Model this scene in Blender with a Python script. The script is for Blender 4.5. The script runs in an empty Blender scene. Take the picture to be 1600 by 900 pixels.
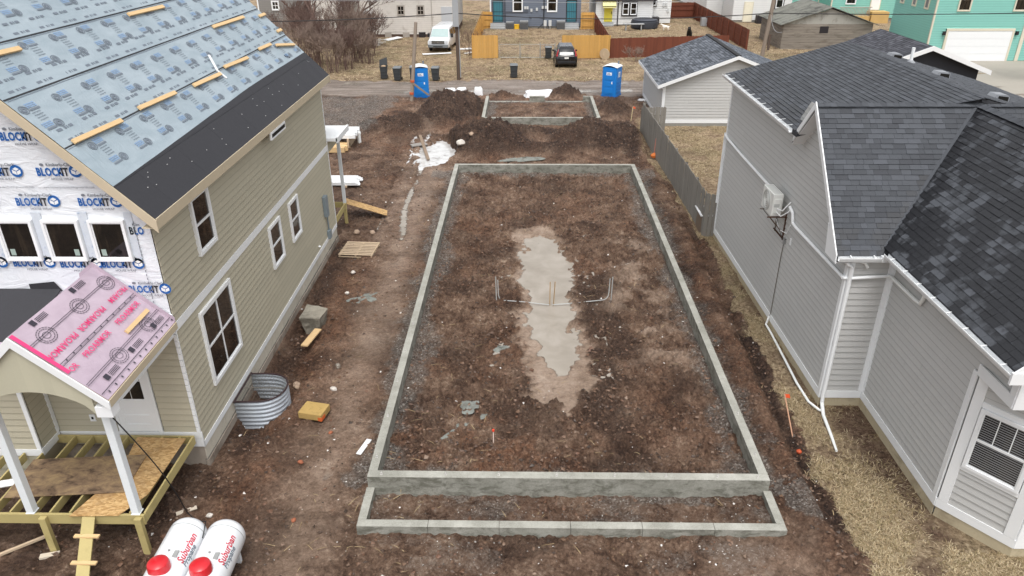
import bpy, math, random
import numpy as np
from mathutils import Vector, Matrix
random.seed(7); rng=np.random.default_rng(7)
sc=bpy.context.scene
COL=sc.collection
# ---------------- camera ----------------
CZ=11.8; F_=1150.0
pitch=math.atan(589/F_); yaw=math.atan(24*math.cos(pitch)/F_); roll=math.radians(-0.2)
f_=Vector((-math.sin(yaw)*math.cos(pitch), math.cos(yaw)*math.cos(pitch), -math.sin(pitch)))
r0=Vector((math.cos(yaw),math.sin(yaw),0)); u0=r0.cross(f_)
r_=math.cos(roll)*r0+math.sin(roll)*u0; u_=-math.sin(roll)*r0+math.cos(roll)*u0
cam=bpy.data.cameras.new('camera'); camo=bpy.data.objects.new('camera',cam); COL.objects.link(camo)
camo.matrix_world=Matrix(((r_.x,u_.x,-f_.x,0),(r_.y,u_.y,-f_.y,0),(r_.z,u_.z,-f_.z,CZ),(0,0,0,1)))
cam.sensor_width=36; cam.lens=F_/1600*36; cam.clip_start=0.1; cam.clip_end=2000
sc.camera=camo
# ---------------- world, sun, exposure: bright overcast winter day ----------------
SUN_EL, SUN_AZ = 66, 175      # degrees; azimuth measured clockwise from +Y
w=bpy.data.worlds.new('World'); sc.world=w; w.use_nodes=True
nt=w.node_tree; nt.nodes.clear()
sky=nt.nodes.new('ShaderNodeTexSky'); sky.sky_type='NISHITA'; sky.sun_disc=False
sky.sun_elevation=math.radians(SUN_EL); sky.sun_rotation=math.radians(SUN_AZ); sky.air_density=1.0; sky.dust_density=4.0; sky.ozone_density=1.0
hs=nt.nodes.new('ShaderNodeHueSaturation'); hs.inputs['Saturation'].default_value=0.13   # cloud cover greys the sky
bg=nt.nodes.new('ShaderNodeBackground'); bg.inputs['Strength'].default_value=0.15
wo=nt.nodes.new('ShaderNodeOutputWorld')
nt.links.new(sky.outputs[0],hs.inputs['Color']); nt.links.new(hs.outputs[0],bg.inputs[0]); nt.links.new(bg.outputs[0],wo.inputs[0])
sl=bpy.data.lights.new('sun','SUN'); sl.energy=.75; sl.angle=math.radians(28); sl.color=(1.0,0.965,0.92)
so=bpy.data.objects.new('sun',sl); COL.objects.link(so)
az=math.radians(SUN_AZ); el=math.radians(SUN_EL)
sd=Vector((math.sin(az)*math.cos(el), math.cos(az)*math.cos(el), math.sin(el)))
so.rotation_euler=(-sd).to_track_quat('-Z','Y').to_euler()
sc.view_settings.view_transform='Standard'; sc.view_settings.look='None'; sc.view_settings.gamma=1
sc.view_settings.exposure=0.64
# ---------------- helpers ----------------
def srgb(h):
    if isinstance(h,(tuple,list)): return tuple(h)
    h=h.lstrip('#'); c=[int(h[i:i+2],16)/255 for i in (0,2,4)]
    return tuple((x/12.92 if x<=.04045 else ((x+.055)/1.055)**2.4) for x in c)
class NT:
    def __init__(s,m): s.m=m; s.t=m.node_tree; s.n=s.t.nodes; s.l=s.t.links
    def node(s,ty,**k):
        o=s.n.new(ty)
        for a,b in k.items(): setattr(o,a,b)
        return o
    def link(s,a,b): s.l.new(a,b)
    def val(s,inp,v):
        if isinstance(v,bpy.types.NodeSocket): s.l.new(v,inp)
        elif isinstance(v,(tuple,list)) and len(v)==3 and inp.type=='RGBA': inp.default_value=(*v,1)
        else: inp.default_value=v
    def math(s,op,a,b=0.0,c=0.0,clamp=False):
        o=s.node('ShaderNodeMath',operation=op); o.use_clamp=clamp
        for i,v in zip(o.inputs,(a,b,c)): s.val(i,v)
        return o.outputs[0]
    def mix(s,fac,a,b,mode='MIX'):
        o=s.node('ShaderNodeMix',data_type='RGBA',blend_type=mode); s.val(o.inputs[0],fac); s.val(o.inputs[6],a); s.val(o.inputs[7],b); return o.outputs[2]
    def pos(s,scale=(1,1,1)):
        g=s.node('ShaderNodeNewGeometry'); mp=s.node('ShaderNodeMapping'); s.link(g.outputs['Position'],mp.inputs[0]); mp.inputs['Scale'].default_value=scale; return mp.outputs[0]
    def noise(s,vec,scale,detail=4,rough=.6,dist=0.0):
        o=s.node('ShaderNodeTexNoise'); s.link(vec,o.inputs['Vector']); o.inputs['Scale'].default_value=scale; o.inputs['Detail'].default_value=detail; o.inputs['Roughness'].default_value=rough; o.inputs['Distortion'].default_value=dist; return o.outputs[0]
    def ramp(s,fac,stops):
        o=s.node('ShaderNodeValToRGB'); s.link(fac,o.inputs[0]); e=o.color_ramp.elements
        while len(e)<len(stops): e.new(.5)
        for i,(p,c) in enumerate(stops):
            e[i].position=p; c=srgb(c) if not isinstance(c,(int,float)) else (c,c,c); e[i].color=(*c,1)
        return o.outputs[0]
    def step(s,v,a,b):
        o=s.node('ShaderNodeMapRange'); s.val(o.inputs[0],v); o.inputs[1].default_value=a; o.inputs[2].default_value=b; return o.outputs[0]
    def bump(s,h,strength,dist,normal=None):
        o=s.node('ShaderNodeBump'); s.val(o.inputs['Strength'],strength); o.inputs['Distance'].default_value=dist; s.link(h,o.inputs['Height'])
        if normal: s.link(normal,o.inputs['Normal'])
        return o.outputs[0]
    def rnd(s):
        g=s.node('ShaderNodeNewGeometry'); o=s.node('ShaderNodeObjectInfo')
        return s.math('FRACT',s.math('ADD',g.outputs['Random Per Island'],s.math('MULTIPLY',o.outputs['Random'],7.31)))
MATS={}
def newmat(name):
    m=bpy.data.materials.new(name); m.use_nodes=True; t=NT(m); b=t.n['Principled BSDF']; MATS[name]=m; return m,t,b
def M(name,col,rough=.75,var=.12,vs=3.0,rv=0.0,bump=0.0,bs=60.0,spec=.4,metal=0.0,stretch=(1,1,1),fine=.06,stain=None,coat=0):
    """plain procedural surface: base colour, broad and fine mottling, per-piece tone, fine relief"""
    if name in MATS: return MATS[name]
    m,t,b=newmat(name); c=srgb(col); p=t.pos(stretch)
    n1=t.noise(p,vs,5,.65); n2=t.noise(p,vs*14,3,.6)
    f=t.math('ADD',t.math('MULTIPLY',t.math('SUBTRACT',n1,.5),var*2.2),t.math('MULTIPLY',t.math('SUBTRACT',n2,.5),fine*2.2))
    if rv: f=t.math('ADD',f,t.math('MULTIPLY',t.math('SUBTRACT',t.rnd(),.5),rv*2))
    f=t.math('ADD',f,1.0)
    mul=t.node('ShaderNodeVectorMath',operation='SCALE'); mul.inputs[0].default_value=c; t.link(f,mul.inputs['Scale'])
    out=mul.outputs[0]
    if stain:
        sn=t.step(t.noise(p,stain[1],6,.7,.3),stain[2],stain[2]+.14); out=t.mix(t.math('MULTIPLY',sn,stain[3] if len(stain)>3 else .7),out,srgb(stain[0]))
    t.link(out,b.inputs['Base Color']); b.inputs['Specular IOR Level'].default_value=spec; b.inputs['Metallic'].default_value=metal
    t.val(b.inputs['Roughness'],t.math('ADD',rough,t.math('MULTIPLY',t.math('SUBTRACT',n1,.5),.25),clamp=True))
    if coat: b.inputs['Coat Weight'].default_value=coat; b.inputs['Coat Roughness'].default_value=.08
    if bump: t.link(t.bump(t.noise(p,bs,3,.6),bump,.01),b.inputs['Normal'])
    return m
def rootloc(o):
    v=Vector((0,0,0))
    while o is not None: v+=o.location; o=o.parent
    return v
def tag(o,label=None,cat=None,group=None,kind=None):
    if label: o['label']=label
    if cat: o['category']=cat
    if group: o['group']=group
    if kind: o['kind']=kind
    return o
def thing(name,label,cat,loc=(0,0,0),group=None,rz=0):
    o=bpy.data.objects.new(name,None); COL.objects.link(o); o.location=loc; o.rotation_euler=(0,0,rz); o.empty_display_size=.2
    return tag(o,label,cat,group)
class MB:
    def __init__(s): s.v=[];s.f=[];s.m=[]
    def add(s,vs,fs,m=0):
        k=len(s.v); s.v+=[tuple(x) for x in vs]; s.f+=[tuple(i+k for i in q) for q in fs]; s.m+=[m]*len(fs); return s
    def hexa(s,p,m=0):   # p: 4 bottom ccw, 4 top ccw
        return s.add(p,[(3,2,1,0),(4,5,6,7),(0,1,5,4),(1,2,6,5),(2,3,7,6),(3,0,4,7)],m)
    def box(s,x0,x1,y0,y1,z0,z1,m=0):
        if x1<x0: x0,x1=x1,x0
        if y1<y0: y0,y1=y1,y0
        if z1<z0: z0,z1=z1,z0
        return s.hexa([(x0,y0,z0),(x1,y0,z0),(x1,y1,z0),(x0,y1,z0),(x0,y0,z1),(x1,y0,z1),(x1,y1,z1),(x0,y1,z1)],m)
    def prism(s,poly,vec,m=0):
        n=len(poly); a=[Vector(p) for p in poly]; v=Vector(vec)
        return s.add(a+[p+v for p in a],[tuple(range(n))[::-1],tuple(range(n,2*n))]+[(i,(i+1)%n,n+(i+1)%n,n+i) for i in range(n)],m)
    def beam(s,a,b,w,h,up=(0,0,1),m=0):   # box between points, w sideways, h along up
        a=Vector(a);b=Vector(b);d=(b-a).normalized();up=Vector(up);sd_=d.cross(up)
        if sd_.length<1e-4: sd_=d.cross(Vector((1,0,0)))
        sd_.normalize(); up=sd_.cross(d); x=sd_*w/2; y=up*h/2
        return s.hexa([a-x-y,a+x-y,b+x-y,b-x-y,a-x+y,a+x+y,b+x+y,b-x+y],m)
    def tube(s,pts,r,n=8,m=0,caps=True):
        pts=[Vector(p) for p in pts]; R=r if isinstance(r,(list,tuple)) else [r]*len(pts); k=len(s.v); prev=None
        for i,p in enumerate(pts):
            d=(pts[min(i+1,len(pts)-1)]-pts[max(i-1,0)]).normalized()
            a=d.orthogonal().normalized() if prev is None else (prev-d*prev.dot(d)).normalized()
            prev=a; b=d.cross(a)
            for j in range(n):
                t=2*math.pi*j/n; s.v.append(tuple(p+(a*math.cos(t)+b*math.sin(t))*R[i]))
        for i in range(len(pts)-1):
            for j in range(n):
                q=k+i*n; s.f.append((q+j,q+(j+1)%n,q+n+(j+1)%n,q+n+j)); s.m.append(m)
        if caps:
            s.f.append(tuple(k+j for j in range(n))[::-1]); s.m.append(m)
            q=k+(len(pts)-1)*n; s.f.append(tuple(q+j for j in range(n))); s.m.append(m)
        return s
    def lathe(s,prof,c=(0,0,0),n=20,m=0,axis='z'):
        k=len(s.v)
        for r,z in prof:
            for j in range(n):
                t=2*math.pi*j/n; x,y=r*math.cos(t),r*math.sin(t)
                s.v.append((c[0]+x,c[1]+y,c[2]+z) if axis=='z' else (c[0]+x,c[1]+z,c[2]+y))
        for i in range(len(prof)-1):
            for j in range(n):
                q=k+i*n; s.f.append((q+j,q+(j+1)%n,q+n+(j+1)%n,q+n+j)); s.m.append(m)
        s.f.append(tuple(k+j for j in range(n))[::-1]); s.m.append(m)
        q=k+(len(prof)-1)*n; s.f.append(tuple(q+j for j in range(n))); s.m.append(m)
        return s
    def build(s,name,mats,parent=None,smooth=False,bevel=0,local=False):
        me=bpy.data.meshes.new(name); off=Vector((0,0,0)) if local else rootloc(parent)
        me.from_pydata([Vector(v)-off for v in s.v],[],s.f)
        if not isinstance(mats,(list,tuple)): mats=[mats]
        for x in mats: me.materials.append(x)
        if len(mats)>1: me.polygons.foreach_set('material_index',s.m)
        if smooth: me.polygons.foreach_set('use_smooth',[True]*len(me.polygons))
        me.validate(); me.update()
        import bmesh
        bm=bmesh.new(); bm.from_mesh(me); bmesh.ops.recalc_face_normals(bm,faces=bm.faces)
        if smooth:
            for e in bm.edges:
                if len(e.link_faces)==2 and e.calc_face_angle(0)>0.7: e.smooth=False
        bm.to_mesh(me); bm.free()
        o=bpy.data.objects.new(name,me); COL.objects.link(o); o.parent=parent
        if bevel:
            b=o.modifiers.new('bevel','BEVEL'); b.width=bevel; b.segments=2; b.limit_method='ANGLE'
        return o
def npmesh(name,V,Fc,mat,parent=None,kind=None,smooth=False,attrs=None):
    """numpy mesh; Fc is (n,3) or (n,4)"""
    me=bpy.data.meshes.new(name); n=len(V); k=Fc.shape[1]
    me.vertices.add(n); me.vertices.foreach_set('co',np.ascontiguousarray(V,dtype=np.float32).ravel())
    me.loops.add(Fc.size); me.loops.foreach_set('vertex_index',np.ascontiguousarray(Fc,dtype=np.int32).ravel())
    me.polygons.add(len(Fc)); me.polygons.foreach_set('loop_start',np.arange(0,Fc.size,k,dtype=np.int32))
    me.polygons.foreach_set('use_smooth',np.full(len(Fc),smooth))
    for a,arr in (attrs or {}).items():
        at=me.color_attributes.new(a,'FLOAT_COLOR','POINT'); at.data.foreach_set('color',np.ascontiguousarray(arr,dtype=np.float32).ravel())
    me.materials.append(mat); me.update(calc_edges=True)
    o=bpy.data.objects.new(name,me); COL.objects.link(o); o.parent=parent
    if kind: o['kind']=kind
    return o
def copy_tree(o,loc=None,rz=None,label=None,parent=None,rot=None):
    c=o.copy(); COL.objects.link(c)
    if parent: c.parent=parent
    for ch in list(o.children): copy_tree(ch,parent=c)
    if loc is not None: c.location=loc
    if rz is not None: c.rotation_euler=(0,0,rz)
    if rot is not None: c.rotation_euler=rot
    if label: c['label']=label
    return c
def lerp(a,b,t): return a+(b-a)*t
_font={}
def text_mesh(txt,size,bold=0.0,shear=0.0,align='CENTER',space=1.0):
    """text as a flat mesh in its own x (reading direction), y (up) plane"""
    cu=bpy.data.curves.new('lettering','FONT'); cu.body=txt; cu.size=size; cu.offset=bold; cu.shear=shear; cu.align_x=align; cu.space_character=space; cu.resolution_u=2; cu.fill_mode='FRONT'
    o=bpy.data.objects.new('lettering',cu); COL.objects.link(o)
    dg=bpy.context.evaluated_depsgraph_get(); me=bpy.data.meshes.new_from_object(o.evaluated_get(dg))
    vs=[tuple(v.co) for v in me.vertices]; fs=[tuple(p.vertices) for p in me.polygons]
    bpy.data.objects.remove(o); bpy.data.curves.remove(cu); bpy.data.meshes.remove(me)
    return vs,fs
def place2d(mb,vs,fs,O,U,V_,m=0,n=0.0):
    O=Vector(O);U=Vector(U).normalized();V_=Vector(V_).normalized();N=U.cross(V_)
    mb.add([O+U*x[0]+V_*x[1]+N*n for x in vs],fs,m)
# ---------------- numpy noise ----------------
def vnoise(x,y,seed):
    xi=np.floor(x).astype(np.int64); yi=np.floor(y).astype(np.int64); fx=x-xi; fy=y-yi
    fx=fx*fx*(3-2*fx); fy=fy*fy*(3-2*fy)
    def h(a,b):
        n=(a*374761393+b*668265263+seed*1442695041)&0x7fffffff; n=((n^(n>>13))*1274126177)&0x7fffffff; return ((n^(n>>16))&0xffff)/65535.0
    return (h(xi,yi)*(1-fx)+h(xi+1,yi)*fx)*(1-fy)+(h(xi,yi+1)*(1-fx)+h(xi+1,yi+1)*fx)*fy
def fbm(x,y,sc_,seed,oct_=4,g=.5):
    s=0;a=1;t=0
    for i in range(oct_):
        s=s+a*vnoise(x*sc_*2**i+13.7*i,y*sc_*2**i+7.1*i,seed+i); t+=a; a*=g
    return s/t
def sm(x,a,b):
    t=np.clip((x-a)/(b-a),0,1); return t*t*(3-2*t)
# ================= GROUND =================
def boxm(x,y,x0,x1,y0,y1,s=.3):   # soft box mask
    return sm(x,x0-s,x0+s)*(1-sm(x,x1-s,x1+s))*sm(y,y0-s,y0+s)*(1-sm(y,y1-s,y1+s))
def ell(x,y,cx,cy,rx,ry): return np.sqrt(((x-cx)/rx)**2+((y-cy)/ry)**2)
FX0,FX1,FY0,FY1=-3.51,5.50,12.70,35.70
def ground_fn(x,y):
    n1=fbm(x,y,.35,1,4); n2=fbm(x,y,1.3,11,4); n3=fbm(x,y,5.0,21,3); n4=fbm(x,y,9.0,31,3,.7); wob=(fbm(x,y,1.1,41,3)-.5)
    inpad=(x>FX0+.1)&(x<FX1-.1)&(y>FY0+.1)&(y<FY1-.1)
    inp=inpad.astype(float)
    # ---- masks ----
    edge=np.interp(y,[5,10.5,13.1,14.7,17,21,24,27.5,29.5,35,38,42,46,50],[6.95,6.92,6.95,6.85,7.0,7.15,7.22,7.2,7.2,6.85,6.5,6.5,6.9,7.6])
    we=x-edge+wob*.7
    grassR=sm(we,-.12,.12)*(y<47)
    yard=((x>7.1)&(y>27.5)&(y<45)).astype(float)
    back=sm(y+wob*1.6+.25*np.sin(x*.5),58.2,58.9)
    grass=np.maximum(np.maximum(grassR,yard),back)
    alley=sm(y+wob*.7,52.9,53.5)*(1-back)*(1-0*x)
    gravL=boxm(x+wob*2,y+wob*2,-30,-9.3,42.5,53,.6)
    dm=np.minimum(np.minimum(np.abs(x-FX0-.1),np.abs(x-FX1+.1)),np.minimum(np.abs(y-FY0-.1),np.abs(y-FY1+.1)))
    near=(x>FX0-1.2)&(x<FX1+1.0)&(y>FY0+.6+wob*6)&(y<FY1+1)
    grav=np.where(near,1-sm(dm+wob*.9+(n3-.5)*.5,.25,.85),0)
    porchp=boxm(x,y,FX0,FX1,11.6,12.75,.12); grav=np.maximum(grav,porchp*(.35+.5*sm(n2,.4,.7)))
    rear=boxm(x,y,-2.6,4.6,45.3,51.6,.2); dr=np.minimum(np.minimum(np.abs(x+2.6),np.abs(x-4.6)),np.minimum(np.abs(y-45.4),np.abs(y-51.5)))
    grav=np.maximum(grav,rear*(1-sm(dr+wob*.6,.3,.9)))
    grav=np.maximum(grav,boxm(x+wob,y,FX0,FX1,10.3,11.6,.5)*.55*sm(n2,.42,.62))
    track=np.exp(-((x+4.75+wob*.6)/.75)**2)*(y<37)*(y>9)+np.exp(-((x+5.9+.0*y)/.4)**2)*.5*((y>26)&(y<45))
    track=np.maximum(track,boxm(x+wob,y+wob,-5.5,5.8,9,11.4,.5)*.8*sm(n1,.35,.5)); track=np.clip(track,0,1)
    # pad puddle: narrow, with a pale wet tail towards the front
    cx=np.interp(y,[15,17,19,22,25,27.5],[1.3,1.15,1.0,.85,.9,.6]); hw=np.interp(y,[17.6,18.4,19,22,25,26.8,27.9],[0,.45,.6,.85,1.05,.8,0])
    pd=(np.abs(x-cx)+wob*.75+(n3-.5)*.55)/np.maximum(hw,.02)
    puddle=(1-sm(pd,.75,1.1))*((y>17.5)&(y<27.95))
    pale=(1-sm((np.abs(x-cx+.1)+wob*1.1+(n3-.5)*.7)/np.maximum(np.interp(y,[15.6,16.4,17.2,19,24,28.3],[0,.75,.95,1.0,1.1,.85]),.02),.75,1.2))*((y>15)&(y<28.3))
    pale2=boxm(x+wob*1.5,y+wob*2,3.0,4.9,18,27,.7)*sm(n2,.45,.62)*.75
    pudB=(1-sm(ell(x+wob*1.0+(n3-.5)*.6,y+wob*1.6+(n3-.5)*1.0,-4.95,39.4,1.15,2.4),.75,1.05))
    pudC=(1-sm(ell(x+wob*.8,y+wob*1.3,-3.35,41.9,.38,.8),.7,1.1))
    # ---- height ----
    rough=np.where(inpad,1.0,.55); rough=rough*(1-.8*track)*(1-.9*pale*(1-sm(y,24,27)*.3))
    rough=rough*(1-.75*alley)*(1-.6*grass)*(1-.55*np.clip(grav,0,1))
    ridge=1-np.abs(2*fbm(x,y,2.6,51,3)-1)
    h=(n1-.5)*.14*(1-inp*.6)+rough*((n2-.5)*.24+(n3-.5)*.28+(n4-.5)*.34+(ridge-.6)*.12)
    h=h*(1-.8*sm(-y,-12,-9.8)*0)
    h=np.where(inpad,h+.08-.12*puddle-.03*pale,h)
    h=h-.24*pudB-.12*pudC
    # tyre ruts
    for rx in (-5.35,-4.15): h=h-.045*np.exp(-((x-rx+wob*.5)/.16)**2)*((y>9)&(y<40))
    for (rx,ya_,yb2,dr,wd) in ((-6.35,20,44,.0,.13),(-5.0,25,45,-.04,.15),(-3.95,10,14,.12,.14),(-1.2,9.6,11.3,.3,.16),(2.4,9.6,11.3,-.25,.16),(-2.2,36,44,.05,.2),(-.9,36,44,.02,.2)):
        xc=rx+dr*(y-ya_)+.12*np.sin(y*.7+rx); cle=.5+.5*np.sin(y*22+np.sign(x-xc)*1.2); mk=np.exp(-((x-xc)/wd)**2)*((y>ya_)&(y<yb2)); h=h-(.07+.04*cle)*mk*(1-inp)
    for (rx,ya_,yb2,dr) in ((-2.3,19,33,.03),(3.7,14,31,-.02),(-1.9,24,34,.12)):
        xc=rx+dr*(y-ya_)+.15*np.sin(y*.6+rx); cle=.5+.5*np.sin(y*20); h=h-(.03+.045*cle)*np.exp(-((x-xc)/.17)**2)*((y>ya_)&(y<yb2))*inp
    for rx in (-1.35,-.95): h=h-.03*np.exp(-((x-rx-.02*(y-16))/.07)**2)*((y>15.3)&(y<18.7))
    # trench along the right wall and spoil bank
    side=((y>13.2)&(y<44)).astype(float); ts=sm(y,10,13)*(1-sm(y,43,46))
    h=h-.22*np.exp(-((x-edge+.25)/.17)**2)*ts*(y<29)+(.10+.1*n2)*np.exp(-((x-6.35+wob*.4)/.35)**2)*ts
    # spoil heaps
    def heap(cx,cy,rx,ry,ht,sd):
        e=ell(x+wob*.9,y+wob*.9,cx,cy,rx,ry); return ht*(.5+.5*np.cos(np.pi*np.clip(e,0,1)))**.9*(.72+.55*fbm(x,y,.7,sd,3))
    heaps=heap(-2.3,40.9,3.3,3.2,1.65,61)+heap(-4.9,47.9,2.6,3.0,1.6,62)+heap(-8.0,44.4,2.4,2.6,.75,63)+heap(3.6,41.3,2.9,2.8,1.25,64)+heap(5.7,48.6,1.5,3.2,.7,65)+heap(2.9,53.0,1.5,.7,.8,66)+heap(-1.7,52.9,1.5,.5,.4,67)+heap(-3.3,49.4,1.8,2.4,.6,68)+heap(5.7,42.5,1.6,4.0,.45,69)+heap(-.2,43.2,3.4,1.5,.5,70)+heap(-5.9,45.4,2.3,1.6,.45,71)+heap(1.2,39.3,2.4,1.4,.4,72)+heap(-9.6,43.6,1.5,1.7,.4,73)
    pond=np.maximum(pudB,pudC); heaps=heaps*(1-pond)*(1-boxm(x,y,-2.95,4.85,45.0,51.7,.25))*(1-boxm(x,y,FX0-.2,FX1+.2,30,36.0,.3))
    h=h+heaps*(1+.25*(n2-.5))+np.clip(heaps*2,0,1)*((n3-.5)*.22+(n4-.5)*.10)
    # flatten where houses, slabs and things stand
    flat=np.maximum(boxm(x,y,-17,-7.4,13.8,27.5,.05),boxm(x,y,7.9,16,8,27.8,.25))
    h=h*(1-flat)-.05*flat
    h=h-.30*boxm(x+wob*.5,y+wob*.8,-8,-6.45,14.9,21.8,.35)*(1-flat)
    alr=.03*np.sin((y-53)*2.4)*alley; h=h+alr
    far=sm(np.abs(x),40,80)+sm(y,120,200)+sm(-y,-5,10); h=h*(1-np.clip(far,0,1))
    # ---- tone channels ----
    heapm=np.clip(heaps/.35,0,1)
    red=sm(fbm(x,y,.45,71,4),.5,.68)*.8*(1-grass)
    red=red*.7; red=np.maximum(red,np.exp(-((x-6.2+wob)/.6)**2)*ts*.9*(y<24)); red=red*.7; red=np.maximum(red,np.exp(-((x+6.3+wob)/.9)**2)*(y<24)*.7)
    red=np.maximum(red,boxm(x+wob*3,y+wob*2,-3,2.5,12.9,15.5,.6)*.8*sm(n2,.4,.55))
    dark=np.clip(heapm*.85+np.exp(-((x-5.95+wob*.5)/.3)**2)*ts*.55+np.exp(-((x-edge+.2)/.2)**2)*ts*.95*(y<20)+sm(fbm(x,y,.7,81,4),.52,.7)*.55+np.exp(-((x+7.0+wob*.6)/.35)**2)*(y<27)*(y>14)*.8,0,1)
    dark=np.maximum(dark,inp*boxm(x+wob*2,y+wob*2,1.9,3.2,13,24,.4)*.75)
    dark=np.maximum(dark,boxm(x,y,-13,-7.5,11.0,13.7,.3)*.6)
    wet=np.clip(pale+pale2+track*.55+alley*.5*sm(n1,.4,.6),0,1)
    gc=fbm(x,y,.5,91,4)
    A=np.stack([grass,np.clip(np.maximum(grav,gravL),0,1),wet,np.ones_like(x)],-1)
    B=np.stack([red,dark,alley,np.ones_like(x)],-1)
    soil=np.clip(boxm(x+wob*1.5,y+wob*1.5,8.0,9.3,13.0,16.5,.5)*.9+np.exp(-((x-8.85+wob*.6)/.4)**2)*((y>11.5)&(y<16.4))*.8+np.exp(-((x-7.75+wob*.5)/.22)**2)*((y>16)&(y<28))*.7+sm(fbm(x,y,.8,111,4),.58,.7)*.5+np.exp(-((x-6.7+wob)/.4)**2)*((y>38)&(y<47)),0,1)*np.clip(grass,0,1)
    Cc=np.stack([gc,soil,inp,np.ones_like(x)],-1)
    return h,A,B,Cc
def gh(x,y):
    h,_,_,_=ground_fn(np.array([float(x)]),np.array([float(y)])); return float(h[0])
def axis(segs):
    out=[]
    for a,b,st in segs: out.append(np.arange(a,b,st))
    return np.concatenate(out)
gx=np.concatenate([-13-np.geomspace(.1,500,60)[::-1],axis([(-13,-8,.1),(-8,8,.045),(8,11,.06)]),11+np.geomspace(.1,600,70)])
gy=np.concatenate([9.2-np.geomspace(.1,300,30)[::-1],axis([(9.2,28,.045),(28,44,.075),(44,62,.11),(62,100,.3)]),100+np.geomspace(.5,900,40)])
# keep grid columns clear of the concrete walls' faces
GX,GY=np.meshgrid(gx,gy); gxr,gyr=GX.ravel(),GY.ravel()
gz,gA,gB,gC=ground_fn(gxr,gyr)
nx,ny=len(gx),len(gy); idx=np.arange(nx*ny).reshape(ny,nx)
GF=np.stack([idx[:-1,:-1],idx[:-1,1:],idx[1:,1:],idx[1:,:-1]],-1).reshape(-1,4)
m,t,b=newmat('ground')
def attr(nm):
    a=t.node('ShaderNodeAttribute'); a.attribute_name=nm; s=t.node('ShaderNodeSeparateColor'); t.link(a.outputs['Color'],s.inputs[0]); return s.outputs
aA,aB,aC=attr('A'),attr('B'),attr('C')
p=t.pos()
nb=t.noise(p,.9,6,.62); nm_=t.noise(p,4.5,8,.75); nf=t.noise(p,13,8,.8,.5); nff=t.noise(p,60,4,.7)
mud=t.ramp(t.math('ADD',t.math('MULTIPLY',nb,.3),t.math('ADD',t.math('MULTIPLY',nm_,.3),t.math('MULTIPLY',nf,.4))),[(.35,'#180f0a'),(.43,'#432f23'),(.49,'#6b5343'),(.55,'#8d7461'),(.62,'#b8a490')])
red=t.ramp(nf,[(.33,'#29150d'),(.44,'#633d29'),(.55,'#8b6045'),(.68,'#b08a6c')])
redm=t.math('MULTIPLY',aB[0],t.step(nm_,.38,.62))
c=t.mix(redm,mud,red)
dk=t.ramp(nf,[(.35,'#0e0907'),(.48,'#2a1d17'),(.58,'#47352c'),(.7,'#7a6557')])
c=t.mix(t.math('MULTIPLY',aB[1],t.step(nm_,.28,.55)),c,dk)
wetc=t.ramp(t.math('ADD',t.math('MULTIPLY',nb,.5),t.math('MULTIPLY',nf,.5)),[(.32,'#5e4c3d'),(.45,'#887463'),(.56,'#a08d7d'),(.68,'#b9a999')])
c=t.mix(t.math('MULTIPLY',aA[2],t.step(nm_,.25,.5)),c,wetc)
# gravel: small angular stones, grey to near white
vo=t.node('ShaderNodeTexVoronoi'); vo.inputs['Scale'].default_value=26; t.link(p,vo.inputs['Vector'])
vs_=t.node('ShaderNodeSeparateColor'); t.link(vo.outputs['Color'],vs_.inputs[0])
gcol=t.ramp(vs_.outputs[0],[(.0,'#3d3a37'),(.35,'#5c5854'),(.7,'#7d7973'),(.93,'#9a968f'),(1.0,'#c9c6c0')])
gm=t.step(t.math('ADD',aA[1],t.math('ADD',t.math('MULTIPLY',t.math('SUBTRACT',nf,.5),1.6),t.math('MULTIPLY',t.math('SUBTRACT',nm_,.5),1.4))),.3,.95)
c=t.mix(t.math('MULTIPLY',gm,.62),c,gcol)
alc=t.ramp(t.noise(t.pos((.22,2.2,1)),1.4,6,.65),[(.3,'#6a6059'),(.5,'#857a71'),(.62,'#9a9088'),(.75,'#c0bab4')])
c=t.mix(t.math('MULTIPLY',aB[2],.9),c,alc)
gr=t.ramp(t.noise(t.pos(),9,6,.7),[(.32,'#4b3a2c'),(.43,'#86725a'),(.54,'#ac977a'),(.68,'#cbb99d')])
grn=t.ramp(nf,[(.3,'#46432e'),(.6,'#77724f')])
gr=t.mix(t.math('MULTIPLY',t.step(aC[0],.55,.72),.45),gr,grn)
bare=t.ramp(nf,[(.34,'#30231a'),(.5,'#675040'),(.7,'#a08d78')])
gr=t.mix(t.math('MAXIMUM',t.math('MULTIPLY',t.step(nb,.5,.64),.8),t.math('MULTIPLY',aC[1],t.step(nm_,.3,.5))),gr,bare)
c=t.mix(t.step(t.math('ADD',aA[0],t.math('MULTIPLY',t.math('SUBTRACT',nf,.5),.7)),.4,.62),c,gr)
# scattered pale chips
v2=t.node('ShaderNodeTexVoronoi'); v2.inputs['Scale'].default_value=9; t.link(p,v2.inputs['Vector'])
s2=t.node('ShaderNodeSeparateColor'); t.link(v2.outputs['Color'],s2.inputs[0])
chip=t.math('MULTIPLY',t.math('LESS_THAN',v2.outputs['Distance'],t.math('MULTIPLY',s2.outputs[1],.16)),t.math('GREATER_THAN',s2.outputs[0],.86))
c=t.mix(t.math('MULTIPLY',chip,t.math('SUBTRACT',.75,t.math('MULTIPLY',aA[0],.6))),c,srgb('#cdc6bd'))
t.link(c,b.inputs['Base Color'])
b.inputs['Specular IOR Level'].default_value=.32
rg=t.math('ADD',.34,t.math('MULTIPLY',nm_,.5)); rg=t.math('ADD',rg,t.math('MULTIPLY',aA[0],.35)); rg=t.math('SUBTRACT',rg,t.math('MULTIPLY',aA[2],.17),clamp=True)
t.link(rg,b.inputs['Roughness'])
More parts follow.
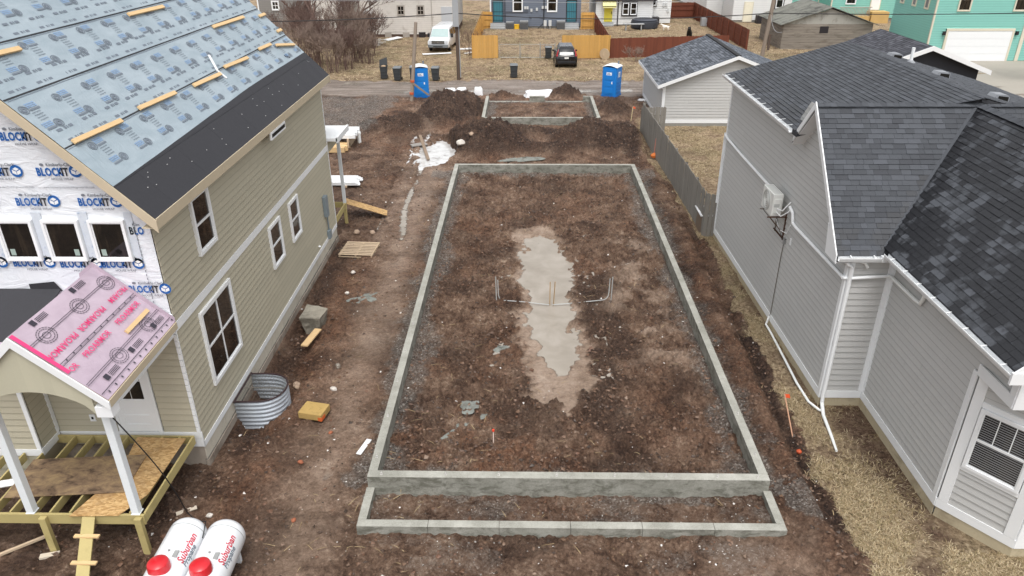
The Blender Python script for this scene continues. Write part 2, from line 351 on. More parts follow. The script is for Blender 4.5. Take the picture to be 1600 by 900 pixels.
n_a=t.bump(nf,t.math('SUBTRACT',1.0,t.math('MULTIPLY',aA[2],.6)),.10); n_b=t.bump(nff,.8,.02,n_a); n_c=t.bump(vo.outputs['Distance'],t.math('MULTIPLY',gm,.5),.02,n_b)
t.link(n_c,b.inputs['Normal'])
V=np.stack([gxr,gyr,gz],-1)
npmesh('ground',V,GF,m,kind='structure',smooth=True,attrs={'A':gA,'B':gB,'C':gC})
# ---- standing water ----
m,t,b=newmat('muddy_water'); p=t.pos()
cw=t.ramp(t.noise(p,1.1,4,.55,.4),[(.3,'#8f877c'),(.5,'#9a9287'),(.7,'#a59d93')])
t.link(cw,b.inputs['Base Color']); b.inputs['Roughness'].default_value=.05; b.inputs['IOR'].default_value=1.33; dp_a=t.node('ShaderNodeAttribute'); dp_a.attribute_name='depth'
t.link(t.step(t.math('ADD',dp_a.outputs['Fac'],t.math('MULTIPLY',t.math('SUBTRACT',t.noise(p,14,4,.6),.5),.018)),.0,.034),b.inputs['Alpha'])   # turbid water: clear where it is only a film, opaque where it is deep
t.link(t.bump(t.noise(p,3,2,.5),.015,.01),b.inputs['Normal'])
def water(name,x0,x1,y0,y1,z,mat_,st=.05):
    X,Y=np.meshgrid(np.arange(x0,x1,st),np.arange(y0,y1,st)); x,y=X.ravel(),Y.ravel(); h=ground_fn(x,y)[0]; nyy,nxx=X.shape; id_=np.arange(nyy*nxx).reshape(nyy,nxx)
    Fw=np.stack([id_[:-1,:-1],id_[:-1,1:],id_[1:,1:],id_[1:,:-1]],-1).reshape(-1,4); d=z-h; keep=(d[Fw]>-.02).any(1); Fw=Fw[keep]; us,inv=np.unique(Fw,return_inverse=True)
    o=npmesh(name,np.stack([x[us],y[us],np.full(len(us),z)],-1),inv.reshape(-1,4),mat_,kind='structure'); at=o.data.attributes.new('depth','FLOAT','POINT'); at.data.foreach_set('value',d[us].astype(np.float32)); return o
def sheet(name,x0,x1,y0,y1,z,mat_,n=2):
    o=MB().add([(x0,y0,z),(x1,y0,z),(x1,y1,z),(x0,y1,z)],[(0,1,2,3)]).build(name,mat_); o['kind']='structure'; return o
water('puddle_water',-1.0,2.6,16.6,28.4,.018,MATS['muddy_water'])
water('alley_puddles',-14,8.0,53.3,58.0,-.02,MATS['muddy_water'],.1)
water('rut_water',-6.2,-3.75,18,36.5,-.085,MATS['muddy_water'],.06)
water('rear_puddles',-12,3.0,36.6,45.0,-.085,MATS['muddy_water'],.08)
mi,t,b=newmat('white_gloss'); p=t.pos()
cw=t.ramp(t.noise(p,2.2,5,.6,.5),[(.30,'#9c9893'),(.42,'#bdbbb8'),(.5,'#cfcecc'),(.7,'#dcdcdb')])
t.link(cw,b.inputs['Base Color']); b.inputs['Roughness'].default_value=.08; b.inputs['Coat Weight'].default_value=.6
sheet('white_patch',-6.6,-2.6,36.4,43.2,-.075,mi)  # level glossy white sheet in the low ground at the rear left
# ================= CONCRETE FOUNDATIONS =================
m,t,b=newmat('new_concrete'); p=t.pos()
n1=t.noise(p,1.2,6,.7); n2=t.noise(p,30,4,.6); ps=t.node('ShaderNodeSeparateXYZ'); t.link(p,ps.inputs[0])
c=t.ramp(t.math('ADD',t.math('MULTIPLY',n1,.7),t.math('MULTIPLY',n2,.3)),[(.3,'#7b7a71'),(.45,'#939289'),(.55,'#a4a39a'),(.7,'#b9b8b0')])
# vertical faces darker, more so in blotches
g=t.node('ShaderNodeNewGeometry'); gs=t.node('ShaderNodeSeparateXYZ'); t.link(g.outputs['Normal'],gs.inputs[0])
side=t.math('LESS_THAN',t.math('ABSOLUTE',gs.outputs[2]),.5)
blotch=t.step(t.noise(t.pos((1.6,1.6,3.2)),1.6,6,.72,.4),.46,.62)
c=t.mix(t.math('MULTIPLY',side,t.math('ADD',.25,t.math('MULTIPLY',blotch,.6))),c,srgb('#58574c'))
t.link(c,b.inputs['Base Color']); b.inputs['Roughness'].default_value=.8
t.link(t.bump(n2,.5,.004),b.inputs['Normal'])
CON=m
M('bolt_white','#bdbbb6',.5); M('seam','#4a4b45',.9)
def footing(name,label,segs,bolts,z0,z1,grp=None):
    root=thing(name,label,'foundation',(segs[0][0],segs[0][2],0))
    for s in segs:
        MB().box(s[0],s[1],s[2],s[3],z0,z1).build('wall_segment',CON,root)
    for x,y in bolts:
        MB().box(x-.028,x+.028,y-.028,y+.028,z1-.01,z1+.008).lathe([(.022,.0),(.022,.035),(.008,.04),(.008,.09)],(x,y,z1+.01),8).build('anchor_bolt',MATS['bolt_white'],root)
    return root
X0,X1,Y0,Y1=-3.51,5.50,12.72,35.75; T=.2
def split(a,b,n,gap=.0016): 
    q=[lerp(a,b,i/n) for i in range(n+1)]; return [(q[i]+gap/2,q[i+1]-gap/2) for i in range(n)]
segs=[(a,b_,Y0,Y0+.22) for a,b_ in split(X0,X1,4)]+[(a,b_,Y1-T,Y1) for a,b_ in split(X0,X1,4)]
segs+=[(X0,X0+T,a,b_) for a,b_ in split(Y0+.224,Y1-T-.004,9)]+[(X1-T,X1,a,b_) for a,b_ in split(Y0+.224,Y1-T-.004,9)]
bolts=[(x,Y0+.1) for x in (-3.2,-1.75,-.55,.75,2.05,3.2,4.35,5.25)]+[(X0+.1,y) for y in np.arange(13.4,35,1.55)]+[(X1-.1,y) for y in np.arange(13.6,35,1.55)]
footing('house_foundation','long rectangular poured concrete foundation wall around the muddy puddled pad',segs,bolts,-.3,.5)
segs=[(a,b_,11.53,11.73) for a,b_ in split(-3.54,5.56,6,.01)]+[(-3.54,-3.36,11.734,12.716),(5.38,5.56,11.734,12.716)]
footing('porch_footing','low narrow concrete footing strip in front of the tall foundation wall',segs,[],-.3,.2)
segs=[(a,b_,45.3,45.5) for a,b_ in split(-2.7,4.66,3)]+[(-2.7,-2.5,45.504,51.4),(4.46,4.66,45.504,51.4),(.3,1.35,51.2,51.4),(4.0,4.456,51.2,51.4)]
gf=footing('garage_foundation','small concrete garage foundation open at the back near the alley',segs,[],-.3,.42)
MB().box(-2.496,.296,51.22,51.4,-.3,.06).box(1.354,3.996,51.22,51.4,-.3,.06).build('wall_segment',CON,gf)
# spilled concrete lumps on the pad
def lump(name,label,cat,x,y,rx,ry,h,mat_,rz=0,seed=1,flatn=1.0,n=26,amp=.5):
    th=thing(name,label,cat,(x,y,0),rz=rz); R=np.random.default_rng(seed)
    z0=gh(x,y)-.02
    mb=MB(); rings=7
    ph=R.uniform(0,6.28,6); am=R.uniform(.1,.35,6)*amp
    vs=[]
    for i in range(rings+1):
        q=i/rings
        for j in range(n):
            a=2*math.pi*j/n; rr=1+sum(am[k]*math.sin((k+2)*a+ph[k]) for k in range(6)); 
            hh=h*(1-q**2.2)*(1+.35*R.uniform(-1,1))
            vs.append((rx*rr*q*math.cos(a),ry*rr*q*math.sin(a),z0+hh))
    fs=[]
    for i in range(rings):
        for j in range(n): fs.append((i*n+j,i*n+(j+1)%n,(i+1)*n+(j+1)%n,(i+1)*n+j))
    mb.add(vs,fs); o=mb.build('body',mat_,th,local=True,smooth=True); return th
M('wet_grout','#7d807a',.8,.2,3,bump=.6,bs=40,fine=.12,stain=('#4e4a42',4,.5,.6))
def single(th):   # collapse a thing with one mesh child into one mesh object
    ch=th.children[0]; ch.parent=None; ch.location=th.location; ch.rotation_euler=th.rotation_euler; nm=th.name.split('.')[0]
    for k in ('label','category','group'): 
        if k in th: ch[k]=th[k]
    bpy.data.objects.remove(th); ch.name=nm; return ch
single(lump('concrete_spill','hollow round blob of spilled grey concrete left of the pale puddle tail','concrete spill',-.72,18.95,.42,.3,.12,MATS['wet_grout'],seed=3))
single(lump('concrete_spill','oval smear of grey concrete at the end of the tyre tracks','concrete spill',-.98,15.6,.4,.22,.06,MATS['wet_grout'],rz=.25,seed=5))
single(lump('concrete_spill','long thin streak of grey concrete trailing towards the front left of the pad','concrete spill',-1.65,15.1,.75,.11,.04,MATS['wet_grout'],rz=.95,seed=6))
single(lump('concrete_spill','ragged grey concrete patch at the top of the thin streak','concrete spill',-1.42,15.85,.3,.26,.05,MATS['wet_grout'],rz=.4,seed=9))
single(lump('concrete_spill','pale grey concrete lump in the mud behind the long foundation','concrete spill',-.1,37.9,1.2,.3,.12,MATS['wet_grout'],rz=.2,seed=8))
single(lump('concrete_spill','small grey concrete splats on the mud track beside the left foundation wall','concrete spill',-5.4,22.3,.5,.4,.05,MATS['wet_grout'],rz=.6,seed=12,amp=1.2))
# ---- bent conduit frame with stakes ----
M('grey_conduit','#aeb0ae',.4,.06); M('stake_wood','#a58a66',.8,.2); M('stake_wet','#83705a',.7,.2)
fr=thing('bent_conduit','thin grey conduit bent up at both ends across the puddle','conduit',(.92,21.7,0))
def arcpts(a,b_,c_,n=6):
    a=Vector(a);b_=Vector(b_);c_=Vector(c_); return [a*(1-q)**2+b_*2*q*(1-q)+c_*q*q for q in [i/n for i in range(n+1)]]
pl=[(-.88,21.95,.85),(-.87,21.93,.35)]+arcpts((-.86,21.92,.3),(-.84,21.9,.1),(-.62,21.87,.12))+[(.0,21.8,.11),(.85,21.66,.08)]
pr_=[(2.86,22.0,.9),(2.85,22.0,.4)]+arcpts((2.84,21.98,.35),(2.83,21.95,.14),(2.6,21.9,.14))+[(1.7,21.75,.11),(.95,21.66,.08)]
MB().tube(pl,.015,8).build('left_run',MATS['grey_conduit'],fr,smooth=True); MB().tube(pr_,.015,8).build('right_run',MATS['grey_conduit'],fr,smooth=True)
def stake(x,y,h,label,grp=None,lean=(0,0),mat_=None,r=.016):
    z=gh(x,y); o=MB().beam((0,0,-.25),(lean[0],lean[1],h),r*2,r*1.4).build('wooden_stake',mat_ or MATS['stake_wood'],None)
    o.location=(x,y,z); tag(o,label,'stake',grp); return o
stake(.86,21.72,.95,'left of two thin wooden stakes standing in the middle of the puddle','stakes holding the conduit',(.0,.05))
stake(.97,21.7,.98,'right of two thin wooden stakes standing in the middle of the puddle','stakes holding the conduit',(.05,.02))
stake(-.93,21.9,.9,'thin stake at the left end of the bent conduit','stakes holding the conduit',(-.02,.03),MATS['grey_conduit'],.014)
stake(2.93,21.98,.9,'thin stake at the right end of the bent conduit','stakes holding the conduit',(.02,.03),MATS['grey_conduit'],.014)
# ================= LEFT HOUSE (under construction) =================
M('khaki_board','#b6b09c',.7,.04,2,rv=.035,fine=.03,bump=.15,bs=40); M('khaki_light','#b9b5a0',.7,.04,2,rv=.03,fine=.03)
M('white_trim','#e9ebec',.55,.03,3,fine=.02); M('white_vinyl','#eef0f1',.4,.02); M('tan_fascia','#c3b59c',.7,.08,2,fine=.05,bump=.1,bs=30)
M('osb_wall','#b08d5f',.8,.15); M('block_cream','#c9c2b3',.85,.08,3,rv=.05,fine=.06,bump=.3,bs=60,stain=('#8f8779',1.5,.52,.5))
M('parge','#a1968a',.85,.12,1.5,fine=.08,bump=.3,bs=40,stain=('#6a5b4e',1.0,.5,.75)); M('tar','#5a5853',.8,.2)
M('dark_room','#17140f',.9,.3); M('frame_inside','#3a3024',.9,.2)
mg,t,b=newmat('window_glass'); b.inputs['Base Color'].default_value=(.012,.013,.014,1); b.inputs['Roughness'].default_value=.03; b.inputs['Specular IOR Level'].default_value=.5
t.link(t.mix(t.step(t.noise(t.pos((5,5,.6)),1.2,3,.5),.45,.6),(.010,.009,.008),(.028,.022,.016)),b.inputs['Base Color'])
GL=mg; WT=MATS['white_trim']; WV=MATS['white_vinyl']
def wbox(mb,O,U,N,u0,u1,z0,z1,n0,n1,m=0):
    """box in wall coordinates: U along the wall, z up, N outwards"""
    P=lambda u,z,n:(O[0]+U[0]*u+N[0]*n,O[1]+U[1]*u+N[1]*n,O[2]+z)
    return mb.hexa([P(u0,z0,n0),P(u1,z0,n0),P(u1,z0,n1),P(u0,z0,n1),P(u0,z1,n0),P(u1,z1,n0),P(u1,z1,n1),P(u0,z1,n1)],m)
def window(parent,O,U,N,w,h,style='hung',fr=.09,mat_f=None,glass=None,name='window',casing=None):
    """O = lower left outside corner on the wall face. frame + panes (+ rails) proud of the siding"""
    mf=mat_f or WT; gl=glass or GL
    mb=MB(); d=.085
    wbox(mb,O,U,N,0,w,0,fr,-.02,d); wbox(mb,O,U,N,0,w,h-fr,h,-.02,d); wbox(mb,O,U,N,0,fr,fr,h-fr,-.02,d); wbox(mb,O,U,N,w-fr,w,fr,h-fr,-.02,d)
    W=mb.build(name,mf,parent,bevel=.004)
    iw,ih=w-2*fr,h-2*fr
    if style=='fixed': cells=[(0,1,0,1)]
    elif style=='hung': cells=[(0,1,0,.5),(0,1,.5,1)]
    elif style=='four': cells=[(0,.5,0,.5),(.5,1,0,.5),(0,.5,.5,1),(.5,1,.5,1)]
    r=.025
    for a,b_,c_,d_ in cells:
        u0=fr+iw*a;u1=fr+iw*b_;z0=fr+ih*c_;z1=fr+ih*d_; s=MB(); nn=.058 if c_==0 else .066
        wbox(s,O,U,N,u0+.002,u1-.002,z0+.002,z0+r*1.4,0,nn);wbox(s,O,U,N,u0+.002,u1-.002,z1-r,z1-.002,0,nn);wbox(s,O,U,N,u0+.002,u0+r,z0+r*1.4,z1-r,0,nn);wbox(s,O,U,N,u1-r,u1-.002,z0+r*1.4,z1-r,0,nn)
        s.build('sash',MATS['white_vinyl'] if mf is WT else mf,W)
        g_=MB(); wbox(g_,O,U,N,u0+r,u1-r,z0+r*1.4,z1-r,.03,.044); g_.build('pane',gl,W)
    return W
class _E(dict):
    def __missing__(s,k):   # shade line under each lap, painted as a darker lower board edge
        src=MATS[k]; m_=src.copy(); m_.name=k+'_lap_shade'; t_=NT(m_); b2=m_.node_tree.nodes['Principled BSDF']; old=b2.inputs['Base Color'].links[0].from_socket
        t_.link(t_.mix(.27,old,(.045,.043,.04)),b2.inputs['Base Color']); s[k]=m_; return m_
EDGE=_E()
def boards(parent,O,U,N,z0,z1,expo,lim,mat_,blen=3.66,name='siding_board',seed=0,skip=(),thick=.012,joined=False,gapmin=.12):
    """lap siding: every board a wedge; lim(z)->(ua,ub) clips courses to the wall outline"""
    R=random.Random(seed); k=0; z=z0; J=MB()
    while z<z1-.02:
        za=z; zb=min(z+expo,z1); a0,b0=lim(za+.001); a1,b1=lim(zb-.001)
        lo,hi=min(a0,a1),max(b0,b1)
        if hi-lo>gapmin:
            cuts=[lo]; q=lo+blen*R.uniform(.25,1)
            while q<hi-.3: cuts.append(q); q+=blen
            cuts.append(hi)
            for i in range(len(cuts)-1):
                ca,cb=cuts[i],cuts[i+1]
                def cl(v,a,b_): return min(max(v,a),b_)
                p0,p1=cl(ca,a0,b0),cl(cb,a0,b0); q0,q1=cl(ca,a1,b1),cl(cb,a1,b1)
                if max(p1-p0,q1-q0)<.03: continue
                g=.0015; pieces=[(p0+g,p1-g,q0+g,q1-g)]
                for (s0,s1,sz0,sz1) in skip:
                    if za>=sz0-.02 and zb<=sz1+.02:
                        np_=[]
                        for (x0,x1,y0,y1) in pieces:
                            if s1<=x0 or s0>=x1: np_.append((x0,x1,y0,y1))
                            else:
                                if s0>x0: np_.append((x0,s0,y0,s0))
                                if s1<x1: np_.append((s1,x1,s1,y1))
                        pieces=np_
                for (x0,x1,y0,y1) in pieces:
                    if x1-x0<.02 and y1-y0<.02: continue
                    P=lambda u,zz,n:(O[0]+U[0]*u+N[0]*n,O[1]+U[1]*u+N[1]*n,O[2]+zz)
                    mb=J if joined else MB()
                    tq=thick*2.3; e_=.014; l_=lambda a,b_: a+(b_-a)*e_/max(zb-za,.03)
                    xa_,xb_=l_(x0,y0),l_(x1,y1); zq=za-.012+e_*(1 if zb-za>.03 else .3); nq=tq-.0015
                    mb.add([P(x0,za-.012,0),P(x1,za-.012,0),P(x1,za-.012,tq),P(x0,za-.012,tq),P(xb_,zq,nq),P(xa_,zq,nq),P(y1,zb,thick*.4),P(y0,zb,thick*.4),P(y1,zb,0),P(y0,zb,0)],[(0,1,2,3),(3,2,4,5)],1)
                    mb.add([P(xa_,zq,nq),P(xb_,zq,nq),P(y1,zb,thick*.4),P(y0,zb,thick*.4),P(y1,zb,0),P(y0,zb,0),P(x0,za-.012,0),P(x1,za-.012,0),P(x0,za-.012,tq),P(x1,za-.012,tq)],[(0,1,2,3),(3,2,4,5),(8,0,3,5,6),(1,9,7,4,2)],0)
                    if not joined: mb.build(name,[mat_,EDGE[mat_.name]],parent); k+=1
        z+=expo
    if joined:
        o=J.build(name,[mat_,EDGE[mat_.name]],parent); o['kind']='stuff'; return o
    return k
HX=-7.56; FYF=13.66; HB=27.3
H1=thing('house_under_construction','tall unfinished house with khaki siding, white wrap gable and pale blue roof underlayment','house',(HX,FYF,0))
# core walls (sheathing) and gables
mb=MB().prism([(-16.5,13.70,-.4),(HX-.03,13.70,-.4),(HX-.03,13.70,6.0),(-12.0,13.70,10.95),(-16.5,13.70,6.4)],(0,HB-13.72,0)); mb.build('wall',MATS['khaki_board'],H1)
# side: siding boards
U=(0,1,0);N=(1,0,0);O=(HX,0,0)
SK=[]
boards(H1,O,U,N,.70,3.70,.167,lambda z:(FYF+.02,HB),MATS['khaki_board'],seed=1)
boards(H1,O,U,N,3.92,6.25,.167,lambda z:(FYF+.02,HB),MATS['khaki_board'],seed=2)
mb=MB(); wbox(mb,O,U,N,FYF,HB+.02,3.70,3.91,0,.035); mb.build('band_board',WT,H1,bevel=.004)
mb=MB(); wbox(mb,O,U,N,FYF,HB+.02,.54,.70,0,.04); mb.build('base_trim',WT,H1,bevel=.004)
mb=MB(); wbox(mb,O,U,N,HB-.0,HB+.06,.7,6.25,-.04,.03); mb.build('corner_trim',WT,H1)
y=FYF+.02; k=0
while y<HB:
    y2=min(y+.41,HB); mb=MB(); wbox(mb,O,U,N,y+.004,y2-.004,.16,.538,-.02,.012+.004*(k%2)); mb.build('foundation_block',MATS['block_cream'],H1,bevel=.004); y=y2; k+=1
y=FYF-.02; k=0
for ln in (2.2,1.3,2.4,.9,1.9,2.3,1.2,1.9):
    y2=min(y+ln,HB+.05); mb=MB(); wbox(mb,O,U,N,y+.012,y2-.012,-.7,.155-.02*(k%2),-.02,.055); mb.build('foundation_panel',MATS['parge'],H1,bevel=.006); y=y2; k+=1
mb=MB(); wbox(mb,O,U,N,FYF,HB,-.4,.17,-.03,.03); mb.build('foundation_wall',MATS['tar'],H1)
window(H1,(HX,15.40,4.68),U,N,1.02,1.42,'hung'); window(H1,(HX,14.74,1.53),U,N,1.90,2.0,'four',fr=.1)
window(H1,(HX,19.86,2.2),U,N,1.06,1.34,'hung'); window(H1,(HX,21.88,2.2),U,N,.98,1.34,'hung')
# small slot vent under the eave
V=MB(); wbox(V,(-7.25,20.5,5.99),U,N,0,1.35,0,.225,-.02,.035); v=V.build('eave_vent',WT,H1); V=MB(); wbox(V,(-7.25,20.5,5.99),U,N,.06,1.29,.06,.16,.035,.04); V.build('slot',MATS['dark_room'],v)
# eave roof slab
RT=lambda x:6.44-(x+7.25)     # top of roof over x
YA,YB=13.35,27.62
XR=-12.0
mb=MB().prism([(-7.25,YA,RT(-7.25)-.02),(XR,YA,RT(XR)-.02),(XR,YA,RT(XR)-.2),(-7.25,YA,RT(-7.25)-.2)],(0,YB-YA,0)).prism([(-16.8,YA,RT(-7.2)-.02),(XR-.001,YA,RT(XR)-.02),(XR-.001,YA,RT(XR)-.2),(-16.8,YA,RT(-7.2)-.2)],(0,YB-YA,0))
roof=mb.build('roof',MATS['osb_wall'],H1)
# fascia along the eave and both rakes
y=YA
for y2 in (16.9,20.55,24.2,YB+.03):
    MB().box(-7.25+.0,-7.222,y+.002,y2-.002,6.22,6.445).build('fascia_board',MATS['tan_fascia'],H1,bevel=.003); y=y2
MB().box(-7.56,-7.25,YA,YB,6.235,6.25).build('soffit',MATS['tan_fascia'],H1)
def rake(yy,t_=.028,nm='rake_board'):
    mb=MB()
    mb.prism([(-7.222,yy,RT(-7.222)+.0),(XR,yy,RT(XR)),(XR,yy,RT(XR)-.26),(-7.222,yy,RT(-7.222)-.26)],(0,t_,0)); mb.build(nm,MATS['tan_fascia'],H1,bevel=.003)
rake(YA-.03); rake(YB)
# soffit under front rake
MB().prism([(-7.3,YA,RT(-7.3)-.215),(XR,YA,RT(XR)-.215),(XR,YA,RT(XR)-.235),(-7.3,YA,RT(-7.3)-.235)],(0,.32,0)).build('rake_soffit',MATS['tan_fascia'],H1)
# black ice membrane strip with faint lap ribs
M('ice_membrane','#36363a',.65,.1,1.2,fine=.12,bump=.2,bs=60,spec=.3); M('nail_dot','#c9c9c9',.5)
q=YA
i=0
while q<YB-.01:
    q2=min(q+.91,YB); xe=lambda yy:-7.9-.25*(yy-YA)/(YB-YA)-.12
    h=.004+.003*(i%2)
    MB().prism([(-7.235,q,RT(-7.235)+h),(-7.235,q2+.03,RT(-7.235)+h),(xe(q2),q2+.03,RT(xe(q2))+h),(xe(q),q,RT(xe(q))+h)],(0.005,0,.005)).build('membrane_strip',MATS['ice_membrane'],roof); q=q2; i+=1
ND=MB()
for i in range(26):
    yy=random.uniform(YA+.2,YB-.2); xx=random.uniform(-7.85,-7.35); ND.box(xx-.012,xx+.012,yy-.012,yy+.012,RT(xx)+.012,RT(xx)+.022)
ND.build('nail_caps',MATS['nail_dot'],roof)['kind']='stuff'
# blue underlayment sheets: four overlapping runs
m,t,b=newmat('blue_underlayment'); p=t.pos(); n1=t.noise(t.pos((1,.35,1)),2.2,5,.6,.8)
t.link(t.mix(t.step(n1,.3,.7),srgb('#8f9ea7'),srgb('#a3b0b8')),b.inputs['Base Color']); b.inputs['Roughness'].default_value=.42
t.link(t.bump(t.noise(t.pos((.7,1.6,.7)),2.6,4,.6,1.5),.5,.03),b.inputs['Normal'])
UL=m
seams=[-7.9,-8.74,-9.62,-10.4,-11.25,-12.0]
def sheetpts(xa,xb,ya,yb,lift,n=28,wave=.0):
    vs=[];fs=[]
    mrow=6
    for j in range(mrow+1):
        x=lerp(xa,xb,j/mrow)
        for i in range(n+1):
            y=lerp(ya,yb,i/n); dz=wave*(vnoise(np.array([x*2.2]),np.array([y*1.3]),5)[0]); vs.append((x,y,RT(x)+lift+dz))
    for j in range(mrow):
        for i in range(n):
            q=j*(n+1)+i; fs.append((q,q+1,q+n+2,q+n+1))
    return vs,fs
for i in range(5):
    xa=seams[i]+(.10 if i else 0); xb=seams[i+1]-.03
    vs,fs=sheetpts(xa,xb,YA-.01,YB-.02,.012+.010*i,n=90,wave=.012)
    if i==0:
        vs=[((-7.9-.25*(v_[1]-YA)/(YB-YA)) if abs(v_[0]+7.9)<1e-6 else v_[0],v_[1],v_[2]) for v_ in vs]
        vs=[(v_[0],v_[1],RT(v_[0])+.014+.012*(vnoise(np.array([v_[0]*2.2]),np.array([v_[1]*1.3]),5)[0])) for v_ in vs]
    k=len(vs); MB().add(vs,fs).build('underlayment_sheet',UL,roof,smooth=True)
    # dark lap edge
    MB().prism([(xa+.012,YA,RT(xa+.012)+.016+.010*i),(xa+.012,YB-.02,RT(xa+.012)+.016+.010*i),(xa-.005,YB-.02,RT(xa-.005)+.02+.010*i),(xa-.005,YA,RT(xa-.005)+.02+.010*i)],(0.004,0,.004)).build('lap_edge',MATS['ice_membrane'],roof)
# printed marks on the underlayment (flat print)
M('print_grey','#6f7883',.5,.15,30,fine=.2); M('print_blue','#86a3c6',.5,.15,30,fine=.2)
def printmark():
    mb=MB(); S=.70710678
    def P(u,v): return (u,v)      # u along eave (y), v up slope
    def ring(cu,cv,r0,r1,ky=.8,m=0,n=22):
        k=[(cu+r*math.cos(a*2*math.pi/n),cv+r*ky*math.sin(a*2*math.pi/n)) for r in (r0,r1) for a in range(n)]
        mb.add([(x,y,0) for x,y in k],[(a,(a+1)%n,n+(a+1)%n,n+a) for a in range(n)],m)
    def rect(u0,v0,u1,v1,m=0): mb.add([(u0,v0,0),(u1,v0,0),(u1,v1,0),(u0,v1,0)],[(0,1,2,3)],m)
    for (cu,cv,sg) in ((-.22,.27,1),(.26,-.27,-1)):
        ring(cu,cv,.115,.14); ring(cu,cv,.03,.09)
        x0=cu+.15 if sg>0 else cu-.50
        rect(x0,cv-.075,x0+.35,cv-.03)
        for r in range(3):
            q=x0
            while q<x0+.33:
                w_=random.choice((.02,.03,.045)); yy=cv+.0+.045*r; rect(q,yy,q+w_,yy+.03,1); q+=w_+.012
    for i,v_ in enumerate((.13,.06,-.01,-.08)):
        q=-.12
        while q<.16: 
            w_=random.choice((.012,.02,.03)); rect(q,v_,q+w_,v_+.018); q+=w_+.008
    return mb
pm=printmark()
pme=pm.build('printed_mark',[MATS['print_grey'],MATS['print_blue']],roof,local=True).data
bpy.data.objects.remove(bpy.data.objects['printed_mark'])
def flatprint(me,y,x,h,parent,nm='printed_mark',sc_=1):
    # u -> +y ; v -> up slope (-x,+z)
    o=bpy.data.objects.new(nm,me); COL.objects.link(o); o.parent=parent
    S=.70710678; mx=Matrix(((0,-S,S,0),(1,0,0,0),(0,S,S,0),(0,0,0,1)))
    mx=mx@Matrix.Diagonal((sc_,sc_,1,1)); L=Vector((x,y,RT(x)+h))-rootloc(parent); mx.translation=L; o.matrix_local=mx; o['kind']='stuff'; return o
for ri,(xc,off,lf) in enumerate(((-8.33,14.05,.035),(-9.14,13.55,.045),(-10.0,13.2,.055),(-10.85,13.7,.065))):
    k=0
    while off+k*1.08<YB-.3:
        flatprint(pme,off+k*1.08+.15,xc,lf,roof,sc_=.86); k+=1
# small edge print row + dashed lap line
mb=MB()
for ri in range(1,5):
    for dv,hh in ((.05,.03),(-.12,.03)):
        q=YA+.3
        while q<YB-.3:
            xx=seams[ri]+dv; z_=RT(xx)+.012+.010*(ri if dv<0 else ri-1)+.02
            xx2=xx-.04 if True else xx
            for (a,b_) in ((0,.16),(.24,.30),(.33,.36),(.4,.52)):
                mb.add([(xx,q+a,z_),(xx,q+b_,z_),(xx2,q+b_,z_+.04),(xx2,q+a,z_+.04)],[(0,1,2,3)])
            q+=.9
    xx=seams[ri]+.14; z_=RT(xx)+.012+.010*(ri-1)+.02; mb.add([(xx,YA+.05,z_),(xx,YB-.1,z_),(xx-.008,YB-.1,z_+.008),(xx-.008,YA+.05,z_+.008)],[(0,1,2,3)])
o=mb.build('edge_print',MATS['print_grey'],roof); o['kind']='stuff'
# timber cleats nailed on the roof
M('new_pine','#d9b98a',.65,.1,4,rv=.06,stretch=(1,1,1),fine=.08,bump=.1,bs=40); M('pine_end','#b07a4a',.7)
def cleat(y0,x0,y1,x1):
    MB().beam((x0+.03,y0,RT(x0)+.08),(x1+.03,y1,RT(x1)+.08),.10,.05,up=(1,0,1)).build('roof_cleat',MATS['new_pine'],H1,bevel=.003)
for a in ((13.62,-8.64,15.4,-8.6),(16.3,-8.64,18.1,-8.6),(19.1,-8.56,20.85,-8.52),(21.4,-8.6,23.2,-8.55),(24.45,-8.6,25.6,-8.58),(25.9,-8.5,27.3,-8.3),(23.2,-9.45,25.8,-9.42),(19.8,-10.2,21.8,-10.18),(27.0,-9.3,27.6,-9.3),(13.4,-10.15,15.1,-10.12),(27.1,-8.78,27.55,-8.78)): cleat(*a)
# white metal roof bracket
MB().beam((-8.6,20.95,RT(-8.6)+.05),(-8.85,21.15,RT(-8.85)+.2),.07,.03,up=(1,0,1)).beam((-8.6,20.95,RT(-8.6)+.05),(-8.4,21.0,RT(-8.4)+.05),.08,.02,up=(1,0,1)).build('roof_bracket',WV,H1)
# ---------- front gable: house wrap ----------
m,t,b=newmat('house_wrap_white'); n1=t.noise(t.pos((.8,1,2.2)),1.6,5,.6,1.2)
t.link(t.mix(t.step(n1,.3,.7),srgb('#dde2e8'),srgb('#eef1f5')),b.inputs['Base Color']); b.inputs['Roughness'].default_value=.45
t.link(t.bump(n1,.8,.05,t.bump(t.noise(t.pos((.6,1,3)),5,4,.6,2),.35,.012)),b.inputs['Normal'])
vs=[];fs=[];nxx,nzz=70,60
WX0,WX1,WZ0,WZ1=-15.0,HX-.005,3.95,10.8
for j in range(nzz+1):
    for i in range(nxx+1):
        x=lerp(WX0,WX1,i/nxx); z=lerp(WZ0,WZ1,j/nzz); zt=RT(x)-.22; zc=min(z,lerp(WZ0,max(zt,WZ0+.1),j/nzz)) if False else lerp(WZ0,zt,j/nzz)
        vs.append((x,FYF-.004-.03*vnoise(np.array([x*1.5+zc*.6]),np.array([zc*1.2]),9)[0]*(0 if i in(0,nxx) else 1),zc))
for j in range(nzz):
    for i in range(nxx): q=j*(nxx+1)+i; fs.append((q,q+1,q+nxx+2,q+nxx+1))
wrap=MB().add(vs,fs).build('house_wrap',m,H1,smooth=True)
M('ink_blue','#1d5fa8',.5,.03); M('ink_black','#2a2c33',.5,.03); M('ink_grey','#7b8089',.5,.03)
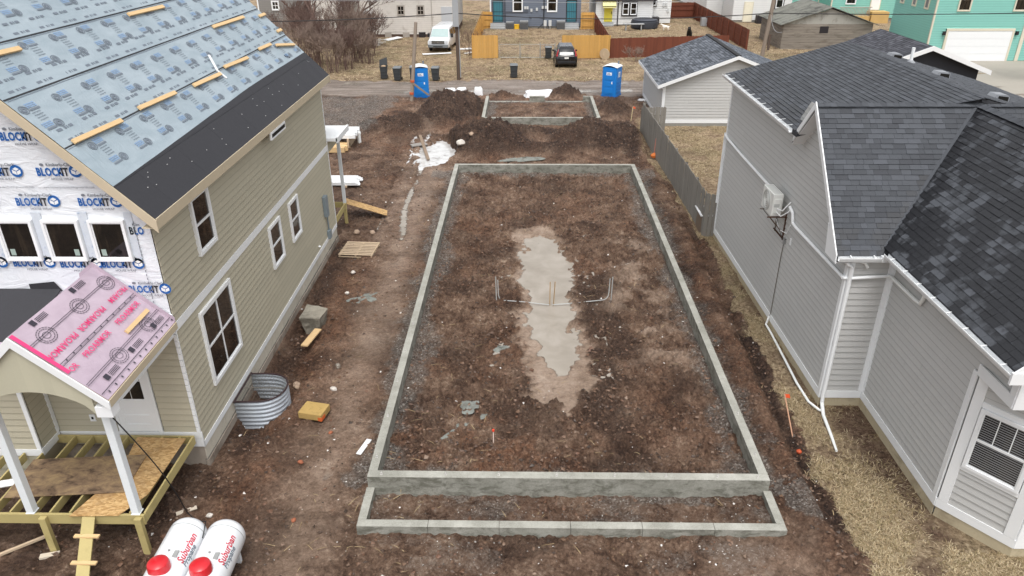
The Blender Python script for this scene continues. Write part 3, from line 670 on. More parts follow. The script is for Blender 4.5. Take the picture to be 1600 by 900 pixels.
def wraplogo():
    mb=MB()
    def tx(s,size,x,y,m,bold=0,sp=1,align='LEFT',sx=1.0):
        vs,fs=text_mesh(s,size,bold,0,align,sp); mb.add([(v[0]*sx+x,v[1]+y,0) for v in vs],fs,m)
    tx('Kimberly-Clark',.095,-.18,.16,2,.002)
    tx('BLOCK',.245,-.42,-.05,0,.009,1.06,sx=.68); tx('-',.17,.065,-.03,1,.012,1,sx=.6); tx('IT',.245,.115,-.05,1,.009,1.06,sx=.68)
    tx('HOUSE WRAP',.075,-.14,-.15,2,.001)
    n=24; cx,cy,r=.42,.05,.135
    mb.add([(cx,cy,0)]+[(cx+r*math.cos(a*2*math.pi/n),cy+r*math.sin(a*2*math.pi/n),0) for a in range(n)],[(0,1+a,1+(a+1)%n) for a in range(n)],0)
    # open book shape in white
    e=.002
    mb.add([(cx-.09,cy+.03,e),(cx-.005,cy-.01,e),(cx-.005,cy-.085,e),(cx-.09,cy-.045,e)],[(0,1,2,3)],3)
    mb.add([(cx+.09,cy+.03,e),(cx+.005,cy-.01,e),(cx+.005,cy-.085,e),(cx+.09,cy-.045,e)],[(3,2,1,0)],3)
    mb.add([(cx-.07,cy+.045,e),(cx,cy+.085,e),(cx+.07,cy+.045,e),(cx,cy+.005,e)],[(0,1,2,3)],3)
    nn=14; mb.add([(-.27,.19,0)]+[(-.27+.045*math.cos(a*2*math.pi/nn),.19+.032*math.sin(a*2*math.pi/nn),0) for a in range(nn)],[(0,1+a,1+(a+1)%nn) for a in range(nn)],2)
    return mb
lo=wraplogo().build('printed_logo',[MATS['ink_blue'],MATS['ink_black'],MATS['ink_grey'],WT],None,local=True); lme=lo.data; bpy.data.objects.remove(lo)
def wlogo(x,z,nm='printed_logo',me=None,sc_=.92):
    o=bpy.data.objects.new(nm,me or lme); COL.objects.link(o); o.parent=wrap; o.rotation_euler=(math.pi/2,0,0); o.location=Vector((x,FYF-.042,z))-rootloc(wrap); o.scale=(sc_,sc_,1)
for x,z in ((-9.62,7.98),(-9.12,7.28),(-10.28,7.28),(-9.72,6.66),(-8.47,6.66),(-10.97,6.66),(-10.9,7.98),(-10.35,8.7),(-11.5,7.28),(-10.2,5.32),(-9.22,5.30),(-8.35,5.30),(-11.2,5.32),(-10.35,4.12),(-7.92,4.72),(-11.5,4.12),(-9.2,4.2)): wlogo(x,z)
# logo at the corner, cut by the edge: only the first letters
mb=MB(); vs,fs=text_mesh('BLO',.245,.009,0,'LEFT',1.06); mb.add([(v[0]*.68,v[1],0) for v in vs],fs,0); vs,fs=text_mesh('Kim',.095,.002,0,'LEFT'); mb.add([(v[0]+.1,v[1]+.2,0) for v in vs],fs,2)
lo2=mb.build('printed_logo',[MATS['ink_blue'],MATS['ink_black'],MATS['ink_grey'],WT],None,local=True); me2=lo2.data; bpy.data.objects.remove(lo2)
wlogo(-7.98,6.0,me=me2)
# web address line
vs,fs=text_mesh('www.kimberly-clarkbuildingmaterials.com',.06,.0,0,'CENTER'); lo3=MB().add(vs,fs).build('x',MATS['ink_grey'],None,local=True); me3=lo3.data; bpy.data.objects.remove(lo3)
for x,z in ((-8.95,6.98),(-10.15,6.98),(-9.6,8.55),(-10.9,8.3)): wlogo(x,z,'printed_line',me3,1)
# three front windows with flashing tape between
U2=(1,0,0);N2=(0,-1,0)
M('flash_tape','#cfd6de',.35,.1,8,fine=.2,stain=('#93a7c4',9,.56,.8)); M('sticker','#9fb0a8',.5)
for i,x in enumerate((-8.76,-9.70,-10.64,-11.58)):
    W=window(H1,(x,FYF-.03,5.42),U2,N2,.74,.90,'fixed',fr=.055,mat_f=WV)
    s=MB(); sx=(.12,.50,.12,.5)[i]; wbox(s,(x,FYF-.03,5.42),U2,N2,sx,sx+.1,.12,.26,.0445,.046); s.build('sticker',MATS['sticker'],W)
for x in (-7.98,-8.95,-9.89,-10.83):
    mb=MB(); wbox(mb,(x,FYF-.03,5.35),U2,N2,-.04 if x>-8 else 0,.19 if x<-8 else .12,0,1.12,0,.012); mb.build('flashing_tape',MATS['flash_tape'],H1)
# dashed staple seam near the corner
mb=MB()
for k in range(26): mb.box(-7.86-.0,-7.845,FYF-.046,FYF-.043,3.98+k*.09,4.03+k*.09)
mb.build('seam_marks',MATS['ink_grey'],wrap)['kind']='stuff'
# ---------- first floor front wall (recess) ----------
boards(H1,(0,FYF+.02,0),U2,N2,.98,3.98,.167,lambda z:(-10.86,HX-.0),MATS['khaki_board'],seed=4,skip=((-9.48,-8.4,.9,3.2),))
mb=MB(); wbox(mb,(0,FYF+.02,0),U2,N2,-10.86,HX+.04,.80,.98,0,.04); mb.build('base_trim',WT,H1,bevel=.004)
mb=MB(); wbox(mb,(0,FYF+.02,0),U2,N2,-7.95,HX+.04,.56,.80,0,.035); mb.build('base_trim',WT,H1)
mb=MB(); wbox(mb,(0,FYF+.02,0),U2,N2,-11,HX,-.4,.56,-.05,-.0); mb.build('foundation_wall',MATS['parge'],H1)
for k in range(19):
    z=.98+k*.167; mb=MB(); mb.box(HX-.06,HX+.028,FYF-.035,FYF-.0,z,z+.15); mb.build('corner_trim',WT,H1)
# projecting bay to the left of the deck, with its short side wall
BX=-10.9; BY=12.95
mb=MB().box(-16.4,BX-.02,BY+.03,13.68,-.4,3.95); mb.build('wall',MATS['khaki_board'],H1)
boards(H1,(0,BY+.02,0),U2,N2,1.02,3.9,.167,lambda z:(-14.5,BX-.05),MATS['khaki_board'],seed=5)
boards(H1,(BX,0,0),U,N,1.02,3.9,.167,lambda z:(BY+.07,13.60),MATS['khaki_board'],seed=6)
mb=MB(); wbox(mb,(0,BY+.02,0),U2,N2,-14.5,BX+.03,.84,1.02,0,.04); mb.build('base_trim',WT,H1)
mb=MB(); wbox(mb,(BX,0,0),U,N,BY,13.62,.84,1.02,0,.045); mb.build('base_trim',WT,H1)
mb=MB(); wbox(mb,(0,BY+.02,0),U2,N2,-14.5,BX+.0,.45,.84,0,.02); mb.build('skirt_board',MATS['khaki_light'],H1)
mb=MB(); wbox(mb,(0,BY+.02,0),U2,N2,BX-.07,BX+.03,1.02,3.9,0,.035); mb.build('corner_trim',WT,H1)
mb=MB(); wbox(mb,(BX,0,0),U,N,13.56,13.66,1.02,3.9,0,.035); mb.build('corner_trim',WT,H1)
# front door
D=MB(); dO=(-9.44,FYF+.02,.98)
wbox(D,dO,U2,N2,0,.07,0,2.13,0,.05); wbox(D,dO,U2,N2,.93,1.02,0,2.13,0,.05); wbox(D,dO,U2,N2,.07,.93,2.06,2.13,0,.05)
DF=D.build('door_frame',WT,H1); D=MB(); wbox(D,dO,U2,N2,.07,.93,.02,2.06,0,.02); wbox(D,dO,U2,N2,.07,.21,.02,2.06,.02,.032); wbox(D,dO,U2,N2,.79,.93,.02,2.06,.02,.032)
for a,b_ in ((.02,.22),(.42,.48),(.68,.90),(1.94,2.06)): wbox(D,dO,U2,N2,.21,.79,a,b_,.02,.032)
door=D.build('door',WT,DF)
for i in range(2):
    for j in range(2):
        mb=MB(); wbox(mb,dO,U2,N2,.22+.29*i,.49+.29*i,.93+.51*j,1.41+.51*j,.02,.028); mb.build('pane',GL,DF)
mb=MB(); wbox(mb,(0,FYF+.02,0),U2,N2,-10.06,-9.93,1.27,1.46,.01,.03); ol=mb.build('outlet_box',WT,H1); mb=MB(); wbox(mb,(0,FYF+.02,0),U2,N2,-10.02,-9.97,1.33,1.40,.03,.033); mb.build('socket',MATS['dark_room'],ol)
# ---------- porch roof ----------
PE,PR=-7.50,-8.93; PEz,PRz=3.95,5.24; PYF=10.78; PL=2*PR-PE
ps=(PRz-PEz)/(PE-PR)
def PZ(x): return PRz-abs(x-PR)*ps
mb=MB().prism([(PE,PYF,PZ(PE)-.01),(PR,PYF,PRz-.01),(PL,PYF,PEz-.01),(PL,PYF,PEz-.12),(PR,PYF,PRz-.13),(PE,PYF,PZ(PE)-.12)],(0,FYF-PYF,0)); PRF=mb.build('porch_roof',MATS['osb_wall'],H1)
m,t,b=newmat('pink_underlayment'); n1=t.noise(t.pos((1,.8,1)),2.0,5,.6,.8)
t.link(t.mix(t.step(n1,.3,.7),srgb('#b09eac'),srgb('#c2b1be')),b.inputs['Base Color']); b.inputs['Roughness'].default_value=.5
t.link(t.bump(t.noise(t.pos((1,1.4,1)),3,4,.6,1.5),.5,.02),b.inputs['Normal'])
PK=m
def psheet(va,vb,lift,y0=PYF,y1=FYF+.0,side=1):
    a=PE-(PE-PR)*va; c_=PE-(PE-PR)*vb
    n=30;vs=[];fs=[]
    for j in range(7):
        x=lerp(a,c_,j/6)
        for i in range(n+1):
            y=lerp(y0,y1,i/n); z=PZ(x)+lift+.008*vnoise(np.array([x*4.]),np.array([y*3.]),3)[0]; xx=x if side>0 else 2*PR-x; vs.append((xx,y,z))
    for j in range(6):
        for i in range(n): q=j*(n+1)+i; fs.append((q,q+1,q+n+2,q+n+1))
    return MB().add(vs,fs).build('roof_underlayment',PK,PRF,smooth=True)
psheet(0,.54,.012); psheet(.50,1.0,.028); psheet(0,1.0,.012,side=-1)
# loose wrinkled end lapping up the wall
mb=MB().prism([(PE+.0,FYF-.05,PEz+.0),(PR+.0,FYF-.05,PRz+.02),(PR-.35,FYF-.05,PRz-.25),(PR-.33,FYF-.05,PRz-.12),(PR,FYF-.05,PRz+.14),(PE+.02,FYF-.05,PEz+.12)],(0,.008,0)); mb.build('roof_underlayment',PK,PRF)
M('magenta_print','#e0457e',.5,.05); M('ink_dark','#3a3640',.5,.1)
S_=math.sqrt(1+ps*ps)
def proof_text(s,size,y,v,flip=False,m=0,bold=.002):
    """lettering on the right porch slope; reads along +y (up the view) or upside down"""
    x=PE-(PE-PR)*v; vs,fs=text_mesh(s,size,bold,0,'CENTER',1.05)
    Uv=Vector((0,1,0)); Vv=Vector((-1,0,ps)).normalized()
    if flip: Uv=-Uv; Vv=-Vv
    mb=MB(); N_=Vector((ps,0,1)).normalized(); O_=Vector((x,y,PZ(x)))+N_*.045
    mb.add([O_+Uv*(q[0]*.95)+Vv*q[1] for q in vs],fs); return mb
for s,y,v,fl in (('PROARMOR',11.80,.40,False),('PROARMOR',13.0,.40,False),('PROARMOR',11.28,.66,True),('PROARMOR',12.29,.66,True),('PROARM',13.3,.66,True),):
    fs_=.17
    proof_text(s,fs_,y,v,fl).build('printed_lettering',MATS['magenta_print'],PRF)
proof_text('OR',.16,10.98,.40,False).build('printed_lettering',MATS['magenta_print'],PRF)
mb=MB(); N_=Vector((ps,0,1)).normalized(); Vv=Vector((-1,0,ps)).normalized()
def pr2(y0,v0,y1,v1,m=0,lift=.04):
    p=[]
    for y,v in ((y0,v0),(y1,v0),(y1,v1),(y0,v1)):
        x=PE-(PE-PR)*v; p.append(Vector((x,y,PZ(x)))+N_*lift)
    mb.add(p,[(0,1,2,3)],m)
pr2(PYF,.075,FYF-.05,.082); pr2(PYF,.495,FYF-.05,.50); pr2(PYF,.525,FYF-.05,.53)
for v in (.215,.235,.80,.82): pr2(PYF,v,FYF-.05,v+.005)
for k in range(12):
    y=PYF+.15+k*.24; pr2(y,.035,y+.035,.058); pr2(y+.1,.508,y+.13,.524)
for (y,v) in ((11.15,.12),(12.1,.12),(13.05,.12),(11.3,.93),(12.6,.93)):
    pr2(y,v,y+.12,v+.06); 
    for q in range(4): pr2(y+.16,v+.0+.015*q,y+.46,v+.006+.015*q)
# plain round swirl prints (generic)
def swirl(y,v):
    for r in (.16,.12,.06):
        n=20
        for k in range(n):
            a=k*2*math.pi/n; b_=(k+.8)*2*math.pi/n; x_=PE-(PE-PR)*v; c0=Vector((x_,y,PZ(x_)))+N_*.04
            Y_=Vector((0,1,0)); q=[c0+Y_*(rr*math.cos(t_))*1.25+Vv*(rr*math.sin(t_)) for rr,t_ in ((r,a),(r+.012,a),(r+.012,b_),(r,b_))]; mb.add(q,[(0,1,2,3)])
for y,v in ((11.85,.20),(13.05,.20),(11.3,.80),(12.4,.80),(13.4,.80)): swirl(y,v)
mb.build('line_print',MATS['ink_dark'],PRF)['kind']='stuff'
# magenta edge band at the front rake
mb=MB(); 
for v0,v1 in ((.42,1.0),): 
    p=[]
    for y,v in ((PYF+.0,v0),(PYF+.09,v0),(PYF+.09,v1),(PYF+.0,v1)):
        x=PE-(PE-PR)*v; p.append(Vector((x,y,PZ(x)))+N_*.042)
    mb.add(p,[(0,1,2,3)])
mb.build('edge_band',MATS['magenta_print'],PRF)
MB().beam((-7.9,12.5,PZ(-7.9)+.06),(-7.9,13.4,PZ(-7.9)+.06),.09,.05,up=(ps,0,1)).build('roof_cleat',MATS['new_pine'],H1,bevel=.003)
# gable board (khaki, arched underside), rake fascia, eave fascia
GY=PYF+.03
top=[(PL+.02,PEz-.15),(PR,PRz-.1),(PE-.02,PEz-.15)]
arch=[]; ax0,ax1=-10.02,-7.82; zc=3.62
for i in range(15):
    q=i/14; x=lerp(ax1,ax0,q); arch.append((x,zc+.48*math.sin(math.pi*q)**.6))
poly=[(PL+.02,PEz-.14),(PR,PRz-.1),(PE-.02,PEz-.14),(PE-.12,3.42)]+[(x,z) for x,z in arch]+[(PL+.12,3.42)]
mb=MB(); 
topx=lambda x:PZ(x)-.13
for i in range(14):
    (xa,za),(xb,zb)=arch[i],arch[i+1]
    mb.hexa([(xb,GY,zb),(xa,GY,za),(xa,GY+.04,za),(xb,GY+.04,zb),(xb,GY,topx(xb)),(xa,GY,topx(xa)),(xa,GY+.04,topx(xa)),(xb,GY+.04,topx(xb))])
mb.build('gable_board',MATS['khaki_light'],PRF)
for sg in (1,-1):
    e=PE+.02 if sg>0 else PL-.02
    MB().prism([(e,PYF-.035,PZ(PE)-.02),(PR,PYF-.035,PRz+.03),(PR,PYF-.035,PRz-.17),(e,PYF-.035,PZ(PE)-.20)],(0,.033,0)).build('rake_board',WT,PRF,bevel=.003)
MB().box(PE,PE+.022,PYF,FYF-.02,PEz-.15,PEz+.0).build('eave_fascia',MATS['tan_fascia'],PRF)
MB().box(PE-.30,PE+.0,PYF,PYF+.26,PEz-.38,PEz-.15).build('post_cap_box',WT,PRF,bevel=.004); MB().box(PL,PL+.3,PYF,PYF+.26,PEz-.38,PEz-.15).build('post_cap_box',WT,PRF)
MB().box(PE-.24,PE-.10,PYF+.27,FYF-.03,PEz-.36,PEz-.14).build('porch_beam',WT,PRF)
MB().prism([(PE,PYF+.1,PZ(PE)-.125),(PR,PYF+.1,PRz-.135),(PR,PYF+.1,PRz-.15),(PE,PYF+.1,PZ(PE)-.14)],(0,2.7,0)).build('porch_ceiling',WT,PRF)
# posts
DZ=.96
M('post_white','#dfe4e6',.6,.06,6,fine=.08)
for x in (-7.83,-9.98):
    p_=MB().box(x-.075,x+.075,11.02,11.17,DZ+.02,PEz-.37).box(x-.09,x+.09,11.005,11.185,DZ,DZ+.02).build('porch_post',MATS['post_white'],H1,bevel=.004)
# ---------- deck ----------
M('treated_pine','#b3a470',.7,.12,3,rv=.05,fine=.08,bump=.15,bs=40,stain=('#8a7a4a',2,.55,.4)); TP=MATS['treated_pine']
dk=MB().box(-12.6,-7.66,11.0,11.04,.72,DZ).box(-12.6,-7.66,11.042,11.08,.74,DZ-.02).build('deck_rim',TP,H1,bevel=.003)
MB().box(-7.70,-7.66,11.085,13.55,.74,DZ).build('deck_rim',TP,H1,bevel=.003); MB().box(-12.6,-7.71,13.52,13.56,.74,DZ-.01).build('deck_rim',TP,H1)
for i in range(12):
    x=-7.98-.41*i; MB().box(x-.02,x+.02,11.085,13.515 if x>-10.85 else 12.9,.76,DZ-.005).build('deck_joist',TP,H1)
for x in (-7.76,-9.70,-11.7): MB().box(x-.07,x+.07,10.90,10.995,-.3,.93).build('deck_leg',TP,H1,bevel=.004)
# black membrane and lower roof at left
MB().prism([(-9.75,13.62,4.72),(-14,13.62,4.72),(-14,12.6,4.0),(-10.15,12.6,4.0)],(0,0,.03)).build('lower_roof',MATS['ice_membrane'],H1)
psl=MB().prism([(-10.15,12.6,4.03),(-14,12.6,4.03),(-14,12.2,3.74),(-10.4,12.2,3.74)],(0,0,.02)).build('lower_roof',PK,H1)
MB().prism([(-9.72,FYF-.045,4.70),(-10.4,FYF-.045,4.70),(-10.4,FYF-.045,4.86),(-9.85,FYF-.045,4.92)],(0,.006,0)).build('wall_flashing',MATS['ice_membrane'],H1)
# electrical meter, gas stub, rear porch
M('meter_grey','#7f8a90',.5,.08)
mt=MB(); wbox(mt,(HX,0,0),U,N,25.75,26.05,1.55,2.35,.02,.16); mt=mt.build('meter_box',MATS['meter_grey'],H1,bevel=.01); MB().tube([(HX+.08,25.95,1.56),(HX+.08,25.98,1.1),(HX+.08,26.0,.85)],.03).build('conduit',MATS['meter_grey'],mt)
q=MB(); wbox(q,(HX,0,0),U,N,25.85,26.12,.62,.95,.02,.14); q.build('junction_box',MATS['meter_grey'],H1,bevel=.01)
MB().lathe([(.05,0),(.06,.03),(.02,.06)],(HX+.05,24.6,.85),10).build('vent_cap',WV,H1)
MB().box(-10.5,-7.15,27.4,29.3,4.0,4.12).box(-7.2,-7.12,27.4,29.3,3.95,4.16).build('rear_porch_roof',WT,H1)
MB().box(-7.62,-7.5,29.0,29.12,.9,4.0).build('porch_post',MATS['post_white'],H1)
MB().box(-7.6,-7.55,27.4,29.1,3.55,4.0).build('rear_porch_beam',MATS['khaki_light'],H1)
MB().box(-10.5,-7.5,29.08,29.12,.68,.92).box(-7.56,-7.52,27.4,29.08,.68,.92).build('deck_rim',TP,H1)
MB().box(-7.62,-7.5,28.95,29.07,-.2,.9).build('deck_leg',TP,H1,bevel=.004)
# ================= RIGHT HOUSE =================
M('grey_board','#bebebc',.7,.04,2,rv=.02,fine=.025,bump=.12,bs=40); M('cream_block','#b9ad92',.85,.1,2,fine=.07,bump=.3,stain=('#8b7f68',1.6,.52,.6))
M('gutter_white','#e3e5e6',.4,.03); M('pvc_white','#eceeec',.35,.03,stain=('#c9c4a6',6,.62,.5))
m,t,b=newmat('grey_shingle'); r=t.rnd(); p=t.pos(); n2=t.noise(p,140,2,.6)
big=t.noise(p,.9,4,.6)
ps_=t.node('ShaderNodeSeparateXYZ'); t.link(p,ps_.inputs[0])
c=t.ramp(r,[(0,'#34363b'),(.35,'#3b3e43'),(.7,'#42454a'),(1,'#4b4e54')])
c=t.mix(t.math('MULTIPLY',t.step(n2,.35,.65),.25),c,srgb('#5d6066'))
# wet where rain still lies: darker and glossier, tab by tab (the slope that faces away from the wind)
wz=t.node('ShaderNodeAttribute'); wz.attribute_name='wet'
wet=t.step(t.math('ADD',t.math('MULTIPLY',t.noise(t.pos((.9,.9,.9)),1.3,4,.65),1.0),t.math('MULTIPLY',r,.16)),.68,.58)
wet=t.math('MULTIPLY',wet,wz.outputs['Fac'],clamp=True)
c=t.mix(t.math('MULTIPLY',wet,.88),c,srgb('#1b1b1e'))
t.link(c,b.inputs['Base Color']); t.link(t.math('SUBTRACT',.85,t.math('MULTIPLY',wet,.48)),b.inputs['Roughness']); t.link(t.bump(n2,.5,.004),b.inputs['Normal'])
SH=m
def hvec(a): return Vector(a)
def visible_near(P):
    d=Vector(P)-Vector((0,0,CZ)); k=d.dot(f_)
    if k<=0: return None
    x=800+F_*d.dot(r_)/k; y=450-F_*d.dot(u_)/k
    return k if (0<x<1600 and 0<y<900) else None
def shingles(parent,O,U,V_,lim,tmax,expo=.143,wet=lambda u,v:0.0,seed=0,singles=0,wmin=.14,wmax=.36,thick=.009,under=.01,name='shingle'):
    """laminated tabs over a slope: O eave corner, U along the eave, V up the slope; lim(v)->(u0,u1)"""
    R=random.Random(seed); O=Vector(O);U=Vector(U).normalized();V_=Vector(V_).normalized();N_=U.cross(V_)
    if N_.z<0: N_=-N_
    tabs=[]; v=0.0
    while v<tmax-.01:
        v1=min(v+expo,tmax); a0,b0=lim(v+.001); a1,b1=lim(v1-.001); lo,hi=min(a0,a1),max(b0,b1); u=lo-R.uniform(0,.2)
        while u<hi:
            w_=R.uniform(wmin,wmax); x0,x1=max(u,lo),min(u+w_,hi); u+=w_
            if x1-x0<.02: continue
            cl=lambda q,a,b_: min(max(q,a),b_)
            p0,p1,q0,q1=cl(x0,a0,b0),cl(x1,a0,b0),cl(x0,a1,b1),cl(x1,a1,b1)
            if p1-p0<.01 and q1-q0<.01: continue
            hh=thick*R.choice((.75,1,1.5)); g=.002
            P=lambda uu,vv,n: O+U*uu+V_*vv+N_*n
            verts=[P(p0+g,v,0),P(p1-g,v,0),P(q1-g,v1,0),P(q0+g,v1,0),P(p0+g,v-.004,hh+under),P(p1-g,v-.004,hh+under),P(q1-g,v1,under*.6),P(q0+g,v1,under*.6)]
            tabs.append((verts,wet((p0+p1)/2,v),P((p0+p1)/2,v,0)))
        v=v1
    order=[]
    if singles:
        for i,tb in enumerate(tabs):
            d=visible_near(tb[2])
            if d: order.append((d,i))
        order.sort(); order=[i for _,i in order[:singles]]
    sel=set(order)
    FS=[(4,5,6,7),(0,1,5,4),(1,2,6,5),(3,0,4,7)]
    for i in order:
        me=bpy.data.meshes.new(name); base=tabs[i][0][0]; off=rootloc(parent); me.from_pydata([q-base for q in tabs[i][0]],[],FS); me.materials.append(SH)
        at=me.attributes.new('wet','FLOAT','POINT'); at.data.foreach_set('value',[tabs[i][1]]*8)
        o=bpy.data.objects.new(name,me); COL.objects.link(o); o.parent=parent; o.location=base-off
    rest=[tb for i,tb in enumerate(tabs) if i not in sel]
    if rest:
        Vv=np.array([[tuple(q) for q in tb[0]] for tb in rest]).reshape(-1,3)-np.array(tuple(rootloc(parent)))
        Fc=(np.arange(len(rest))[:,None,None]*8+np.array(FS)[None]).reshape(-1,4)
        o=npmesh('shingle_field',Vv,Fc,SH,parent,kind='stuff')
        at=o.data.attributes.new('wet','FLOAT','POINT'); at.data.foreach_set('value',np.repeat([tb[1] for tb in rest],8).astype(np.float32))
    return len(tabs)
M('roof_deck','#3a3b3f',.9,.1)
H2=thing('grey_sided_house','grey sided house with dark shingle roof, white gutters and wall mounted heat pump','house',(8.0,16.3,0))
A_=Vector((7.90,16.32,0)); B_=Vector((7.66,27.6,0)); Uw=(B_-A_).normalized(); Nw=Vector((-Uw.y,Uw.x,0)); Lw=(B_-A_).length
GB='grey_board'
gl_=lambda z:(0.06,Lw) if z<4.3 else ((max(.06,(z-4.35)/1.09+.05)),(Lw if z<6.2 else 4.85-(z-6.2)/1.09))
boards(H2,A_,Uw,Nw,.44,7.15,.172,gl_,MATS[GB],seed=11)
MB().prism([A_+Vector((.03,0,-.3)),B_+Vector((.03,0,-.3)),B_+Vector((.03,0,6.3)),A_+Uw*4.8+Vector((.03,0,6.2)),A_+Uw*3.0+Vector((.03,0,7.2)),A_+Vector((.03,0,4.2))],(7.5,0,0)).build('wall',MATS['grey_board'],H2)
mb=MB(); wbox(mb,A_,Uw,Nw,-.02,Lw,-.3,.22,0,.02); mb.build('foundation_wall',MATS['cream_block'],H2)
mb=MB(); wbox(mb,A_,Uw,Nw,-.03,Lw,.22,.44,0,.04); mb.build('base_trim',WT,H2,bevel=.004)
mb=MB(); wbox(mb,A_,Uw,Nw,-.04,.10,.44,4.5,0,.045); mb.build('corner_trim',WT,H2,bevel=.004)
mb=MB(); wbox(mb,A_,Uw,Nw,Lw-.09,Lw+.02,.44,6.2,0,.045); mb.build('corner_trim',WT,H2,bevel=.004)
# jog wall facing the camera
JY=16.32; U2=(1,0,0); N2=(0,-1,0)
boards(H2,(0,JY,0),U2,N2,.44,4.4,.172,lambda z:(8.02,8.86),MATS[GB],seed=12)
for x0,x1 in ((7.88,8.03),(8.86,8.99)):
    mb=MB(); wbox(mb,(0,JY,0),U2,N2,x0,x1,.44,4.45,0,.045); mb.build('corner_trim',WT,H2,bevel=.004)
mb=MB(); wbox(mb,(0,JY,0),U2,N2,7.9,9.0,.22,.44,0,.04); mb.build('base_trim',WT,H2); mb=MB(); wbox(mb,(0,JY,0),U2,N2,7.9,9.0,-.3,.22,0,.02); mb.build('foundation_wall',MATS['cream_block'],H2)
# front block: side wall X=9, chamfered bay corner at the bottom, square corner above
SX=9.0; CY=12.32; TY=11.2
U3=Vector((0,1,0)); N3=Vector((-1,0,0))
boards(H2,(SX,0,0),U3,N3,.44,3.70,.172,lambda z:(CY+.12,JY-.06),MATS[GB],seed=13)
boards(H2,(SX,0,0),U3,N3,3.704,4.5,.172,lambda z:((TY if z>3.9 else CY+.05),JY-.06),MATS[GB],seed=14)
MB().box(SX+.03,14.2,CY+.05,JY+3,-.3,4.3).box(SX+.03,14.2,TY,CY+.05,3.62,4.3).build('wall',MATS['grey_board'],H2)
mb=MB(); wbox(mb,(SX,0,0),U3,N3,CY-.02,JY-.045,.22,.44,0,.04); mb.build('base_trim',WT,H2,bevel=.004)
mb=MB(); wbox(mb,(SX,0,0),U3,N3,CY-.0,JY-.02,-.3,.22,0,.02); mb.build('foundation_wall',MATS['cream_block'],H2)
mb=MB(); wbox(mb,(SX,0,0),U3,N3,JY-.14,JY-.02,.44,4.5,0,.03); mb.build('corner_trim',WT,H2,bevel=.004)
mb=MB(); wbox(mb,(SX,0,0),U3,N3,TY-.02,CY+.02,3.62,3.86,0,.045); mb.build('frieze_trim',WT,H2,bevel=.004)
mb=MB(); wbox(mb,(SX,0,0),U3,N3,CY,CY+.14,.44,3.66,0,.04); mb.build('corner_trim',WT,H2,bevel=.004)
mb=MB(); wbox(mb,(SX,0,0),U3,N3,TY-.02,TY+.14,3.86,4.5,0,.045); mb.build('corner_trim',WT,H2,bevel=.004)
mb=MB(); wbox(mb,(0,TY,0),U2,N2,SX-.03,16,3.62,3.88,0,.05); mb.build('frieze_trim',WT,H2); mb=MB(); wbox(mb,(0,TY,0),U2,N2,SX-.03,SX+.12,3.88,4.5,0,.05); mb.build('corner_trim',WT,H2)
boards(H2,(0,TY,0),U2,N2,3.88,4.5,.172,lambda z:(SX+.12,14),MATS[GB],seed=19)
# angled bay face
Pa=Vector((9.02,12.30,0)); Pb=Vector((9.98,11.12,0)); Ub=(Pb-Pa).normalized(); Nb=Vector((Ub.y,-Ub.x,0)); Lb=(Pb-Pa).length
MB().prism([Pa+Vector((0,0,-.3)),Pb+Vector((0,0,-.3)),Vector((14,11.12,-.3)),Vector((14,12.5,-.3))],(0,0,3.92)).build('wall',MATS['grey_board'],H2)
boards(H2,Pa,Ub,Nb,.44,1.40,.172,lambda z:(.20,Lb-.22),MATS[GB],seed=15)
boards(H2,Pa,Ub,Nb,3.05,3.62,.172,lambda z:(.20,Lb-.0),MATS[GB],seed=16)
def bt(u0,u1,z0,z1,n1=.045,nm='bay_trim',mt_=WT,n0=0): mb=MB(); wbox(mb,Pa,Ub,Nb,u0,u1,z0,z1,n0,n1); return mb.build(nm,mt_,H2,bevel=.004)
bt(-.02,Lb+.02,.22,.44,.042,'base_trim'); bt(-.0,Lb+.02,-.3,.22,.02,'foundation_wall',MATS['cream_block'])
bt(-.0,.20,.442,3.66); bt(Lb-.22,Lb,.442,3.66); bt(.202,Lb-.222,1.40,1.50); bt(.202,Lb-.222,2.98,3.10)
W=window(H2,Pa+Ub*.22+Nb*.0+Vector((0,0,1.502)),Ub,Nb,Lb-.46,1.47,'hung',fr=.07)
# blinds behind the sash and grid bars
M('blind','#7b7d80',.6,.05); 
mb=MB(); ww=Lb-.46
for k in range(26):
    z=1.60+k*.052; wbox(mb,Pa+Ub*.22,Ub,Nb,.10,ww-.10,z,z+.022,.0445,.048)
mb.build('blind_slat',MATS['blind'],W)['kind']='stuff'
mb=MB(); 
for q in (.33,.66): wbox(mb,Pa+Ub*.22,Ub,Nb,.07+(ww-.14)*q-.009,.07+(ww-.14)*q+.009,2.27,2.87,.05,.058)
mb.build('grid_bar',WV,W)
# front face of the bay
Pc=Vector((9.98,11.12,0)); mb=MB(); wbox(mb,Pc,U2,N2,0,3,.22,.44,0,.04); mb.build('base_trim',WT,H2); mb=MB(); wbox(mb,Pc,U2,N2,0,3,-.3,.22,0,.02); mb.build('foundation_wall',MATS['cream_block'],H2)
mb=MB(); wbox(mb,Pc,U2,N2,0,.2,.44,3.62,0,.04); mb.build('corner_trim',WT,H2); boards(H2,Pc,U2,N2,.44,3.6,.172,lambda z:(.2,3),MATS[GB],seed=17)
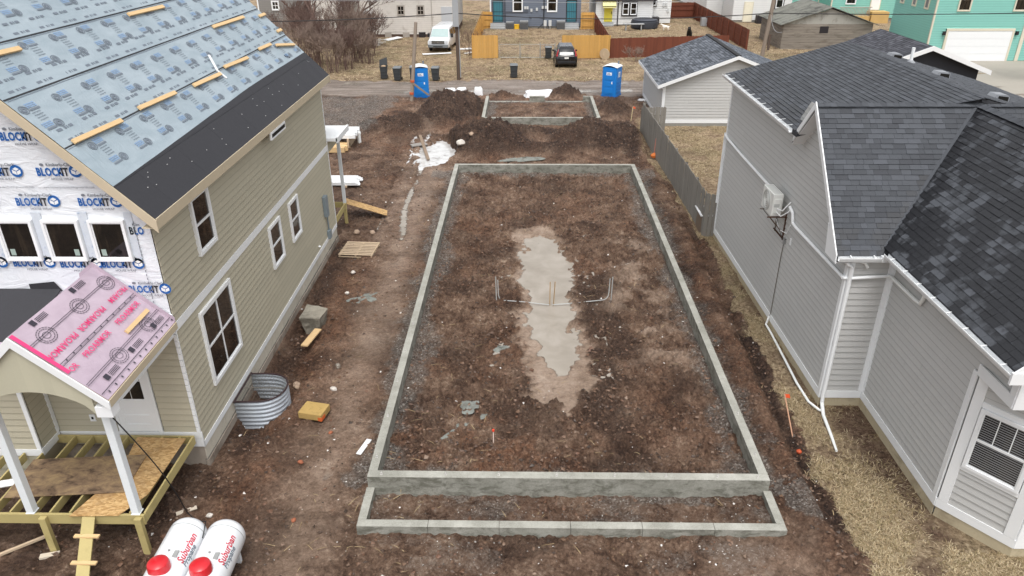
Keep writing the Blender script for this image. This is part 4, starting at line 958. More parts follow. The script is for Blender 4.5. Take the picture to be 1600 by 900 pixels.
# ---------- roofs ----------
# main rear roof: eave X 7.36, ridge X 11.6
EX,EZ,RX,RZ=7.40,6.42,11.6,7.56; sl_=math.hypot(RX-EX,RZ-EZ); s1=(RZ-EZ)/(RX-EX)
YF0,YF1=19.9,27.95
O1=(EX,YF0,EZ); V1=Vector((RX-EX,0,RZ-EZ)).normalized()
MB().prism([(EX,YF0,EZ-.01),(RX,YF0,RZ-.01),(16.5,YF0,RZ-(16.5-RX)*s1),(16.5,YF0,RZ-(16.5-RX)*s1-.15),(RX,YF0,RZ-.16),(EX,YF0,EZ-.14)],(0,YF1-YF0,0)).build('roof_deck',MATS['roof_deck'],H2)
def lim1(v):   # cut in front by the cross gable's hidden valley
    x=EX+v*V1.x; z=EZ+v*V1.z; yv=19.05+(7.42-z)/1.09; return ((yv-YF0-.05) if x>7.5 else .15, YF1-YF0)
shingles(H2,(EX,YF0,EZ),(0,1,0),V1,lambda v:(lim1(v)[0],lim1(v)[1]),sl_,seed=21,wet=lambda u,v:.75 if v<.7 else (.35 if v<1.6 else .1))
V1b=Vector((-(16.5-RX),0,(16.5-RX)*s1)).normalized()
MB().prism([(9.6,19.9,RZ-2.0*s1-.03),(RX,19.9,RZ-.03),(RX,19.05,RZ-.03)],(0,0,-.1)).prism([(RX,19.0,RZ-.02),(16.5,19.0,RZ-(16.5-RX)*s1-.012),(16.5,19.9,RZ-(16.5-RX)*s1-.012),(RX,19.9,RZ-.02)],(0,0,-.1)).build('roof_deck',MATS['roof_deck'],H2)
shingles(H2,(16.5,19.0,RZ-(16.5-RX)*s1),(0,1,0),V1b,lambda v:(0,YF1-19.0),math.hypot(16.5-RX,(16.5-RX)*s1),seed=22)
# cross gable front slope: eave Y 16.02 z 4.42 up to ridge Y 19.05 z 7.42
CEY,CEZ,CRY,CRZ=16.12,4.44,19.05,7.40; cl_=math.hypot(CRY-CEY,CRZ-CEZ); V2=Vector((0,CRY-CEY,CRZ-CEZ)).normalized(); cm=(CRZ-CEZ)/(CRY-CEY)
VX0,VZ0=8.62,4.60; RX2=11.6; m2=(CRZ-VZ0)/(RX2-VX0)
def vx(z): return VX0+(z-VZ0)/m2
MB().prism([(7.47,CEY,CEZ-.01),(7.47,CRY,CRZ-.01),(7.47,CRY+1.25,CRZ-1.25*cm),(7.47,CRY+1.25,CRZ-1.25*cm-.14),(7.47,CRY,CRZ-.2),(7.47,CEY,CEZ-.15)],(6.5,0,0)).build('roof_deck',MATS['roof_deck'],H2)
shingles(H2,(7.47,CEY,CEZ),(1,0,0),V2,lambda v:(0,vx(CEZ+v*V2.z)-7.47+.06),cl_,seed=23,singles=120,wet=lambda u,v:.55 if (v<.6 or u>.4+1.0*v) else .1)
shingles(H2,(7.47,CEY,CEZ),(1,0,0),V2,lambda v:(RX2+(CRZ-(CEZ+v*V2.z))/m2-7.47,6.5),cl_,seed=27,wet=lambda u,v:.3)
# front block roof: eave X 8.62 z 4.6, ridge X 11.6 z 7.4, Y 10.9..; valley with the cross gable
V3=Vector((RX2-VX0,0,CRZ-VZ0)).normalized(); l3=math.hypot(RX2-VX0,CRZ-VZ0)
def vy(z): return CEY+(z-CEZ)/cm
FY=10.9
MB().prism([(VX0,FY,VZ0-.01),(RX2,FY,CRZ-.01),(14.6,FY,VZ0),(14.6,FY,VZ0-.15),(RX2,FY,CRZ-.2),(VX0,FY,VZ0-.15)],(0,16.0-FY,0)).build('roof_deck',MATS['roof_deck'],H2)
MB().prism([(VX0,16.0,VZ0-.012),(RX2,19.05,CRZ-.012),(RX2,16.0,CRZ-.012)],(0,0,-.12)).build('roof_deck',MATS['roof_deck'],H2)
shingles(H2,(VX0,FY,VZ0),(0,1,0),V3,lambda v:(0,vy(VZ0+v*V3.z)-FY+.04),l3,seed=24,singles=178,wet=lambda u,v:1.0)
# valley strip and ridge caps
RC=MB()
def caps(p0,p1,wid,n,nm='ridge_cap'):
    p0=Vector(p0);p1=Vector(p1);d=(p1-p0)
    for i in range(n):
        a=p0+d*(i/n); b_=p0+d*((i+1)/n+.004); dd=d.normalized(); s_=dd.cross(Vector((0,0,1))).normalized()
        lift=Vector((0,0,.02+.004*(i%2))); dr=Vector((0,0,-wid*.55))
        for sg in (1,-1):
            RC.add([a+lift,b_+lift*.6,b_+s_*sg*wid+dr+lift,a+s_*sg*wid+dr+lift],[(0,1,2,3)])
caps((RX,YF1,RZ),(RX,19.0,RZ),.13,60); caps((7.47,CRY,CRZ),(RX2,CRY,CRZ),.14,26); caps((RX2,CRY,CRZ),(14,CRY,CRZ+.0),.14,15); caps((RX2,FY,CRZ),(RX2,CRY,CRZ),.14,50)
o=RC.build('ridge_cap',SH,H2); o['kind']='stuff'
a=Vector((VX0,16.28,VZ0+.03)); b_=Vector((RX2-.05,CRY-.02,CRZ+.03)); 
MB().beam(a-Vector((0,0,.012)),b_-Vector((0,0,.012)),.09,.02,up=(0,0,1)).build('valley_strip',SH,H2)
# white rake boards of the cross gable, with returns
def rk(p,q,h=.2,t_=.03,nm='rake_board'):
    p=Vector(p);q=Vector(q); MB().prism([p,q,q+Vector((0,0,-h)),p+Vector((0,0,-h))],(t_,0,0)).build(nm,WT,H2,bevel=.003)
rk((7.435,CEY-.02,CEZ+.03),(7.435,CRY,CRZ+.04)); rk((7.435,CRY,CRZ+.04),(7.435,20.2,CRZ-1.15*cm+.04),.2)
MB().prism([(7.47,CEY,CEZ-.16),(7.47,CRY,CRZ-.21),(7.47,CRY+1.25,CRZ-1.25*cm-.15),(7.47,CRY+1.25,CRZ-1.25*cm-.17),(7.47,CRY,CRZ-.23),(7.47,CEY,CEZ-.18)],(.4,0,0)).build('rake_soffit',WT,H2)
MB().prism([(7.44,CEY-.02,CEZ-.18),(7.44,16.75,CEZ-.18),(7.44,16.9,CEZ+.55),(7.44,16.5,CEZ+.3)],(.03,0,0)).build('rake_board',WT,H2)
MB().prism([(EX+.01,YF0+.3,EZ-.15),(7.9,YF0+.3,EZ-.15),(7.9,YF1,EZ-.15),(EX+.01,YF1,EZ-.15)],(0,0,.02)).build('soffit',WT,H2)
MB().box(VX0+.0,SX,FY,16.3,VZ0-.17,VZ0-.15).box(7.5,SX,CEY,16.4,CEZ-.17,CEZ-.15).build('soffit',WT,H2)
# gutters with hanger straps
def gutter(p,q,out,nm='gutter'):
    p=Vector(p);q=Vector(q);o_=Vector(out).normalized()
    g=MB(); w_=.12;h=.11
    d=q-p
    prof=[(0,0),(0,-h),(w_*.75,-h),(w_,-.03),(w_,.0),(w_-.012,.0),(w_-.014,-.03),(w_*.7,-h+.01),(.008,-h+.01),(.008,0)]
    n=len(prof); vs=[P+o_*a+Vector((0,0,z)) for P in (p,q) for a,z in prof]
    g.add(vs,[(i,(i+1)%n,n+(i+1)%n,n+i) for i in range(n)]+[(0,1,2,3,4,5,6,7,8,9),(19,18,17,16,15,14,13,12,11,10)])
    G_=g.build(nm,MATS['gutter_white'],H2); L=d.length; k=max(2,int(L/.62))
    for i in range(k):
        c_=p+d*((i+.5)/k); MB().beam(c_-o_*.10+Vector((0,0,.035)),c_+o_*(w_-.005)+Vector((0,0,.004)),.03,.008).build('gutter_hanger',MATS['gutter_white'],G_)
gutter((EX-.0,20.25,EZ-.0),(EX-.0,YF1,EZ-.0),(-1,0,0)); gutter((7.5,CEY,CEZ+.0),(8.62,CEY,CEZ+.0),(0,-1,0)); gutter((VX0,16.0,VZ0-.04),(VX0,FY,VZ0-.04),(-1,0,0))
MB().box(8.5,8.62,15.98,16.12,4.34,4.47).build('gutter_corner',MATS['gutter_white'],H2)
MB().box(VX0-.12,VX0+.3,FY-.06,FY-.01,VZ0-.22,VZ0+.02).prism([(VX0-.1,FY-.04,VZ0),(RX2,FY-.04,CRZ+.03),(RX2,FY-.04,CRZ-.17),(VX0-.1,FY-.04,VZ0-.2)],(0,.03,0)).build('rake_board',WT,H2)
# roof vents and flue on the far slope
for x,y in ((12.9,26.9),(12.75,23.4),(12.75,20.3)):
    z=RZ-(x-RX)*s1
    v_=MB().prism([(x-.2,y-.18,z),(x+.25,y-.18,z-.13),(x+.25,y-.18,z+.08),(x+.18,y-.18,z+.12),(x-.1,y-.18,z+.14)],(0,.36,0)).build('roof_vent',M('vent_grey','#8c8f94',.5),H2)
    MB().prism([(x-.07,y-.186,z+.0),(x+.22,y-.186,z-.08),(x+.22,y-.186,z+.07),(x-.05,y-.186,z+.10)],(0,.005,0)).build('vent_mouth',MATS['dark_room'],v_)
x,y=13.25,26.3; z=RZ-(x-RX)*s1; MB().tube([(x,y,z-.05),(x,y,z+.5)],.055,12).build('vent_pipe',WV,H2,smooth=True); MB().lathe([(.16,0),(.07,.09)],(x,y,z),12).build('pipe_boot',MATS['vent_grey'],H2)
# wall mounted heat pump on brackets
def wp(u,z,n): return A_+Uw*u+Nw*n+Vector((0,0,z))
AC=thing('heat_pump','white outdoor heat pump unit bracketed high on the grey side wall','heat pump',wp(4.9,3.6,.05))
u0,u1,z0,z1=4.25,5.2,3.70,4.38
mb=MB(); wbox(mb,A_,Uw,Nw,u0,u1,z0,z1,.20,.50); body=mb.build('casing',M('ac_white','#dfe0dc',.45,.04),AC,bevel=.02)
mb=MB(); mb.lathe([(.30,0),(.30,.012),(.27,.014)],(0,0,0),28)
rot=[]; c0=wp(4.78,4.04,.501)
def onwall(prof,c,n=28,m_=None,nm='fan_grille',par=None):
    mb=MB(); vs=[];fs=[]
    for r,h in prof:
        for j in range(n): t_=2*math.pi*j/n; vs.append(c+Uw*(r*math.cos(t_))+Vector((0,0,r*math.sin(t_)))+Nw*h)
    for i in range(len(prof)-1):
        for j in range(n): q=i*n+j; fs.append((q,i*n+(j+1)%n,(i+1)*n+(j+1)%n,q+n))
    mb.add(vs,fs); return mb.build(nm,m_,par)
onwall([(.31,0),(.31,.015),(.28,.02),(.28,.004),(.0,.003)],c0,m_=M('grille_grey','#b9bbb8',.5,.05),par=body)
for r in (.23,.17,.11,.05): onwall([(r,.004),(r,.016),(r-.012,.016),(r-.012,.004)],c0,m_=MATS['ac_white'],nm='grille_ring',par=body)
for k in range(9): mb=MB(); wbox(mb,A_,Uw,Nw,u0+.05+.095*k,u0+.085+.095*k,z1,z1+.006,.24,.47); mb.build('top_rib',MATS['grille_grey'],body)
# front side panel (facing the camera): service cover and valves
mb=MB(); wbox(mb,A_,Uw,Nw,u0-.03,u0,z0+.1,z0+.55,.25,.45); mb.build('service_cover',MATS['ac_white'],body,bevel=.008)
mb=MB(); wbox(mb,A_,Uw,Nw,u0-.036,u0-.03,z0+.30,z0+.40,.3,.46); mb.build('service_cover',MATS['grille_grey'],body)
M('rust_steel','#4f3526',.8,.25,5); M('black_rubber','#1c1c1d',.6)
for u in (4.25,4.95):
    MB().beam(wp(u,z0-.02,.03),wp(u,z0-.02,.60),.04,.03).beam(wp(u,z0-.75,.03),wp(u,z0+.1,.03),.05,.04,up=tuple(Nw)).beam(wp(u,z0-.55,.05),wp(u,z0-.04,.5),.02,.02).build('bracket',MATS['rust_steel'] if u<4.5 else M('dull_steel','#6f6a62',.6,.15),AC)
MB().beam(wp(4.2,3.02,.06),wp(5.0,3.02,.06),.05,.02).build('cross_strut',MATS['rust_steel'],AC)
MB().tube([wp(4.24,3.95,.36),wp(3.98,3.98,.28),wp(3.95,4.2,.14),wp(3.98,4.25,.08)],.016,8).tube([wp(4.24,3.85,.36),wp(4.0,3.8,.3),wp(3.92,3.95,.14),wp(3.9,4.05,.08)],.016,8).tube([wp(4.3,3.6,.3),wp(4.3,3.25,.15),wp(3.9,3.3,.08),wp(3.75,3.62,.07)],.012,6).build('refrigerant_line',WV,AC,smooth=True)
MB().tube([wp(4.3,3.55,.25),wp(4.5,3.2,.1),wp(4.1,3.0,.06),wp(3.9,3.1,.05)],.01,6).build('power_cable',MATS['black_rubber'],AC)
# line hide running round the house
def tb(pts,r,m_,nm,par=H2,n=8): return MB().tube([Vector(p) for p in pts],r,n).build(nm,m_,par,smooth=True)
LH=[wp(Lw-.0,4.22,.06),wp(Lw-.5,4.18,.07),wp(9.0,4.12,.07),wp(5.2,4.06,.07)]
tb(LH,.045,WV,'line_cover'); tb([wp(3.95,4.12,.1),wp(3.72,4.02,.08),wp(3.6,3.75,.07),wp(3.3,3.72,.07),wp(-.02,3.78,.09)],.045,WV,'line_cover')
tb([wp(-.03,3.78,.09),(8.0,JY-.09,3.80),(8.9,JY-.08,3.86)],.042,WV,'line_cover')
tb([(8.88,JY-.09,3.86),(SX-.09,JY-.2,3.87),(SX-.08,14.95,3.88),(SX-.08,14.75,3.9),(SX-.08,14.68,4.05),(SX-.08,14.62,4.45)],.045,MATS['pvc_white'],'line_cover')
mb=MB(); wbox(mb,A_,Uw,Nw,3.58,3.66,3.05,3.25,.01,.04); mb.build('wall_plate',WT,H2)
mb=MB(); wbox(mb,A_,Uw,Nw,4.0,4.1,2.9,3.1,.015,.07); mb.build('junction_box',M('box_grey','#8e8f8e',.5),H2)
tb([wp(4.05,2.92,.05),wp(4.1,2.5,.04),wp(4.12,.35,.04)],.012,MATS['dull_steel'],'conduit')
# downspout at the jog corner, rear vertical leader
tb([(7.72,JY-.1,CEZ-.1),(7.80,JY-.16,4.2),(7.93,JY-.10,4.1),(7.94,JY-.10,3.6),(7.94,JY-.10,.35),(7.94,JY-.14,.12)],.05,WT,'downspout')
tb([(8.02,JY-.1,4.28),(8.22,JY-.12,4.22),(8.3,JY-.12,4.1)],.035,MATS['pvc_white'],'overflow_pipe')
tb([wp(Lw+.02,4.3,.07),wp(Lw+.02,3.4,.07),wp(Lw+.02,1.5,.07)],.035,WT,'leader_pipe')
# drain pipes on the ground
dp=thing('drain_pipe','long white drain pipe lying in the dead grass along the grey wall','pipe',(7.8,20.5,0))
def gp(x,y,d=.05): return (x,y,max(gh(x,y),-.02)+d)
MB().tube([wp(4.12,.38,.06),wp(4.05,.12,.15),gp(7.72,20.0),gp(7.68,18.5),gp(7.62,17.2),gp(7.66,16.35),gp(7.80,15.98),gp(7.87,15.95)],.035,10).build('pipe_run',MATS['pvc_white'],dp,smooth=True)
MB().tube([(7.94,JY-.15,.12),(7.90,16.02,.1),gp(7.84,15.75),gp(7.72,14.9),gp(7.64,14.3)],[.05,.05,.045,.04,.03],10).build('outlet_run',MATS['pvc_white'],dp,smooth=True)
# ================= GREY GARAGE =================
def roofshingle_mat(name,cols,sc_=3.2):
    m,t,b=newmat(name); p=t.pos(); r=t.rnd(); c=t.ramp(t.math('ADD',t.math('MULTIPLY',r,.5),t.math('MULTIPLY',t.noise(p,6,4,.7),.5)),[(.25,cols[0]),(.5,cols[1]),(.75,cols[2])]); t.link(c,b.inputs['Base Color']); b.inputs['Roughness'].default_value=.85; return m
roofshingle_mat('blue_grey_shingle',('#3c4046','#565b63','#6e737b')); roofshingle_mat('charcoal_shingle',('#33343a','#45464d','#5a5b62'))
def courses(parent,O,U,V_,L,H,expo,mat_,name='shingle_course',wmin=.25,wmax=.6,seed=0,lim=None):
    """far roofs: rows of tabs joined into one piece of real geometry"""
    R=random.Random(seed); O=Vector(O);U=Vector(U).normalized();V_=Vector(V_).normalized();N_=U.cross(V_)
    if N_.z<0:N_=-N_
    mb=MB(); v=0
    while v<H-.01:
        v1=min(v+expo,H); a,b_=(0,L) if lim is None else lim((v+v1)/2); u=a
        while u<b_-.01:
            u1=min(u+R.uniform(wmin,wmax),b_); h=.014*R.choice((1,1.4,1.8)); P=lambda x,y,n:O+U*x+V_*y+N_*n
            mb.add([P(u,v,h+.01),P(u1,v,h+.01),P(u1,v1,.008),P(u,v1,.008),P(u,v,-.01),P(u1,v,-.01)],[(0,1,2,3),(4,5,1,0)]); u=u1
        v=v1
    o=mb.build(name,mat_,parent); o['kind']='stuff'; return o
GX0,GX1,GY0,GY1=8.35,16.7,45.1,52.8; GZ=2.55; GRX=12.52; GRZ=4.15
G=thing('grey_garage','detached grey garage with shingle roof behind the weathered fence','garage',(GX0,GY0,0))
MB().prism([(GX0+.03,GY0+.03,-.1),(GX1,GY0+.03,-.1),(GX1,GY0+.03,GZ),(GRX,GY0+.03,GRZ-.1),(GX0+.03,GY0+.03,GZ)],(0,GY1-GY0-.05,0)).build('wall',MATS['osb_wall'],G)
gs_=(GRZ-GZ)/(GRX-GX0)
boards(G,(0,GY0,0),(1,0,0),(0,-1,0),.38,GRZ-.12,.172,lambda z:(max(GX0,GX0+(z-GZ)/gs_+.1),min(GX1,GX1-(z-GZ)/gs_)),MATS['grey_board'],seed=31)
boards(G,(GX0,0,0),(0,1,0),(-1,0,0),.38,GZ,.172,lambda z:(GY0,GY1),MATS['grey_board'],seed=32)
MB().box(GX0-.0,GX1,GY0-.035,GY0,.16,.38).build('base_trim',WT,G); MB().box(GX0-.035,GX0,GY0-.035,GY1,.16,.38).build('base_trim',WT,G)
MB().box(GX0-.02,GX1,GY0-.02,GY1,-.2,.16).build('foundation_wall',M('plain_concrete','#8f8d86',.85,.1,2),G)
MB().box(GX0-.045,GX0+.12,GY0-.045,GY0+.1,.38,GZ).build('corner_trim',WT,G); MB().box(GX0-.04,GX0+.02,GY1-.1,GY1+.02,.38,GZ).build('corner_trim',WT,G)
gx0=GX0-.4; gz0=GZ-.4*gs_+.1; gA_=GRZ+.05
MB().prism([(gx0,GY0-.35,gz0),(GRX,GY0-.35,gA_),(2*GRX-gx0,GY0-.35,gz0),(2*GRX-gx0,GY0-.35,gz0-.12),(GRX,GY0-.35,gA_-.14),(gx0,GY0-.35,gz0-.12)],(0,GY1-GY0+.7,0)).build('roof_deck',MATS['roof_deck'],G)
Vg=Vector((GRX-gx0,0,gA_-gz0)); courses(G,(gx0,GY0-.36,gz0),(0,1,0),Vg,GY1-GY0+.72,Vg.length,.16,MATS['blue_grey_shingle'],seed=5)
Vg2=Vector((-(GRX-gx0),0,gA_-gz0)); courses(G,(2*GRX-gx0,GY0-.36,gz0),(0,1,0),Vg2,GY1-GY0+.72,Vg2.length,.16,MATS['blue_grey_shingle'],seed=6)
MB().prism([(gx0,GY0-.39,gz0+.01),(GRX,GY0-.39,gA_+.01),(GRX,GY0-.39,gA_-.19),(gx0,GY0-.39,gz0-.19)],(0,.03,0)).build('rake_board',WT,G); MB().prism([(2*GRX-gx0,GY0-.39,gz0+.01),(GRX+.002,GY0-.39,gA_+.01),(GRX+.002,GY0-.39,gA_-.19),(2*GRX-gx0,GY0-.39,gz0-.19)],(0,.03,0)).build('rake_board',WT,G)
MB().box(gx0-.03,gx0,GY0-.38,GY1+.35,gz0-.17,gz0+.01).build('eave_fascia',WT,G); MB().box(gx0,GX0,GY0-.35,GY1+.3,gz0-.16,gz0-.14).build('soffit',WT,G)
MB().box(GRX-.14,GRX+.14,GY0-.36,GY1+.36,gA_-.02,gA_+.05).build('ridge_vent',MATS['black_rubber'],G,bevel=.02)
# ================= WEATHERED FENCE =================
M('weathered_wood','#85817a',.85,.14,2,rv=.10,stretch=(3,3,.4),fine=.12,bump=.3,bs=30,stain=('#5c5852',2.5,.55,.5)); M('cedar_red','#6f3d2c',.8,.15,2,rv=.12,stretch=(3,3,.5),fine=.1); M('new_yellow_pine','#c79a55',.75,.12,2,rv=.10,stretch=(3,3,.5),fine=.1)
def pick_mesh(w_,h,t_,nm,mat_,dog=.03):
    o=MB().prism([(-w_/2,0,0),(w_/2,0,0),(w_/2,0,h-dog),(w_/2-dog,0,h),(-w_/2+dog,0,h),(-w_/2,0,h-dog)],(0,t_,0)).build(nm,mat_,None,local=True); me=o.data; bpy.data.objects.remove(o); return me
def fence(name,label,pts,h,mat_,pw=.14,gap=.006,singles=True,post_side=1,railside=1,seed=0,posts=2.4,dz=0.0,rails=(.35,1.0,1.55)):
    R=random.Random(seed); F=thing(name,label,'fence',(pts[0][0],pts[0][1],0)); off=rootloc(F)
    me=pick_mesh(pw,h,.02,'picket',mat_) if singles else None; J=MB()
    for (xa,ya),(xb,yb) in zip(pts[:-1],pts[1:]):
        d=Vector((xb-xa,yb-ya,0)); L=d.length; d.normalize(); n_=Vector((-d.y,d.x,0)); n=max(1,round(L/(pw+gap))); a=math.atan2(d.y,d.x)
        for i in range(n):
            q=Vector((xa,ya,0))+d*((i+.5)*L/n); z=dz+R.uniform(-.02,.02)
            if singles:
                o=bpy.data.objects.new('picket',me); COL.objects.link(o); o.parent=F; o.location=q-off+Vector((0,0,z)); o.rotation_euler=(R.uniform(-.012,.012),R.uniform(-.008,.008),a)
            else:
                w2=pw/2; t1=n_*.02; A=q-d*w2;B=q+d*w2; Z=Vector((0,0,1)); J.hexa([A+Z*z,B+Z*z,B+t1+Z*z,A+t1+Z*z,A+Z*(z+h),B+Z*(z+h),B+t1+Z*(z+h),A+t1+Z*(z+h)])
        s_=n_*railside
        base=Vector((xa,ya,dz)); end=Vector((xb,yb,dz))
        for r in rails:
            if r<h: MB().beam(base+s_*.045+Vector((0,0,r)),end+s_*.045+Vector((0,0,r)),.035,.085).build('rail',mat_,F)
        k=max(1,round(L/posts))
        for i in range(k+1):
            q=base+d*(L*i/k)+s_*.11; MB().box(q.x-.045,q.x+.045,q.y-.045,q.y+.045,-.2,dz+h-.05).build('post',mat_,F)
    if not singles: o=J.build('pickets',mat_,F); o['kind']='stuff'
    return F
fence('weathered_fence','long weathered grey picket fence running beside the muddy trench to the grey wall',[(6.9,43.4),(6.98,38.5),(7.15,32),(7.22,27.75),(7.68,27.62)],1.83,MATS['weathered_wood'],railside=1,seed=3)
fence('short_fence','short dark fence piece between weathered fence end and grey garage',[(6.92,43.5),(8.3,43.55)],1.5,MATS['weathered_wood'],seed=4)
pl_=thing('planter_box','small brown wooden planter box behind the fence corner at the grey wall','planter',(7.45,28.3,0))
for a in ((7.2,7.66,28.05,28.09),(7.2,7.66,29.06,29.1),(7.2,7.24,28.09,29.06),(7.62,7.66,28.09,29.06)): MB().box(*a,-.05,.75).build('side_board',M('planter_wood','#7a6a5a',.85,.15),pl_)
for a in ((7.14,7.7,28.0,28.1),(7.14,7.24,28.1,29.1),(7.14,7.7,29.05,29.16)): MB().box(*a,.755,.80).build('top_rail',WT,pl_)
# ================= BACK YARDS =================
yellow1=fence('yellow_fence','new yellow pine fence running back along the left of the barred door yard',[(-2.5,68.4),(-4.75,68.4),(-4.75,86.5)],1.98,MATS['new_yellow_pine'],singles=False,seed=5,railside=-1)
fence('yellow_fence','new yellow pine fence panel right behind the parked black car',[(3.3,68.4),(7.55,68.4)],1.98,MATS['new_yellow_pine'],singles=False,seed=6)
fence('yellow_fence','short yellow pine fence closing the gap left of the grey blue house wall',[(-4.7,87.2),(-3.75,87.2)],1.8,MATS['new_yellow_pine'],singles=False,seed=7,railside=-1)
fence('yellow_fence','short yellow pine fence between grey blue house and red fence',[(6.2,86.5),(7.6,86.5)],1.8,MATS['new_yellow_pine'],singles=False,seed=8,railside=-1)
fence('red_fence','red brown fence running back from the yellow fence corner to the white house',[(7.6,68.5),(7.7,86.5)],1.75,MATS['cedar_red'],singles=False,seed=9)
fence('red_fence','red brown fence with faded middle panel along the back of the dog yard',[(7.62,68.4),(18.5,70.2)],1.72,MATS['cedar_red'],singles=False,seed=10)
fence('red_fence','red brown fence at the far end of the dog yard',[(17.3,95.5),(20.6,96.0)],1.85,MATS['cedar_red'],singles=False,seed=11,railside=-1)
fence('red_fence','long red brown fence with ribs and posts on the right side of the dog yard',[(20.6,96.0),(20.95,72.6)],1.85,MATS['cedar_red'],singles=False,seed=12,railside=-1)
# wire mesh gate between the yellow fences
cg=thing('wire_gate','low wire mesh gate in a thin grey frame beside the left yellow fence','gate',(-2.3,68.4,0))
M('galvanised','#a8aaa8',.45,.08,metal=.3)
def wirepanel(par,x0,x1,y,h,n,nm='frame'):
    MB().tube([(x0,y,.08),(x0,y,h),(x1,y,h),(x1,y,.08),(x0,y,.08)],.02,6).build(nm,MATS['galvanised'],par)
    mb=MB(); k=0; L=x1-x0; s=.22
    q=-h
    while q<L:
        a=max(q,0); b_=min(q+h,L)
        if b_>a: mb.beam((x0+a,y,.08+(a-q)),(x0+b_,y,.08+(b_-q)),.006,.006); mb.beam((x1-a,y,.08+(a-q)),(x1-b_,y,.08+(b_-q)),.006,.006)
        q+=s
    o=mb.build('wire_mesh',MATS['galvanised'],par); o['kind']='stuff'
wirepanel(cg,-2.3,-.55,68.4,1.2,8)
cf=thing('wire_fence','low wire mesh fence section between the wire gate and the trash can','fence',(-.4,68.4,0)); wirepanel(cf,-.4,1.3,68.4,1.2,8); wirepanel(cf,1.35,2.6,68.4,1.2,8)
for x in (-.48,1.32,2.65): MB().tube([(x,68.4,-.1),(x,68.4,1.35)],.03,8).build('post',MATS['galvanised'],cf)
# ---------- houses ----------
def house(name,label,x0,x1,y0,y1,zb,h,wallm,trimm=None,roofm=None,rise=2.2,ridge='x',over=.35,seed=0,found='plain_concrete',left=True,right=True,expo=.2,cat='house',openz=()):
    Hs=thing(name,label,cat,((x0+x1)/2,y0,0)); m_=MATS[wallm]
    MB().box(x0+.02,x1-.02,y0+.02,y1,zb,h).build('wall',m_,Hs)
    boards(Hs,(0,y0,0),(1,0,0),(0,-1,0),zb,h,expo,lambda z:(x0,x1),m_,seed=seed,joined=True,name='siding_boards',blen=4,thick=.016)
    if left: boards(Hs,(x0,0,0),(0,1,0),(-1,0,0),zb,h,expo,lambda z:(y0,y1),m_,seed=seed+1,joined=True,name='siding_boards',blen=4,thick=.016)
    if right: boards(Hs,(x1,0,0),(0,1,0),(1,0,0),zb,h,expo,lambda z:(y0,y1),m_,seed=seed+2,joined=True,name='siding_boards',blen=4,thick=.016)
    MB().box(x0+.05,x1-.05,y0+.05,y1,-.3,zb).build('foundation_wall',MATS[found],Hs)
    if trimm:
        for x in (x0,x1): MB().box(x-.07,x+.07,y0-.06,y0+.07,zb,h).build('corner_trim',MATS[trimm],Hs)
    xm,ym=(x0+x1)/2,(y0+y1)/2; o=over
    if ridge=='x':
        P=[(x0-o,y0-o,h),(x0-o,ym,h+rise),(x0-o,y1+o,h),(x0-o,y1+o,h-.12),(x0-o,ym,h+rise-.14),(x0-o,y0-o,h-.12)]; MB().prism(P,(x1-x0+2*o,0,0)).build('roof',MATS[roofm],Hs)
        for x in (x0,x1-.1): MB().prism([(x,y0,h-.01),(x,ym,h+rise-.15),(x,y1,h-.01)],(.1,0,0)).build('gable',m_,Hs)
        courses(Hs,(x0-o,y0-o,h),(1,0,0),(0,ym-y0+o,rise),x1-x0+2*o,math.hypot(ym-y0+o,rise),.2,MATS[roofm],seed=seed)
    else:
        P=[(x0-o,y0-o,h),(xm,y0-o,h+rise),(x1+o,y0-o,h),(x1+o,y0-o,h-.12),(xm,y0-o,h+rise-.14),(x0-o,y0-o,h-.12)]; MB().prism(P,(0,y1-y0+2*o,0)).build('roof',MATS[roofm],Hs)
        MB().prism([(x0,y0,h-.01),(xm,y0,h+rise-.15),(x1,y0,h-.01)],(0,.1,0)).build('gable',m_,Hs)
    return Hs
M('slate_blue_board','#6b7380',.7,.06,2,fine=.05); M('white_board','#e0e1e0',.6,.04,2,fine=.03); M('old_white_board','#d2cdc6',.8,.1,2,fine=.06,stain=('#a39a8f',1.5,.56,.5)); M('teal_board','#86c4b8',.6,.04,2,fine=.03); M('grey_old_board','#85827e',.8,.1,2)
M('dark_trim','#2a2629',.6,.1); M('teal_iron','#3f7d8c',.5,.1); M('yellow_paint','#ddd04f',.6,.06); M('concrete_step','#a5a7a8',.85,.1); M('brick_dark','#6e5a50',.9,.2,6); M('cream_trim','#d9d2bf',.6,.05); M('grey_window','#77797c',.3,.1)
U2=(1,0,0); N2=(0,-1,0)
def door(par,x,y,z,w_,h,m_,trim=None,nm='door'):
    if trim: MB().box(x-.1,x+w_+.1,y-.05,y,z,z+h+.12).build('door_frame',trim,par)
    return MB().box(x,x+w_,y-.08,y-.051 if trim else y,z,z+h).build(nm,m_,par)
